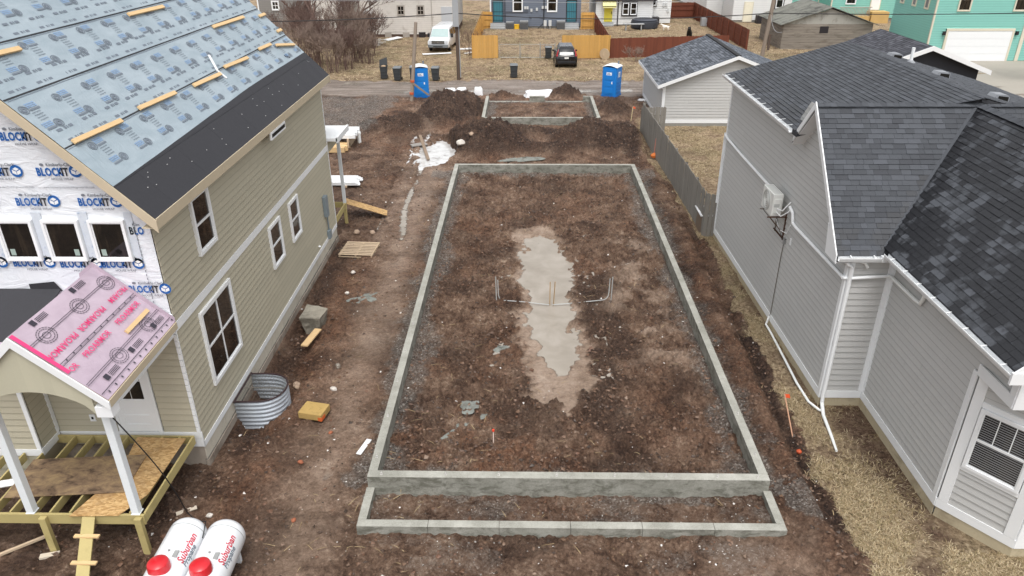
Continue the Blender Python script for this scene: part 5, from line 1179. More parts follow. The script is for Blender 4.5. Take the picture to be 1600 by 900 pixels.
# grey blue duplex
HG=house('slate_blue_house','slate blue house back wall with two barred teal doors','x' if False else -3.95,6.15,87.3,97,.5,4.2,'slate_blue_board','white_trim','charcoal_shingle',seed=40) if False else house('slate_blue_house','slate blue house back wall with two barred teal doors',-3.95,6.15,87.3,97,.25,4.4,'slate_blue_board',None,'charcoal_shingle',seed=40)
MB().box(-3.98,-3.84,87.22,87.32,.3,4.4).build('corner_trim',WT,HG)
for x in (-1.45,2.38): window(HG,(x,87.28,1.75),U2,N2,1.15,2.0,'hung',fr=.12)
for x in (-3.58,4.62):
    door(HG,x,87.28,.75,1.0,2.15,MATS['teal_iron'],MATS['dark_trim'],'barred_door'); 
    g_=MB()
    for k in range(5): g_.beam((x+.1+.2*k,87.185,.8),(x+.1+.2*k,87.185,2.85),.025,.02)
    for z in (.9,1.8,2.75): g_.beam((x,87.185,z),(x+1.0,87.185,z),.02,.03)
    g_.build('security_bars',MATS['dark_trim'],HG)
    for k in range(3): MB().box(x-.35,x+1.35,87.2-.3*(3-k),87.2-.3*(2-k)-.004,0,.22+.2*k).build('step',MATS['concrete_step'],HG)
for x,z in ((1.8,2.1),(1.15,1.9),(.55,1.8),(2.15,2.1),(-.15,2.05),(.1,2.05),(.45,1.2),(1.7,1.2)): MB().box(x,x+.22,87.15,87.27,z,z+.3).build('utility_box',M('pale_box','#c9cbcb',.5) if x not in(.45,1.7) else MATS['slate_blue_board'],HG)
MB().tube([(-2.3,87.2,.3),(-2.3,87.2,4.3)],.04,6).tube([(-2.2,87.2,1.75),(.3,87.2,1.75)],.03,6).build('pipe',MATS['dark_trim'],HG); MB().tube([(2.05,87.2,4.3),(2.05,87.15,.6),(1.4,86.6,.1)],.05,6).build('downspout',MATS['black_rubber'],HG)
def acunit(x,y,s,label):
    a=thing('condenser_unit',label,'air conditioner',(x,y,0),'condensers behind the slate blue house'); 
    MB().box(x-s/2,x+s/2,y-s/2,y+s/2,.02,s*.95).build('casing',M('condenser_grey','#6f7274',.5,.1),a,bevel=.02)
    MB().box(x-s/2-.01,x+s/2+.01,y-s/2-.01,y+s/2+.01,s*.951,s).build('lid',M('lid_grey','#9a9c9d',.5),a)
    g_=MB()
    for k in range(6): g_.box(x-s/2+.03,x+s/2-.03,y-s/2-.012,y-s/2-.002,.1+.12*k*s,.14+.12*k*s)
    g_.build('louvres',MATS['dark_trim'],a)['kind']='stuff'; return a
acunit(-1.75,86.7,.8,'condenser just left of the yellow box at the slate blue wall'); acunit(-.15,86.7,.9,'condenser just right of the yellow box at the slate blue wall')
acunit(3.95,86.7,.9,'condenser beside the right barred door of the slate blue house')
for x in (2.2,2.75): MB().box(x-.16,x+.16,86.9,87.15,.3,.9).box(x-.03,x+.03,86.95,87.1,0,.3).build('gas_meter',MATS['pale_box'],HG)
yb=MB().box(-1.25,-.7,86.5,86.95,0,.45).box(-1.27,-.68,86.48,86.97,.452,.52).build('yellow_box',M('bright_yellow','#e0b22a',.5,.05),None,bevel=.03); tag(yb,'small bright yellow box between two condensers','box')
# white house with yellow door
HW=house('white_house','low white house with yellow door and black framed windows',8.05,14.5,89.5,99,.15,2.85,'white_board',None,'charcoal_shingle',rise=1.6,seed=43)
HB_=MB().box(14.52,16.9,91.2,99,.1,4.6).build('rear_wing',MATS['white_board'],HW); boards(HW,(0,91.2,0),U2,N2,.1,4.6,.2,lambda z:(14.52,16.9),MATS['white_board'],joined=True,name='siding_boards',seed=4,thick=.016)
MB().box(14.3,17.2,90.9,99.3,4.6,4.75).build('roof',MATS['charcoal_shingle'],HW)
door(HW,8.98,89.46,.45,.95,2.0,MATS['yellow_paint'],MATS['white_trim']); MB().box(9.78,9.86,89.35,89.38,1.3,1.55).build('door_handle',MATS['dark_trim'],HW)
MB().prism([(8.75,88.7,2.25),(10.25,88.7,2.25),(10.25,89.45,2.7),(8.75,89.45,2.7)],(0,0,-.12)).box(8.75,10.25,88.7,88.76,2.0,2.2).build('awning',M('pale_yellow','#e8e09a',.6),HW)
for k in range(2): MB().box(8.8,10.1,88.9+.3*k,89.4,.0+.2*k,.2+.2*k-.003).build('step',MATS['concrete_step'],HW)
MB().box(10.95,12.75,89.36,89.46,1.05,2.62).build('window_surround',MATS['dark_trim'],HW)
for x in (11.05,11.95): window(HW,(x,89.36,1.18),U2,N2,.72,1.3,'hung',fr=.07)
MB().box(15.3-.7,15.6-.4,91.05,91.19,1.9,3.9).build('window_surround',MATS['dark_trim'],HW); window(HW,(14.68,91.05,2.0),U2,N2,.45,1.7,'hung',fr=.06)
MB().tube([(10.55,89.35,0),(10.55,89.35,2.8)],.06,6).build('downspout',MATS['dark_trim'],HW)
for x,z in ((15.9,1.9),(16.2,1.9),(16.45,1.3)): MB().box(x,x+.22,91.05,91.18,z,z+.35).build('utility_box',MATS['pale_box'],HW)
hv=thing('condenser_unit','dark condenser on the ground beside the hot tub at the white house','air conditioner',(15.1,90.7,0)); MB().box(14.7,15.5,90.3,91.1,0,.8).build('casing',MATS['dark_trim'],hv,bevel=.03)
# hot tub and bench, dogs, small bin
tub=thing('hot_tub','round dark inflatable hot tub in the yard of the white house','hot tub',(13.4,87.6,0))
MB().lathe([(1.35,0),(1.5,.1),(1.55,.5),(1.5,.78),(1.35,.85)],(13.4,87.6,0),26).build('body',M('tub_dark','#3a3d44',.5,.08),tub,smooth=True); MB().lathe([(1.38,.86),(1.42,.92),(1.2,.99),(.1,1.02)],(13.4,87.6,0),26).build('cover',M('tub_cover','#4c4f57',.6,.1),tub,smooth=True)
bn=thing('garden_bench','pale low bench in front of the hot tub','bench',(11.9,85.9,0)); MB().box(10.8,13.1,85.6,86.1,.62,.70).build('seat',MATS['concrete_step'],bn); 
for x in (11.1,12.8): MB().box(x-.05,x+.05,85.65,86.05,0,.615).build('leg',MATS['concrete_step'],bn)
# far right white block and white house
H3=house('white_block_house','white sided house with cream door and dark framed window beside the utility pole',24.3,31.0,92,104,.3,5.2,'white_board',None,'charcoal_shingle',seed=50)
door(H3,25.6,91.96,.1,.9,2.1,M('cream_door','#e8e2cd',.6),MATS['cream_trim']); MB().box(29.0,30.1,91.85,91.95,1.5,3.6).build('window_surround',MATS['dark_trim'],H3); window(H3,(29.12,91.85,1.6),U2,N2,.85,1.9,'hung',fr=.08)
hv=thing('condenser_unit','dark condenser against the left white wall near the pole','air conditioner',(27.3,91.2,0)); MB().box(26.9,27.7,90.8,91.6,0,.9).build('casing',MATS['dark_trim'],hv,bevel=.03)
H4=house('white_side_house','long white house wall beyond the red fence with narrow windows',22.3,24.25,97,118,.3,5.5,'white_board',None,'charcoal_shingle',seed=54)
for y in (99.5,103,108): window(H4,(22.28,y,1.7),(0,1,0),(-1,0,0),.8,1.5,'hung',fr=.06)
# old white garage shack behind the van
HS=house('old_white_garage','old white sided garage with grey doors and two small windows behind the van',-15.9,-7.35,81,91,.6,4.6,'old_white_board',None,'charcoal_shingle',seed=58,found='brick_dark')
boards(HS,(0,81.0,0),U2,N2,.3,.6,.2,lambda z:(-15.9,-7.35),MATS['old_white_board'],joined=True,name='siding_boards',seed=2,thick=.016)
for x in (-13.35,-11.3): window(HS,(x,80.98,2.15),U2,N2,.8,1.0,'four',fr=.1,mat_f=M('shack_trim','#a9a29a',.8,.1))
door(HS,-8.75,80.98,.3,1.1,2.7,M('grey_door','#b9bcc0',.7,.1),None); door(HS,-17.0,80.98,.5,1.1,2.3,M('white_door','#d5d5d3',.7,.06),None)
MB().box(-17.2,-15.92,81.0,90,.3,4.0).build('side_shed',MATS['old_white_board'],HS)
MB().box(-9.8,-9.4,80.8,80.97,.75,1.05).build('utility_box',MATS['pale_box'],HS); MB().tube([(-9.75,80.88,1.0),(-9.75,80.88,4.4)],.03,6).build('pipe',MATS['shack_trim'],HS)
for x in (-14.8,-12.9,-11.2,-10.2): MB().box(x,x+.7,80.9,81.0,-.1,.5).build('lattice_panel',MATS['shack_trim'] if x!=-11.2 else MATS['dark_trim'],HS)
# houses behind the bare trees
HT=house('grey_tree_house','grey house with small white window behind the bare trees',-29.5,-23.0,86,96,.3,6,'grey_old_board','white_trim','charcoal_shingle',seed=62,right=True)
window(HT,(-28.0,85.97,2.1),U2,N2,.85,1.0,'four',fr=.12); 
HU=house('pale_gable_house','pale house with white gable trim half hidden by the thicket',-23.3,-19.4,84,94,.3,4.2,'old_white_board','white_trim','blue_grey_shingle',seed=66,ridge='y',rise=1.9)
MB().prism([(-23.6,83.6,4.2),(-21.35,83.6,6.1),(-19.1,83.6,4.2),(-19.1,83.6,4.0),(-21.35,83.6,5.85),(-23.6,83.6,4.0)],(0,.05,0)).build('rake_board',WT,HU)
HV=house('grey_back_house','grey house far behind the old white garage with white framed windows',-6.6,-4.9+.2,100,112,.3,5.0,'grey_old_board',None,'charcoal_shingle',seed=68) if False else None
# sheds and teal houses on the right
SHD=thing('old_shed','old board shed with mossy grey roof beside the utility pole','shed',(25.5,73.5,0))
M('old_board','#8a8278',.9,.15,2,rv=.1,stretch=(.6,.6,4),fine=.15,stain=('#5f574e',1.5,.5,.6)); M('mossy_metal','#77776f',.8,.15,1.5,stretch=(1,1,1),fine=.12,stain=('#3c3b37',.7,.48,.75))
sx0,sx1,sy0,sy1=24.2,32.5,73.0,80.0
MB().box(sx0+.03,sx1,sy0+.03,sy1,-.2,2.3).build('wall',MATS['old_board'],SHD)
boards(SHD,(sx0,0,0),(0,1,0),(-1,0,0),0,2.3,.23,lambda z:(sy0,sy1),MATS['old_board'],seed=71,thick=.02); boards(SHD,(0,sy0,0),U2,N2,0,2.3,.23,lambda z:(sx0,sx1),MATS['old_board'],seed=72,thick=.02)
MB().prism([(sx0,sy0-.02,2.3),((sx0+sx1)/2,sy0-.02,3.65),(sx1,sy0-.02,2.3)],(0,.1,0)).build('gable',M('gable_panel','#a8a69f',.85,.1,1.5,stain=('#77736a',1.2,.5,.6)),SHD)
MB().box(sx0+3.4,sx0+4.2,sy0-.06,sy0-.03,1.5,2.1).build('window',MATS['dark_trim'],SHD)
xm=(sx0+sx1)/2
for sg in (1,-1):
    n=13
    for i in range(n):
        ya=sy0-.35+(sy1-sy0+.7)*i/n; yb_=sy0-.35+(sy1-sy0+.7)*(i+1)/n-.02; xe=xm-sg*((sx1-sx0)/2+.4); MB().prism([(xe,ya,2.2),(xm,ya,3.78),(xm,ya,3.84+.01*(i%2)),(xe,ya,2.26+.01*(i%2))],(0,yb_-ya,0)).build('roof_panel',MATS['mossy_metal'],SHD)
T1=house('teal_garage_house','large teal house with white double garage door and tan trim',34.85,46.5,67,74.6,-.1,8.5,'teal_board','cream_trim','charcoal_shingle',seed=75)
gd=MB().box(36.3,41.75,66.86,66.95,.02,2.5).build('garage_door',WV,T1)
for k in range(4): MB().box(36.32,41.73,66.84,66.858,.04+.62*k,.62+.62*k).build('door_panel',WV,gd)
for a in ((36.12,36.3,.0,2.68),(41.75,41.93,.0,2.68)): MB().box(a[0],a[1],66.84,66.96,a[2],a[3]).build('garage_trim',MATS['cream_trim'],T1)
MB().box(36.12,41.93,66.83,66.96,2.52,2.72).build('garage_trim',MATS['cream_trim'],T1)
for x in (35.85,42.05): MB().box(x,x+.2,66.75,66.95,2.2,2.5).build('wall_lamp',MATS['dark_trim'],T1)
MB().box(42.6,42.9,66.9,67.0,0,8).build('corner_trim',MATS['cream_trim'],T1)
for x in (36.6,41.3): window(T1,(x,66.97,4.1),U2,N2,1.1,1.9,'hung',fr=.1,mat_f=MATS['cream_trim'])
for y in (68.2,70.5,72.8): window(T1,(34.83,y,4.1),(0,1,0),(-1,0,0),.75,1.3,'fixed',fr=.1,mat_f=MATS['cream_trim'],glass=MATS['grey_window'])
T2=house('teal_back_house','teal house further back with raised white door and plywood landing',36.0,46.0,93,103,.4,8.5,'teal_board','cream_trim','charcoal_shingle',seed=80)
window(T2,(37.6,92.97,1.9),U2,N2,1.2,1.6,'hung',fr=.1); door(T2,40.6,92.95,1.3,1.0,2.1,WV,MATS['cream_trim'])
M('plywood','#c9a66b',.75,.15,2,fine=.1)
MB().box(40.2,42.2,91.2,92.8,.0,1.25).build('plywood_skirt',MATS['plywood'],T2); MB().box(36.6,40.1,91.4,92.8,.1,.75).build('plywood_skirt',MATS['plywood'],T2)
for k in range(22): MB().box(36.6+.16*k,36.66+.16*k,91.5,91.55,.76,1.7).build('baluster',MATS['shack_trim'],T2)
MB().box(36.5,40.2,91.45,91.6,1.7,1.78).build('handrail',MATS['shack_trim'],T2)
T3=house('teal_far_house','long teal house wall behind the shed with one small window',31.2,35.9,97,112,.5,8,'teal_board','cream_trim','charcoal_shingle',seed=84); window(T3,(33.6,96.97,2.4),U2,N2,.5,1.1,'hung',fr=.08)
# garage roof with white gable behind the grey house
M('shaded_siding','#2b2d33',.7,.05)  # wall tone darkened: deep shade of the gable put into the colour
G2=thing('neighbour_garage','dark roofed garage with white gable trim behind the grey house roof','garage',(26.5,50.6,0))
nx0,nx1,ny0,ny1=22.9,30.1,50.6,58.2; nz,nr=2.5,3.9; nm_x=26.5
MB().box(nx0,nx1,ny0,ny1,-.1,nz).build('wall',MATS['shaded_siding'],G2); MB().prism([(nx0,ny0,nz),(nm_x,ny0,nr-.15),(nx1,ny0,nz)],(0,.1,0)).build('gable',MATS['shaded_siding'],G2)
MB().prism([(nx0-.5,ny0-.5,nz-.15),(nm_x,ny0-.5,nr),(nx1+.5,ny0-.5,nz-.15),(nx1+.5,ny0-.5,nz-.3),(nm_x,ny0-.5,nr-.16),(nx0-.5,ny0-.5,nz-.3)],(0,8,0)).build('roof',MATS['roof_deck'],G2)
courses(G2,(nx0-.5,ny0-.5,nz-.15),(0,1,0),(nm_x-nx0+.5,0,nr-nz+.15),8,math.hypot(nm_x-nx0+.5,nr-nz+.15),.18,MATS['charcoal_shingle'],seed=91)
for sg in (1,-1):
    xe=nm_x-sg*(nm_x-nx0+.55); MB().prism([(xe,ny0-.55,nz-.13),(nm_x,ny0-.55,nr+.03),(nm_x,ny0-.55,nr-.27),(xe,ny0-.55,nz-.43)],(0,.05,0)).build('rake_board',WT,G2)
# driveway apron by the teal garage
o=sheet('driveway',34.5,60,52,66.95,.03,M('driveway_concrete','#a09a90',.85,.12,.6)); 
# ================= THINGS ON THE SITE =================
PINE=MATS['new_pine']
def solo(mb,name,mat_,label,cat,group=None,bevel=0,smooth=False):
    o=mb.build(name,mat_,None,smooth=smooth,bevel=bevel); me=o.data
    c=Vector((0,0,0)); n=len(me.vertices)
    for v in me.vertices: c+=v.co
    c/=n; c.z=min(v.co.z for v in me.vertices)
    for v in me.vertices: v.co-=c
    o.location=c; return tag(o,label,cat,group)
def gz(x,y): return gh(x,y)
# ---- oriented strand boards on the deck, cleated ramp ----
m,t,b=newmat('osb_sheet'); p=t.pos(); vo=t.node('ShaderNodeTexVoronoi'); vo.inputs['Scale'].default_value=16; t.link(t.pos((1,2.2,1)),vo.inputs['Vector']); sp=t.node('ShaderNodeSeparateColor'); t.link(vo.outputs['Color'],sp.inputs[0])
c=t.ramp(sp.outputs[0],[(0,'#a17c4c'),(.5,'#bf9a66'),(1,'#d3b27f')]); c=t.mix(t.math('MULTIPLY',t.step(t.noise(p,2,6,.7),.5,.62),.5),c,srgb('#8a6d4c')); t.link(c,b.inputs['Base Color']); b.inputs['Roughness'].default_value=.8
m2,t,b=newmat('muddy_board'); p=t.pos(); c=t.ramp(t.noise(t.pos((1,1.6,1)),2.5,7,.72,.4),[(.35,'#4a3a2c'),(.47,'#7d6751'),(.6,'#97805f'),(.75,'#a58c68')]); t.link(c,b.inputs['Base Color']); b.inputs['Roughness'].default_value=.7
def sheetbox(c,z,th=.014): return MB().prism([(x,y,z) for x,y in c],(0,0,th))
o=sheetbox([(-8.95,11.0),(-8.14,10.93),(-7.86,11.62),(-7.78,13.42),(-9.1,13.46),(-8.5,12.0)],DZ+.004); solo(sheetbox([(-9.15,10.95),(-8.16,10.98),(-7.84,11.6),(-7.8,13.42),(-8.95,13.46),(-8.75,12.2)],DZ+.004),'wood_sheet',m,'clean tan wood chip board lying under the muddy sheet on the deck','board')
solo(MB().prism([(-10.78,11.42,DZ+.03),(-8.36,11.62,DZ+.03),(-8.42,12.82,DZ+.03),(-10.86,12.62,DZ+.03)],(0,0,.016)),'wood_sheet',m2,'mud stained grey brown sheet lying across the deck joists','board')
rp=thing('cleated_ramp','wooden plank ramp with three cleats leading up to the deck','ramp',(-8.45,10.2,0))
a=Vector((-8.78,11.0,.93)); b_=Vector((-8.30,9.2,-.05)); MB().beam(a,b_,.24,.04).build('plank',TP,rp)
for q in (.22,.47,.72,.95): c_=a.lerp(b_,q)+Vector((0,0,.045)); MB().beam(c_-Vector((.25,-.03,0)),c_+Vector((.25,.03,0)),.08,.035).build('cleat',PINE,rp)
pb=solo(MB().beam((-11.4,11.75,DZ+.03),(-10.4,12.05,DZ+.03),.22,.02),'trim_board',WT,'short white trim board lying on the joists at the deck left','board')
# ---- propane tanks ----
mt_,t,b=newmat('tank_white'); b.inputs['Base Color'].default_value=(.78,.8,.82,1); b.inputs['Roughness'].default_value=.28; b.inputs['Coat Weight'].default_value=.3
t.link(t.bump(t.noise(t.pos(),2,2,.5),.03,.02),b.inputs['Normal'])
M('tank_red','#c8232c',.35,.06,4,coat=.4,stain=('#d9606a',5,.56,.4)); M('tag_grey','#9b9d9c',.4); M('letter_red','#c4283f',.4)
def tank(x,y1,label,rz,seed):
    T=thing('propane_tank',label,'propane tank',(x,y1-1.2,0),'propane tanks lying beside the deck',rz); L=2.4;R=.385; zc=.52
    prof=[]
    for i in range(9): q=i/8*math.pi/2; prof.append((max(R*math.sin(q),.004),-L/2+R*.75*(1-math.cos(q))))
    for i in range(9): q=i/8*math.pi/2; prof.append((max(R*math.cos(q),.004),L/2-R*.75*(1-math.sin(q))))
    mb=MB()
    vs=[];n=40
    for r,yy in prof:
        for j in range(n): a=2*math.pi*j/n; vs.append((r*math.cos(a),yy,zc+r*math.sin(a)))
    fs=[(i*n+j,i*n+(j+1)%n,(i+1)*n+(j+1)%n,(i+1)*n+j) for i in range(len(prof)-1) for j in range(n)]
    mb.add(vs,fs); mb.build('body',mt_,T,smooth=True,local=True)
    mb=MB().tube([(0,L/2-.36,zc)]*1+[(0,L/2-.345,zc)],R+.003,40,caps=False).build('weld_seam',MATS['tag_grey'],T,local=True)
    for yy in (-.75,.75): MB().box(-.28,.28,yy-.04,yy+.04,-.02,.26).build('foot',mt_,T,local=True)
    MB().lathe([(.205,0),(.20,.12),(.185,.17),(.13,.205),(.04,.22)],(0,-.27,zc+R-.04),28).build('dome_lid',MATS['tank_red'],T,smooth=True,local=True)
    MB().lathe([(.022,0),(.022,.04)],(0.02,.13,zc+R-.01),10).build('gauge',MATS['tag_grey'],T,local=True); MB().box(.10,.20,.0,.16,zc+R-.04,zc+R-.018).build('data_plate',MATS['tag_grey'],T,local=True)
    MB().tube([(0,L/2-.02,zc),(0,L/2+.05,zc+.03)],.022,8).box(-.05,.05,L/2+.02,L/2+.05,zc+.0,zc+.06).build('lifting_lug',mt_,T,local=True)
    # lettering wrapped on the right upper side
    for s_,sz,th0,m_ in (('Suburban',.20,.62,MATS['letter_red']),('Propane',.16,.36,MATS['print_grey'])):
        vs,fs=text_mesh(s_,sz,.004,.15,'LEFT'); out=[]
        for v in vs:
            th=th0+v[1]/R; out.append(((R+.004)*math.cos(th),v[0]*.95-.05,zc+(R+.004)*math.sin(th)))
        MB().add(out,fs).build('lettering',m_,T,local=True)
    return T
tank(-6.80,11.22,'left propane tank with red dome lid, dark cord over its end, on the mud',math.radians(.5),1)
tank(-6.0,11.18,'right propane tank with red dome lid and red script, nearest the foundation',math.radians(1.5),2)
M('cord_black','#222123',.6); 
cp=[]; P0=Vector((-7.62,10.86,3.6)); P1=Vector((-7.40,12.05,.04)); P2=Vector((-6.78,11.28,.55))
for i in range(15): q=i/14; c_=P0.lerp(P1,q); c_.z-=.30*math.sin(math.pi*q); c_.y+=.25*math.sin(math.pi*q); cp.append(c_)
cp+= [Vector((-7.1,11.8,.05)),Vector((-6.85,11.5,.3)),P2,Vector((-6.48,11.1,.72)),Vector((-6.43,10.75,.62))]
solo(MB().tube(cp,.012,6),'cord',MATS['cord_black'],'thin black cord hanging from the porch corner to the left propane tank','cord')
# ---- corrugated window well ----
WWl=thing('window_well','corrugated galvanised steel window well against the house foundation','window well',(-6.9,16.15,0))
wy0,wy1=15.50,16.80; wx0,wx1=-7.50,-6.32
pth=[(wx0,wy0)]
for i in range(19):
    q=i/18; a=-math.pi/2+math.pi*q
    pth.append((wx0+.45+.73*math.cos(a)**.8 if math.cos(a)>0 else wx0+.45,(wy0+wy1)/2+.65*math.sin(a)))
pth.append((wx0,wy1))
def wavesurf(off):
    vs=[];fs=[];nz=49
    for k in range(nz):
        z=lerp(-.5,.50,k/(nz-1)); w_=.018*math.sin(k/(nz-1)*2*math.pi*8)+off
        for i,(x,y) in enumerate(pth):
            a=Vector(pth[max(i-1,0)]);b_=Vector(pth[min(i+1,len(pth)-1)]); d=(b_-a).normalized(); n_=Vector((d.y,-d.x)); vs.append((x+n_.x*w_,y+n_.y*w_,z))
    m=len(pth)
    for k in range(nz-1):
        for i in range(m-1): fs.append((k*m+i,k*m+i+1,(k+1)*m+i+1,(k+1)*m+i))
    return vs,fs
M('corrugated_steel','#b9c0c8',.4,.1,3,metal=.3,stain=('#5f5a55',2.2,.58,.6))
o=MB().add(*wavesurf(0)).build('steel_wall',MATS['corrugated_steel'],WWl,smooth=True); sl2=o.modifiers.new('thickness','SOLIDIFY'); sl2.thickness=.006
MB().tube([(x,y,.51) for x,y in pth],.024,8).build('rim_edge',M('dark_rim','#3a2a2c',.5),WWl); MB().beam((-7.49,15.45,.51),(-7.49,16.85,.51),.04,.03).build('rim_edge',MATS['dark_rim'],WWl)
mb=MB()
for k in range(14): mb.tube([(-7.46+.085*k if k<14 else 0,15.55 if k<8 else 15.62+.03*(k-8),.525),(-7.46+.085*k,16.75 if k<8 else 16.68-.03*(k-8),.525)],.004,4)
mb.tube([(-7.46,16.1,.53),(-6.36,16.1,.53)],.012,6); g_=mb.build('cover_grid',MATS['dull_steel'],WWl); g_['kind']='stuff'
# ---- pallet ----
PL_=thing('pallet','weathered wooden pallet lying on the mud by the house','pallet',(-6.42,26.1,.02),rz=math.radians(-4))
for i in range(9): MB().box(-.66,.66,-.62+.145*i,-.62+.145*i+.082,.10,.118).build('deck_board',M('pallet_wood','#c0ab91',.8,.15,3,rv=.08,fine=.1),PL_,local=True,bevel=.003)
for x in (-.64,-.02,.6): MB().box(x,x+.04,-.62,.64,.018,.10).build('stringer',MATS['pallet_wood'],PL_,local=True)
for y in (-.62,-.1,.53): MB().box(-.66,.66,y,y+.09,0,.017).build('bottom_board',MATS['pallet_wood'],PL_,local=True)
# ---- concrete chunk, planks, foam ----
M('chunk_concrete','#958f82',.9,.15,2,fine=.1,bump=.5,stain=('#5a554b',1.6,.48,.7))
o=MB().hexa([(-7.0,20.3,-.3),(-6.6,20.35,-.3),(-6.5,20.9,-.3),(-7.05,21.0,-.3),(-7.12,20.2,.33),(-6.5,20.3,.27),(-6.4,20.95,.29),(-7.1,21.1,.37)])
ch=solo(o,'concrete_chunk',MATS['chunk_concrete'],'broken tilted block of concrete in the mud against the house foundation','concrete block')
sb=ch.modifiers.new('detail','SUBSURF'); sb.subdivision_type='SIMPLE'; sb.levels=4; sb.render_levels=4; tx=bpy.data.textures.new('rough','CLOUDS'); tx.noise_scale=.25; dp_=ch.modifiers.new('rough','DISPLACE'); dp_.texture=tx; dp_.strength=.10
def board(a,b_,w_,h,name,m_,label,cat='board'): return solo(MB().beam(a,b_,w_,h),name,m_,label,cat)
board((-6.50,20.0,.06),(-6.68,19.0,.05),.22,.04,'wood_scrap',PINE,'short pale plank lying in the mud in front of the concrete chunk')
board((-7.75,29.75,.75),(-6.0,30.0,.08),.62,.015,'wood_sheet',m,'narrow wood chip board sloping down from the rear porch to the mud')
board((-4.02,14.05,.03),(-3.86,14.62,.03),.13,.012,'white_scrap',WT,'small white strip lying beside the left foundation corner','scrap')
board((-7.62,12.0,.03),(-7.25,12.22,.03),.11,.02,'wood_scrap',M('pale_scrap','#cbbfae',.8,.1),'short pale offcut under the black cord by the propane tanks')
board((-9.9,10.75,.04),(-9.55,10.85,.04),.12,.05,'wood_scrap',MATS['pale_scrap'],'small offcut beside the left deck leg')
board((-11.3,10.4,.03),(-10.0,11.3,.1),.06,.05,'wood_scrap',MATS['pallet_wood'],'thin stick lying under the deck front edge')
board((-6.15,42.4,.12),(-5.15,38.0,.02),.17,.04,'plank',M('wet_plank','#8a7866',.8,.15),'long brown plank lying across the white patch')
board((-6.4,40.5,0.05),(-5.6,40.9,.05),.5,.05,'flat_stone',M('grey_stone','#8f8a85',.85,.15),'flat grey slab at the left edge of the white patch','stone')
fb=thing('foam_block','yellow foam block with an orange corner lying on the mud','foam block',(-5.5,15.65,.02),rz=math.radians(-12))
f1=MB().box(-.33,.33,-.26,.26,0,.2).build('block',M('yellow_foam','#b0935a',.9,.15,6,fine=.15,bump=.6,bs=50,stain=('#7d6a3c',8,.55,.6)),fb,local=True,bevel=.02)
MB().box(.22,.335,-.263,-.05,.0,.12).build('orange_corner',M('orange_foam','#c9612f',.8,.15,8),fb,local=True,bevel=.01)
# trim lumber stacks by the rear porch
ts=thing('trim_stack','stack of long white trim boards behind the rear porch post','lumber',(-8.9,34,0))
for i in range(5):
    for j in range(3): MB().box(-10.4+.08*j,-7.9-.1*j-.07*((i*7)%3),33.5+.22*i,33.68+.22*i,.12+.05*j,.165+.05*j).build('trim_board',WV,ts)
for x in (-10,-8.6): MB().box(x,x+.09,33.4,34.7,.03,.118).build('bearer',MATS['pallet_wood'],ts)
ws=thing('gutter_stack','pile of white gutter lengths on lumber beyond the rear porch','lumber',(-10.3,41,0))
for i in range(6): MB().box(-11.8,-9.45-.05*(i%2),40.1+.28*i,40.32+.28*i,.55,.75+.05*(i%2)).build('gutter_length',WV,ws)
for i in range(4): MB().box(-12,-9.9+.1*(i%2),39.2+.3*i,39.42+.3*i,.02+.0*i,.3).build('lumber_length',PINE,ws)
for x in (-11.6,-9.9): MB().box(x,x+.1,40.0,41.9,.05,.545).build('bearer',MATS['pallet_wood'],ws)
solo(MB().lathe([(.11,0),(.11,.5),(.13,.5),(.13,.62),(.02,.66)],(-9.5,41.3,gz(-9.5,41.3)-.05),16),'cleanout_pipe',MATS['pvc_white'],'short white capped pipe standing in the mud left of the white patch','pipe',smooth=True)
# survey stakes
def survey(x,y,h,lean,label,col='#d9552d',flag=True,wood='#c96a4a'):
    z=gz(x,y); S=thing('survey_stake',label,'stake',(x,y,z)); MB().beam((0,0,-.1),(lean[0],lean[1],h),.028,.02).build('stick',M('stake_%s'%wood[1:],wood,.7,.15),S,local=True)
    if flag:
        L=Vector((lean[0],lean[1],h)); MB().add([(0,0,0),(.14,.02,-.03),(.17,-.01,-.13),(.02,-.02,-.11)],[(0,1,2,3)]).build('ribbon',M('flag_%s'%col[1:],col,.5),S,local=True).location=L
    return S
survey(6.80,14.75,.75,(-.06,1.05),'red tipped survey stake leaning over the black trench edge near the drain pipe',wood='#b48a70')
survey(6.62,45.9,.9,(.12,.3),'pale survey stake with pink ribbon between garage foundation and weathered fence',wood='#c7b98f')
s_=survey(6.92,38.5,1.0,(.05,.1),'pink survey stake with orange ribbon at the foot of the weathered fence',wood='#c98070'); MB().lathe([(.16,0),(.18,.12),(.05,.24)],(0,0,0),9).build('ribbon_bunch',M('orange_ribbon','#d97a3a',.6,.1),s_,local=True)
solo(MB().lathe([(.06,0),(.07,.05),(.02,.09)],(6.76,14.35,gz(6.76,14.35)),9),'orange_ribbon',M('flag_orange','#b8502c',.6),'bunch of orange ribbon on the mud at the leaning stake foot','ribbon')
survey(-.74,14.45,.38,(0,.0),'short stake with pale pink flagging inside the front of the foundation',wood='#f3ded2',flag=False)
MB().lathe([(.03,0),(.03,.05)],(-.74,14.45,gz(-.74,14.45)+.35),8).build('ribbon',M('pink_red','#e2492f',.5),[o for o in COL.objects if o.name.startswith('survey_stake')][-1])
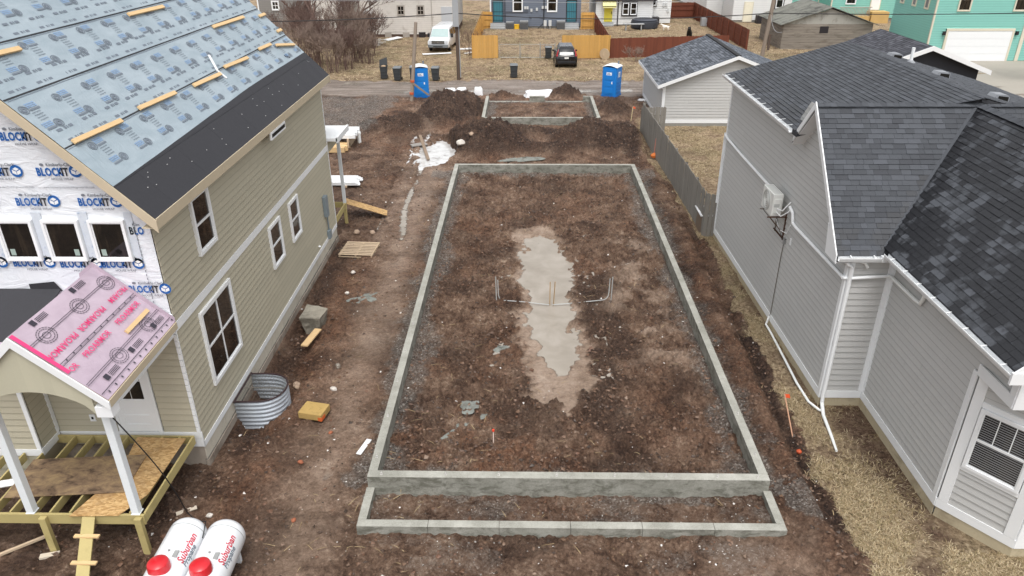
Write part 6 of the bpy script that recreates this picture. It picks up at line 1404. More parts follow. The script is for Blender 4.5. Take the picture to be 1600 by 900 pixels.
# portable toilets
M('toilet_blue','#1f7fd1',.42,.06,3,fine=.03); M('toilet_blue_dark','#1a6cb8',.45,.05); M('roof_white','#eceff1',.4,.03)
def toilet(x,y,rz,label):
    T=thing('portable_toilet',label,'portable toilet',(x,y,0),'blue portable toilets by the alley',rz)
    MB().box(-.56,.56,-.56,.56,0,.12).build('skid',MATS['toilet_blue_dark'],T,local=True,bevel=.01)
    c_=.07; poly=[(-.54+c_,-.54),(.54-c_,-.54),(.54,-.54+c_),(.54,.54-c_),(.54-c_,.54),(-.54+c_,.54),(-.54,.54-c_),(-.54,-.54+c_)]
    MB().prism([(a,b_,.12) for a,b_ in poly],(0,0,1.92)).build('cabin',MATS['toilet_blue'],T,local=True,bevel=.012)
    # raised door, ribs, arched panels
    MB().box(-.36,.36,-.565,-.541,.2,1.88).build('door',MATS['toilet_blue'],T,local=True,bevel=.01)
    for k in range(3): MB().box(-.30,.30,-.582,-.566,.3+.5*k*.9,.62+.45*k).build('door_rib',MATS['toilet_blue_dark'] if k==9 else MATS['toilet_blue'],T,local=True,bevel=.012)
    for s in (-1,1):
        for k in range(4): MB().box(s*.541,s*.562,-.38,.38,.3+.2*k*1.1,.42+.2*k*1.1).build('side_rib',MATS['toilet_blue'],T,local=True,bevel=.01)
        MB().box(s*.541,s*.552,-.17,.17,1.35,1.72).build('notice',MATS['roof_white'],T,local=True)
        for k in range(3): MB().box(s*.553,s*.555,-.12,.12,1.42+.09*k,1.45+.09*k).build('notice_line',MATS['print_grey'],T,local=True)
    MB().box(-.2,.2,-.576,-.566,1.42,1.72).build('notice',MATS['roof_white'],T,local=True)
    for k in range(3): MB().box(-.15,.15-.05*k,-.579,-.577,1.48+.08*k,1.51+.08*k).build('notice_line',MATS['ink_blue'],T,local=True)
    MB().box(.2,.28,-.59,-.566,.95,1.1).build('latch',MATS['roof_white'],T,local=True)
    vs=[];n=9
    for i in range(n):
        for j in range(n):
            u=i/(n-1)*2-1; v=j/(n-1)*2-1; vs.append((u*.57,v*.57,2.04+.20*(1-u**2)*(1-.35*v**2)+.02))
    fs=[(i*n+j,(i+1)*n+j,(i+1)*n+j+1,i*n+j+1) for i in range(n-1) for j in range(n-1)]
    r=MB().add(vs,fs).build('roof',MATS['roof_white'],T,smooth=True,local=True); sd2=r.modifiers.new('thickness','SOLIDIFY'); sd2.thickness=.03
    MB().lathe([(.05,2.1),(.05,2.36),(.07,2.38)],(.3,.35,0),10).build('vent_stack',MATS['print_grey'],T,local=True)
toilet(6.15,53.35,math.radians(-28),'blue portable toilet with white roof right of the garage foundation')
toilet(-7.45,53.1,math.radians(12),'blue portable toilet behind the leaning pole on the alley edge')
# trash cans
M('can_grey','#3c3f41',.5,.08); M('can_lid','#6f7375',.5,.08)
def can(x,y,rz,label,lid='closed',h=1.0,m_='can_lid'):
    T=thing('trash_can',label,'trash can',(x,y,gz(x,y)),'wheeled trash cans along the alley',rz)
    MB().hexa([(-.23,-.25,.08),(.23,-.25,.08),(.23,.28,.08),(-.23,.28,.08),(-.30,-.34,h),(.30,-.34,h),(.30,.36,h),(-.30,.36,h)]).build('body',MATS['can_grey'],T,local=True,bevel=.02)
    for z in (.35,.62): MB().box(-.27,.27,-.335 if z>.5 else -.30,-.27,z,z+.05).build('rib',MATS['can_grey'],T,local=True)
    MB().box(-.32,.32,-.36,.38,h-.05,h).build('rim',MATS['can_grey'],T,local=True,bevel=.01)
    if lid=='closed': MB().hexa([(-.32,-.38,h+.003),(.32,-.38,h+.003),(.32,.40,h+.003),(-.32,.40,h+.003),(-.26,-.30,h+.09),(.26,-.30,h+.09),(.28,.38,h+.07),(-.28,.38,h+.07)]).build('lid',MATS[m_],T,local=True,bevel=.015)
    else:
        MB().hexa([(-.31,.37,h),(.31,.37,h),(.31,.42,h),(-.31,.42,h),(-.30,.45,h+.4),(.30,.45,h+.4),(.30,.50,h+.6),(-.30,.50,h+.38)]).build('lid',MATS['can_grey'],T,local=True,bevel=.02)
        MB().lathe([(.25,0),(.22,.10),(.10,.16),(.02,.18)],(0,0,h-.1),9).build('rubbish',M('rubbish_tan','#a08a70',.8,.3,12),T,local=True)
    for s in (-1,1): MB().tube([(s*.24,.32,.12),(s*.29,.32,.12)],.12,14).build('wheel',MATS['black_rubber'],T,local=True)
    MB().tube([(-.22,.38,h-.02),(-.22,.45,h-.0),(.22,.45,h-.0),(.22,.38,h-.02)],.018,6).build('handle',MATS['can_grey'],T,local=True)
can(-11.1,59.0,.15,'open overfilled trash can, leftmost of the cans on the alley','open'); can(-9.95,58.5,-.05,'closed grey trash can beside the open one on the alley'); can(-8.75,58.9,.1,'trash can half hidden left behind the blue toilet'); can(-7.0,58.6,.0,'trash can with rubbish just right behind the blue toilet')
can(-.9,59.7,.05,'lone grey trash can with pale lid in the middle of the alley edge'); can(2.05,68.0,.0,'dark trash can tucked left behind the parked black car')
# utility poles, cables
M('pole_wood','#8d8073',.85,.15,1.5,stretch=(2,2,.3),fine=.15); M('pole_dark','#5a4c42',.85,.2,1.5,stretch=(2,2,.3))
UP=thing('utility_pole','dark wooden utility pole with grey box left of the yellow fence','utility pole',(-5.2,58.9,0))
MB().tube([(-5.2,58.9,-.3),(-5.22,58.9,5),(-5.25,58.9,9.5)],[.16,.14,.11],12).build('pole',MATS['pole_dark'],UP,smooth=True)
MB().box(-5.5,-5.05,58.55,58.75,4.0,6.6).build('riser_box',M('riser_grey','#a2a4a6',.5,.06),UP,bevel=.02); MB().box(-6.4,-4.0,58.84,58.96,8.6,8.75).build('crossarm',MATS['pole_wood'],UP); MB().tube([(-5.05,58.8,.2),(-5.08,58.8,4.0)],.03,8).build('riser',MATS['riser_grey'],UP)
LP=thing('leaning_pole','leaning bare pole with orange tape and a short brace in front of blue toilet','pole',(-7.95,51.6,0))
MB().tube([(-7.95,51.6,-.2),(-7.72,52.1,2.3),(-7.45,52.6,5.1)],[.13,.125,.11],10).build('pole',MATS['pole_wood'],LP,smooth=True); MB().beam((-7.78,51.75,1.2),(-6.75,51.9,.35),.09,.12).build('brace',MATS['pole_wood'],LP)
for z in (.45,1.25): MB().lathe([(.145,0),(.145,.14)],(-7.95+.1*z,51.6+.21*z,z),12).build('orange_tape',M('orange_tape','#c8603c',.6),LP)
UP2=thing('utility_pole','pale utility pole rising between the grey garage roof and the old shed','utility pole',(18.6,60.5,0))
MB().tube([(18.6,60.5,-.3),(18.95,60.5,5),(19.3,60.5,9.8)],[.17,.15,.12],12).build('pole',MATS['pole_wood'],UP2,smooth=True); MB().box(18.95,19.15,60.3,60.36,2.0,3.2).build('riser',MATS['pole_dark'],UP2)
MB().box(18.0,20.5,60.44,60.56,8.6,8.75).build('crossarm',MATS['pole_wood'],UP2)
def cable(pts,r,label,mat_='cord_black',sag=.3,name='overhead_cable'):
    P=[]
    for a,b_ in zip(pts[:-1],pts[1:]):
        a=Vector(a);b_=Vector(b_)
        for i in range(10): q=i/10; c_=a.lerp(b_,q); c_.z-=sag*4*q*(1-q); P.append(c_)
    P.append(Vector(pts[-1])); return solo(MB().tube(P,r,5),name,MATS[mat_],label,'cable')
cable([(-34,59,4.6),(-5.2,58.8,4.95),(18.95,60.4,4.75),(60,60.4,5.6)],.035,'thick black overhead cable strung along the alley between the poles',sag=.42)
cable([(-34,59.1,6.5),(-5.2,58.9,5.9),(18.98,60.4,5.9),(60,60.4,7)],.014,'thin upper grey wire strung along the alley between the poles','riser_grey',sag=.3)
cable([(18.95,60.5,4.6),(9.9,30,7.6)],.012,'thin pale service wire from the right pole towards the grey house','riser_grey',sag=.4)
# wooden reel, white bags, tarps
RL=thing('cable_reel','small wooden cable reel leaning on the yellow fence end','reel',(7.05,67.9,.45))
for s in (-.16,.12): MB().tube([(0,s,0),(.02,s+.04,0)],.46,20).build('flange',M('reel_wood','#b9a58a',.8,.15),RL,local=True)
MB().tube([(0,-.14,0),(0,.14,0)],.2,12).build('drum',MATS['reel_wood'],RL,local=True)
M('bag_white','#e6e7e8',.5,.05,3,stain=('#b8b4b0',5,.6,.5)); M('tarp_black','#1b1b1d',.45,.1)
def bag(x,y,sx,sy,h,label,rz,seed,mat_='bag_white',name='white_bag',cat='bag',grp='white bags by the alley'):
    R=np.random.default_rng(seed); n=18; vs=[];fs=[]; z0=gz(x,y)-.03
    lv=[(0,.92),(.12,1.05),(.45,1.0),(.8,.95),(.95,.8),(1.0,.3)]
    for q,r in lv:
        for j in range(n):
            a=2*math.pi*j/n; e=.35; cx=abs(math.cos(a))**e*np.sign(math.cos(a)); cy=abs(math.sin(a))**e*np.sign(math.sin(a)); k=1+R.uniform(-.07,.07)
            vs.append((cx*sx/2*r*k,cy*sy/2*r*k,q*h*(1+R.uniform(-.1,.1))))
    m_=len(lv)
    for i in range(m_-1):
        for j in range(n): fs.append((i*n+j,i*n+(j+1)%n,(i+1)*n+(j+1)%n,(i+1)*n+j))
    fs.append(tuple(range((m_-1)*n,m_*n)))
    o=MB().add(vs,fs).build(name,MATS[mat_],None,local=True,smooth=True); o.location=(x,y,z0); o.rotation_euler=(0,0,rz); return tag(o,label,cat,grp)
bag(-5.35,53.1,.85,.6,.62,'white bag, leftmost of three, behind the big dirt heap',.1,1); bag(-4.55,53.3,.7,.55,.6,'white bag, middle of three, touching the left one',-.15,2); bag(-3.35,53.4,.62,.5,.58,'white bag standing alone near the garage foundation corner',.05,3)
bag(1.05,53.2,2.1,1.1,.42,'crumpled white sheet behind the garage foundation',.12,4,name='white_tarp',cat='tarp',grp=None)
bag(9.0,53.2,.9,.9,1.1,'black plastic bundle between the blue toilet and grey garage',.4,5,'tarp_black','black_tarp','tarp',None)
bag(8.3,51.6,.9,.3,.12,'white scrap of sheet on the mud near the garage corner',-.5,6,name='white_scrap',cat='scrap',grp=None)
# vehicles
def loft(st,mb=None,m=0):
    mb=mb or MB(); k=len(mb.v); rings=[]
    for (y,zb,hb,zm,hm,zt,ht) in st:
        r=[(-hb,zb),(-hm,lerp(zb,zm,.35)),(-hm,zm),(-ht,zt-.07),(-ht*.86,zt),(ht*.86,zt),(ht,zt-.07),(hm,zm),(hm,lerp(zb,zm,.35)),(hb,zb)]
        rings.append(r); mb.v+= [(x,y,z) for x,z in r]
    n=10
    for i in range(len(st)-1):
        for j in range(n): q=k+i*n; mb.f.append((q+j,q+(j+1)%n,q+n+(j+1)%n,q+n+j)); mb.m.append(m)
    mb.f.append(tuple(k+j for j in range(n))); mb.m.append(m); q=k+(len(st)-1)*n; mb.f.append(tuple(q+j for j in range(n))); mb.m.append(m)
    return mb
def sidewin(st,i0,i1,s,a=.15,b_=.82,t0=0,t1=1):
    def pt(i,q,tt):
        A=st[i]; x=lerp(A[4],A[6],q)+.012; z=lerp(A[3],A[5]-.07,q); return (s*x,A[0],z)
    p=[pt(i0,a,0),pt(i1,a,0),pt(i1,b_,0),pt(i0,b_,0)]
    return [tuple(Vector(p[0]).lerp(Vector(p[1]),t0)),tuple(Vector(p[0]).lerp(Vector(p[1]),t1)),tuple(Vector(p[3]).lerp(Vector(p[2]),t1)),tuple(Vector(p[3]).lerp(Vector(p[2]),t0))]
M('car_black','#17181b',.25,.05,coat=.6); M('car_roof','#1b1c1f',.12,.02,coat=1); M('lamp_red','#a3202a',.3); M('lamp_clear','#c9ccd0',.15); M('chrome','#b9bcc0',.2,metal=.8); M('plate','#e8e8e4',.4); M('van_white','#e3e6e8',.3,.03,coat=.5); M('grille_dark','#232427',.5); M('bumper_grey','#6f7376',.5)
mcg,t,b=newmat('car_glass'); b.inputs['Base Color'].default_value=(.04,.05,.055,1); b.inputs['Roughness'].default_value=.04; b.inputs['Coat Weight'].default_value=1
def wheels(T,hw,ys,r=.36):
    for s in (-1,1):
        for y in ys:
            w_=MB().tube([(s*(hw-.2),y,r),(s*(hw+.01),y,r)],r,22).build('wheel',MATS['black_rubber'],T,local=True,smooth=True); MB().tube([(s*(hw+.0),y,r),(s*(hw+.018),y,r)],r*.58,14).build('rim',MATS['chrome'],w_,local=True)
V1_=thing('parked_suv','black compact SUV parked facing the yellow fence, rear towards the alley','car',(3.45,63.5,0),rz=math.radians(1))
st=[(0,.42,.72,.78,.84,.98,.78),(.08,.32,.84,.98,.9,1.06,.80),(.35,.28,.88,1.02,.92,1.52,.66),(.62,.26,.88,1.02,.92,1.66,.62),(1.6,.25,.88,1.0,.92,1.70,.63),(2.7,.25,.88,.98,.92,1.62,.62),(3.45,.26,.88,.98,.91,1.08,.76),(4.2,.3,.86,.86,.88,.94,.74),(4.45,.42,.70,.66,.78,.74,.60)]
loft(st).build('body',MATS['car_black'],V1_,local=True,smooth=True)
MB().add([(-.58,.13,1.10),(.58,.13,1.10),(.52,.395,1.50),(-.52,.395,1.50)],[(0,1,2,3)]).build('rear_window',mcg,V1_,local=True).location=(0,-.035,.01)
MB().add([(-.72,3.42,1.1),(.72,3.42,1.1),(.56,2.74,1.6),(-.56,2.74,1.6)],[(3,2,1,0)]).build('windscreen',mcg,V1_,local=True).location=(0,.02,.02)
for s in (-1,1):
    for a,b2,t0,t1 in ((3,4,.1,.95),(4,5,.05,.9)): MB().add(sidewin(st,a,b2,s,t0=t0,t1=t1),[(0,1,2,3)]).build('side_window',mcg,V1_,local=True)
    MB().prism([(s*.74,-.0,1.0),(s*.87,.04,1.0),(s*.81,.14,1.25),(s*.70,.30,1.50),(s*.65,.30,1.50),(s*.72,.10,1.2)],(0,.04,0)).build('tail_lamp',MATS['lamp_red'],V1_,local=True)
    MB().box(s*.92,s*1.08,2.65,2.8,.98,1.12).build('wing_mirror',MATS['car_black'],V1_,local=True,bevel=.02)
MB().box(-.62,.62,-.02,.05,.97,1.02).build('chrome_strip',MATS['chrome'],V1_,local=True); MB().box(-.17,.17,-.03,.0,.80,.93).build('number_plate',MATS['plate'],V1_,local=True); MB().box(-.75,.75,-.05,.06,.42,.6).build('bumper',MATS['grille_dark'],V1_,local=True,bevel=.02)
MB().box(-.55,.55,.7,2.6,1.685,1.712).build('roof_panel',M('roof_glare','#9a9ea3',.15,coat=1),V1_,local=True,bevel=.01)  # pale grey panel: sky glare painted onto the black car roof
wheels(V1_,.90,(.75,3.55))
V2_=thing('parked_van','white passenger van parked beside the old white garage, facing the alley','van',(-8.15,71.4,0),rz=math.radians(-5))
st=[(0,.5,.86,.75,.96,1.02,.82),(.12,.42,.95,.95,1.0,1.14,.90),(.85,.4,.98,1.1,1.02,1.28,.90),(1.45,.4,.98,1.15,1.02,1.98,.80),(1.8,.4,.98,1.15,1.02,2.08,.80),(5.3,.4,.98,1.15,1.02,2.1,.80),(5.5,.5,.9,1.1,.98,1.95,.76)]
loft(st).build('body',MATS['van_white'],V2_,local=True,smooth=True)
MB().add([(-.84,.86,1.28),(.84,.86,1.28),(.74,1.43,1.93),(-.74,1.43,1.93)],[(0,1,2,3)]).build('windscreen',M('screen_glass','#93a9a8',.12,.1,coat=1),V2_,local=True).location=(0,-.03,.02)
for s in (-1,1):
    for a,t0,t1 in ((1,0,0),(4,.02,.3),(4,.33,.62),(4,.65,.96)):
        if a==4: MB().add(sidewin(st,4,5,s,t0=t0,t1=t1),[(0,1,2,3)]).build('side_window',mcg,V2_,local=True)
    MB().add([(s*1.03,1.3,1.2),(s*1.03,1.85,1.2),(s*.87,1.85,1.85),(s*.88,1.5,1.85)],[(0,1,2,3)]).build('side_window',mcg,V2_,local=True)
    MB().box(s*.62,s*.90,-.03,.06,.80,1.05).build('headlight',MATS['lamp_clear'],V2_,local=True,bevel=.01)
    MB().box(s*1.02,s*1.22,1.2,1.35,1.2,1.55).build('wing_mirror',MATS['grille_dark'],V2_,local=True,bevel=.02)
MB().box(-.60,.60,-.04,.05,.78,1.06).build('grille',MATS['grille_dark'],V2_,local=True)
for z in (.84,.92,1.0): MB().box(-.56,.56,-.055,-.042,z,z+.035).build('grille_bar',MATS['chrome'],V2_,local=True)
MB().tube([(0,-.06,.93),(0,-.066,.93)],.07,12).build('badge',MATS['chrome'],V2_,local=True); MB().box(-.95,.95,-.12,.06,.45,.72).build('bumper',MATS['bumper_grey'],V2_,local=True,bevel=.03); MB().box(-.45,.45,-.125,-.121,.5,.6).build('air_slot',MATS['grille_dark'],V2_,local=True)
wheels(V2_,1.0,(1.0,4.5),.37)
# scattered white panels in the back yard
for (a,b_,w_,lab) in (((-9.5,70.2,.06),(-6.9,70.9,.06),.5,'long white panel on the grass in front of the van'),((-6.3,72.9,.08),(-5.2,73.2,.08),.6,'small white panel right of the utility pole'),((-5.6,70.6,.05),(-5.0,71.3,.05),.35,'white offcut beside the left yellow fence'),((-14.3,78.2,.1),(-13.0,79.6,.2),.9,'bent white sheet lying against the old white garage')):
    board(a,b_,w_,.04,'loose_sheet',WV,lab,'panel')
bp=thing('board_pile','heap of bleached boards at the edge of the thicket','lumber',(-15.5,75.5,0))
for i in range(11): a=random.uniform(-.5,.5); L_=random.uniform(1.0,1.7); c_=Vector((-15.6+random.uniform(-.5,.5),75.2+random.uniform(-1.2,1.2),.08+.05*i)); d=Vector((math.cos(a),math.sin(a)*.8,random.uniform(-.05,.1)))*L_; MB().beam(c_-d,c_+d,.16,.03).build('board',M('bleached_board','#c3bfba',.85,.1),bp)
# dogs
def dog(x,y,rz,s,mat_,label,group=None):
    D=bpy.data.meshes.new('dog')
    P=[((0,0,.42),.13),((.0,-.22,.42),.12),((0,.24,.45),.14),((0,.40,.58),.08),((0,.50,.66),.085),((0,.63,.63),.045),
       ((.08,.22,.25),.05),((.08,.24,.04),.035),((-.08,.22,.25),.05),((-.08,.24,.04),.035),((.09,-.24,.27),.06),((.09,-.30,.15),.035),((.09,-.26,.03),.032),((-.09,-.24,.27),.06),((-.09,-.30,.15),.035),((-.09,-.26,.03),.032),
       ((0,-.36,.46),.03),((0,-.5,.56),.02),((.05,.48,.76),.02),((-.05,.48,.76),.02)]
    E_=[(0,1),(0,2),(2,3),(3,4),(4,5),(2,6),(6,7),(2,8),(8,9),(1,10),(10,11),(11,12),(1,13),(13,14),(14,15),(1,16),(16,17),(4,18),(4,19)]
    D.from_pydata([tuple(c*s for c in p) for p,_ in P],E_,[]); o=bpy.data.objects.new('dog',D); COL.objects.link(o)
    sk=o.modifiers.new('skin','SKIN'); sb=o.modifiers.new('sub','SUBSURF'); sb.levels=1; sb.render_levels=1
    for v,(_,r) in zip(D.skin_vertices[0].data,P): v.radius=(r*s,r*s)
    D.skin_vertices[0].data[0].use_root=True
    D.materials.append(mat_); o.location=(x,y,0); o.rotation_euler=(0,0,rz)
    dg=bpy.context.evaluated_depsgraph_get(); me=bpy.data.meshes.new_from_object(o.evaluated_get(dg)); me.name='dog'; bpy.data.objects.remove(o); me.materials.clear(); me.materials.append(mat_)
    o=bpy.data.objects.new('dog',me); COL.objects.link(o); o.location=(x,y,0); o.rotation_euler=(0,0,rz); return tag(o,label,'dog',group)
dog(15.45,85.4,1.4,1.0,M('dog_white','#e8e2d8',.8,.1,3,stain=('#7a5a44',3,.56,.8)),'small white and brown dog standing on the grass right of the tub')
dog(16.55,78.2,2.9,2.0,M('dog_black','#151416',.7,.1),'black dog standing behind the red fence facing away')
gb=MB().box(20.1,20.9,88.9,89.7,.0,.9).build('grey_bin',MATS['riser_grey'],None,bevel=.04); tag(gb,'grey plastic bin against the ribbed red fence','bin')
# ================= TREES AND THICKET =================
M('bark','#5d5048',.9,.2,2,fine=.15); M('twig','#6f5a52',.9,.2,1); M('twig_pale','#8d7b70',.9,.2,1)
def branches(mb,p,d,L,r,depth,R,twig=None,spread=.6,up=.1,minr=.006,sides=4):
    pts=[Vector(p)]; rs=[r]; n=4; dd=Vector(d).normalized()
    for i in range(n):
        dd=(dd+Vector((R.uniform(-1,1),R.uniform(-1,1),R.uniform(-.6,.8)+up))*.17).normalized(); pts.append(pts[-1]+dd*L/n); rs.append(lerp(r,r*.6,(i+1)/n))
    mb.tube(pts,rs,sides if r>.03 else 3,caps=False)
    if depth==0: return
    k=R.randint(3,4) if depth>1 else R.randint(3,6)
    for i in range(k):
        q=R.uniform(.3,1.0); j=min(int(q*n),n-1); b_=pts[j].lerp(pts[j+1],q*n-j); ax=Vector((R.uniform(-1,1),R.uniform(-1,1),R.uniform(-.5,1))); nd=(dd+ax*spread*1.3+Vector((0,0,up))).normalized()
        branches(mb,b_,nd,L*R.uniform(.55,.8),max(rs[j]*.55,minr),depth-1,R,twig,spread,up,minr,sides)
def tree(x,y,h,seed,label,lean=(0,0),name='bare_tree',cat='tree',grp=None,stems=1,depth=4,r=.16,mats=('bark','twig'),spread=.6,minr=.012):
    R=random.Random(seed); T=thing(name,label,cat,(x,y,0),grp); tr=MB(); cr=MB()
    for s in range(stems):
        a=R.uniform(0,6.28); o_=.35*(stems>1); b0=Vector((x+o_*math.cos(a)*R.random()*2,y+o_*math.sin(a)*R.random()*2,-.2)); top=b0+Vector((lean[0]+R.uniform(-.1,.1)*h*.5*(stems>1)*2,lean[1]+R.uniform(-.1,.1)*h*.5,h*.42)); mid=b0.lerp(top,.5)+Vector((R.uniform(-.1,.1),R.uniform(-.1,.1),0))
        tr.tube([b0,mid,top],[r,r*.85,r*.7],8)
        for k in range(R.randint(3,5) if stems==1 else 2):
            q=R.uniform(.55,1.0) if k else 1.0; c_=b0.lerp(top,q); d=Vector((R.uniform(-1,1)*spread+lean[0]*.2,R.uniform(-1,1)*spread+lean[1]*.2,R.uniform(.5,1.1)))
            branches(cr,c_,d,h*.3,r*.55,depth-1,R,spread=spread,minr=minr)
    tr.build('trunk',MATS[mats[0]],T,smooth=True); c_=cr.build('crown',MATS[mats[1]],T); return T
tspec=[(-19.3,70.5,8.5,.17,'tall bare multi limbed tree nearest the blue roof edge'),(-16.6,67.5,6.5,.11,'bare tree in the thicket just above the roof corner'),(-15.6,70.8,7.5,.13,'bare tree in the middle of the thicket with vine tangles'),(-22.5,76.5,8.5,.15,'bare tree furthest left before the grey house'),(-17.6,74.5,7.5,.12,'bare tree standing behind the thicket centre')]
for i,(x,y,h,r,lab) in enumerate(tspec): tree(x,y,h,100+i,lab,grp='bare trees of the thicket',r=r,depth=5,spread=.7,minr=.014)
sspec=[(-18.2,66.0,3.6,'low bare bush in the left front of the thicket'),(-16.0,64.8,3.4,'dense bare bush at the front of the thicket over the roof corner'),(-14.8,66.6,3.6,'bare bush at the right front edge of the thicket'),(-14.3,69.6,3.9,'bare bush right of the middle trees facing the lawn'),(-17.0,69.4,4.6,'tangled bare bush between the two middle trees'),(-19.9,72.8,4.3,'tangled bare bush behind the tall left tree'),(-20.8,68.2,3.8,'low bare bush hugging the blue roof edge'),(-14.6,73.6,4.0,'bare bush behind the pile of bleached boards')]
sspec+=[(-15.9,61.6,3.6,'low bare bush at the alley edge right above the roof corner'),(-14.7,62.9,3.8,'bare bush at the alley edge, right end of the thicket'),(-17.3,62.4,4.2,'tall bare bush at the alley edge left of the roof corner bush'),(-17.9,64.2,4.6,'dense brown bush behind the alley edge bushes'),(-13.6,65.6,3.0,'small bare bush standing out onto the lawn by the open can'),(-18.9,67.0,5.2,'tall tangled bush between the blue roof and the first trees'),(-15.3,68.0,5.2,'tall tangled bush in the thicket centre right'),(-21.5,72.0,5.0,'tall bare bush left behind the blue roof edge')]
for i,(x,y,h,lab) in enumerate(sspec): tree(x,y,h,200+i,lab,name='bare_bush',cat='bush',grp='bare bushes of the thicket',stems=9,depth=4,r=.035,mats=('twig','twig' if i%2 else 'twig_pale'),spread=.75,minr=.011)
tree(-18.8,79.0,8.0,301,'bare tree whose branches reach across the old white garage wall',lean=(2.6,-.8),r=.17,depth=5,spread=.8,minr=.016)
tree(9.6,67.0,1.7,302,'small dry bush at the foot of the red fence near the reel',name='dry_bush',cat='bush',stems=9,depth=3,r=.02,mats=('twig_pale','twig_pale'),spread=.9,minr=.010)
tree(-5.0,70.0,2.6,303,'thin reddish sapling clump between utility pole and yellow fence',name='dry_bush',cat='bush',stems=7,depth=3,r=.02,mats=('twig','twig'),spread=.5,minr=.008)
tree(40.5,57.5,9.5,304,'bare tree at the right picture edge in front of the teal garage',lean=(-1.4,0),r=.2,depth=5,spread=.9,minr=.014)
# ================= LOOSE GROUND STUFF =================
def in_view(x,y,m=40):
    d=np.stack([x,y,np.full_like(x,-CZ)],-1); k=d@np.array(f_); X=800+F_*(d@np.array(r_))/k; Y=450-F_*(d@np.array(u_))/k
    return (k>0)&(X>-m)&(X<1600+m)&(Y>-m)&(Y<900+m)
def ground_z(x,y): return ground_fn(x,y)[0]
FLAT=lambda x,y: (((x>-17)&(x<-7.45)&(y>13.6)&(y<27.4))|((x>7.9)&(x<16)&(y>16.3)&(y<27.7))|((x>9.0)&(y>11.2)&(y<17))|((x>8.3)&(x<16.7)&(y>45)&(y<53)))
def scatter_rocks(name,n,xs,ys,size,mat_,dens=None,seed=1,sq=.6,sink=.3):
    R=np.random.default_rng(seed); x=R.uniform(*xs,n); y=ys[0]+(ys[1]-ys[0])*R.uniform(0,1,n)**1.25
    z,A,B,Cc=ground_fn(x,y); keep=in_view(x,y)&~FLAT(x,y)
    wall=((np.abs(x+3.41)<.16)|(np.abs(x-5.4)<.16))&(y>11.4)&(y<35.9); wall|=((np.abs(y-12.83)<.17)|(np.abs(y-35.65)<.17)|(np.abs(y-11.63)<.17))&(x>-3.7)&(x<5.7); keep&=~wall
    if dens is not None: keep&=R.uniform(0,1,n)<dens(x,y,z,A,B,Cc)
    x,y,z=x[keep],y[keep],z[keep]; m_=len(x); s=size[0]*(size[1]/size[0])**(R.uniform(0,1,m_)**2.2)
    base=np.array([(1,0,0),(0,1,0),(-1,0,0),(0,-1,0),(0,0,1),(0,0,-1)],float); F8=np.array([(0,1,4),(1,2,4),(2,3,4),(3,0,4),(1,0,5),(2,1,5),(3,2,5),(0,3,5)])
    V=base[None]*(s[:,None,None]*.5)*R.uniform(.55,1.35,(m_,6,1)); V[:,:,2]*=sq; V+=R.uniform(-.18,.18,(m_,6,3))*s[:,None,None]
    a=R.uniform(0,6.28,m_); c,s2=np.cos(a),np.sin(a); X=V[:,:,0]*c[:,None]-V[:,:,1]*s2[:,None]; Y=V[:,:,0]*s2[:,None]+V[:,:,1]*c[:,None]
    W=np.stack([X+x[:,None],Y+y[:,None],V[:,:,2]+(z+s*sq*.5*(1-2*sink))[:,None]],-1).reshape(-1,3)
    Fc=(np.arange(m_)[:,None,None]*6+F8[None]).reshape(-1,3); o=npmesh(name,W,Fc,mat_,kind='stuff'); return o
def tonemat(name,cols,rough=.8):
    m,t,b=newmat(name); r=t.rnd(); c=t.ramp(r,[(i/(len(cols)-1),c_) for i,c_ in enumerate(cols)]); c=t.mix(.3,c,t.ramp(t.noise(t.pos(),40,3,.6),[(.3,cols[0]),(.7,cols[-1])])); t.link(c,b.inputs['Base Color']); t.val(b.inputs['Roughness'],rough); return m
cm1=tonemat('mud_clods',('#1d1410','#3b2a21','#553d2f','#70543f','#6b4632','#907a68'),.55)
dn=lambda x,y,z,A,B,Cc: np.clip((1-A[:,2]*1.1)*(.25+.75*Cc[:,2]+.6*B[:,1]+.8*Cc[:,1])*(1-A[:,0])*(1-B[:,2])*np.clip(fbm(x,y,.9,301,3)*3-.8,0.1,1),0,1)
scatter_rocks('mud_clods',120000,(-10,7.6),(9.6,52),(.022,.13),cm1,dn,seed=5,sink=.35)
gm1=tonemat('gravel_stones',('#55524e','#8a8680','#a5a29c','#c9c6c0','#70665c'),.85)
scatter_rocks('gravel_stones',60000,(-13,8),(9.6,54),(.015,.05),gm1,lambda x,y,z,A,B,Cc:np.clip(A[:,1]*.75+.015,0,1)*(1-A[:,0])*(1-B[:,2]),seed=6,sink=.25)
wm1=tonemat('pale_rubble',('#d8d4ce','#eceae6','#bdb5ab','#f4f3f1'),.8)
scatter_rocks('pale_rubble',2600,(-9,7.2),(9.6,45),(.02,.09),wm1,lambda x,y,z,A,B,Cc:.5*(1-A[:,0])*np.clip(.25+1.2*(fbm(x,y,.6,401,3)-.45)*4*(x>1.5)+.3*(x<-4),0,1),seed=7,sink=.15)
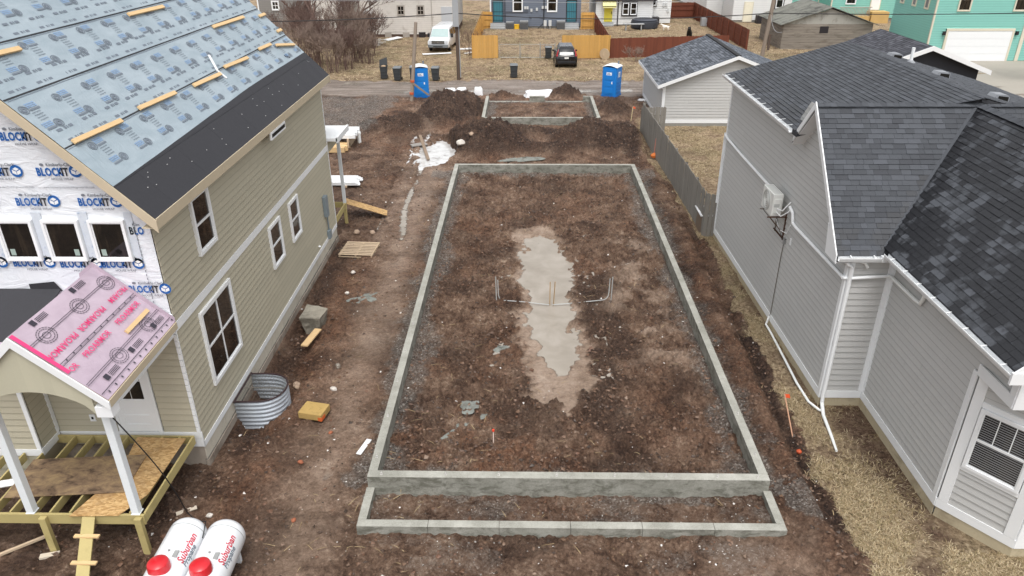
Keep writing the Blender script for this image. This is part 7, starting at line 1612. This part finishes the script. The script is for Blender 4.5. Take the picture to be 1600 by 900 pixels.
# countable stones lying on the open mud
M('stone_tan','#a58f7c',.85,.2,6); M('stone_red','#9a5f45',.85,.2,6); M('stone_pale','#cfc8bf',.85,.1,6)
for i,(x,y,s,m_,lab) in enumerate(((-6.88,12.0,.16,'stone_pale','pale chip left of the track near the propane tanks'),(-5.0,11.9,.13,'stone_red','reddish stone right of the propane tank end'),(-5.35,13.75,.15,'stone_red','reddish stone on open mud below the yellow foam block'),(-4.9,14.9,.12,'stone_red','small orange brown stone right of the foam block'),(-6.45,17.3,.3,'stone_tan','rounded tan stone behind the window well rim'),(-6.1,22.4,.16,'stone_pale','pale stone in the mud above the concrete chunk'),(-6.25,24.1,.2,'stone_pale','white stone in the mud between the pallet and concrete chunk'),(-5.3,16.9,.2,'stone_pale','pale broken stone above the yellow foam block'),(-6.9,27.9,.3,'stone_tan','tan lump of stone near the rear porch leg'),(-6.3,28.1,.28,'stone_tan','tan lump of stone right of the one at the porch leg'),(-3.5,39.2,.5,'stone_pale','grey boulder at the right edge of the white patch'),(-2.9,39.5,.35,'stone_tan','small boulder in the heap beside the white patch'),(5.5,14.4,.14,'stone_pale','white chip in the brown strip right of the foundation'))):
    R=np.random.default_rng(900+i); o=MB().lathe([(.35,0),(.5,.16),(.46,.36),(.25,.5),(.05,.54)],(0,0,0),9)
    o.v=[(v[0]*s*R.uniform(.85,1.2),v[1]*s*.8*R.uniform(.85,1.2),v[2]*s*R.uniform(.85,1.15)) for v in o.v]; q=o.build('stone',MATS[m_],None,local=True,smooth=True); q.location=(x,y,gz(x,y)-.02*s); q.rotation_euler=(0,0,i*1.3); tag(q,lab,'stone')
# straw and dead grass
def blades(name,n,xs,ys,mat_,L=(.05,.13),W=.008,dens=None,seed=3,lay=.45,ypow=1.0):
    R=np.random.default_rng(seed); x=R.uniform(*xs,n); y=ys[0]+(ys[1]-ys[0])*R.uniform(0,1,n)**ypow; z,A,B,Cc=ground_fn(x,y); keep=in_view(x,y)&~FLAT(x,y); d=A[:,0] if dens is None else dens(x,y,z,A,B,Cc); keep&=R.uniform(0,1,n)<d
    x,y,z=x[keep],y[keep],z[keep]; m_=len(x); a=R.uniform(0,6.28,m_); l=R.uniform(*L,m_); t_=R.uniform(.05,lay,m_); dx,dy,dz=np.cos(a)*np.cos(t_)*l,np.sin(a)*np.cos(t_)*l,np.sin(t_)*l
    px,py=-np.sin(a)*W,np.cos(a)*W; P0=np.stack([x-px,y-py,z-.004],-1);P1=np.stack([x+px,y+py,z-.004],-1);M1=np.stack([x+dx*.55+px*.8,y+dy*.55+py*.8,z+dz*.7+.012],-1);M0=np.stack([x+dx*.55-px*.8,y+dy*.55-py*.8,z+dz*.7+.012],-1);T=np.stack([x+dx,y+dy,z+dz*.75],-1)
    V=np.stack([P0,P1,M1,M0,T],1).reshape(-1,3); k=np.arange(m_)[:,None]*5
    Fq=np.concatenate([k+np.array([[0,1,2]]),k+np.array([[0,2,3]]),k+np.array([[3,2,4]])],0); return npmesh(name,V,Fq,mat_,kind='stuff')
bm1=tonemat('dead_grass_tones',('#6b5844','#a8916f','#c4af8c','#dccbab','#9a855f','#7d744f'),.8)
def gd(x,y,z,A,B,Cc): return A[:,0]*np.clip(.12+4.2*(fbm(x,y,1.1,501,4)-.42),.02,1)*(1-.85*Cc[:,1])
blades('dead_grass',220000,(6.5,12.5),(9.5,28),bm1,(.05,.19),.006,gd,seed=3,ypow=1.2)
blades('yard_grass',70000,(6.3,12.8),(27.6,46),bm1,(.07,.16),.010,gd,seed=4)
blades('back_yard_grass',90000,(-22,26),(58.5,100),bm1,(.12,.3),.022,gd,seed=8,ypow=1.3)
sm1=tonemat('straw_tones',('#8f7a5a','#b79f78','#c9b48c'),.8)
blades('straw_litter',2600,(-8,7),(9.6,50),sm1,(.12,.4),.006,lambda x,y,z,A,B,Cc:.8*(1-A[:,0])*np.clip((fbm(x,y,.5,601,3)-.5)*6,.05,1),seed=9,lay=.15)
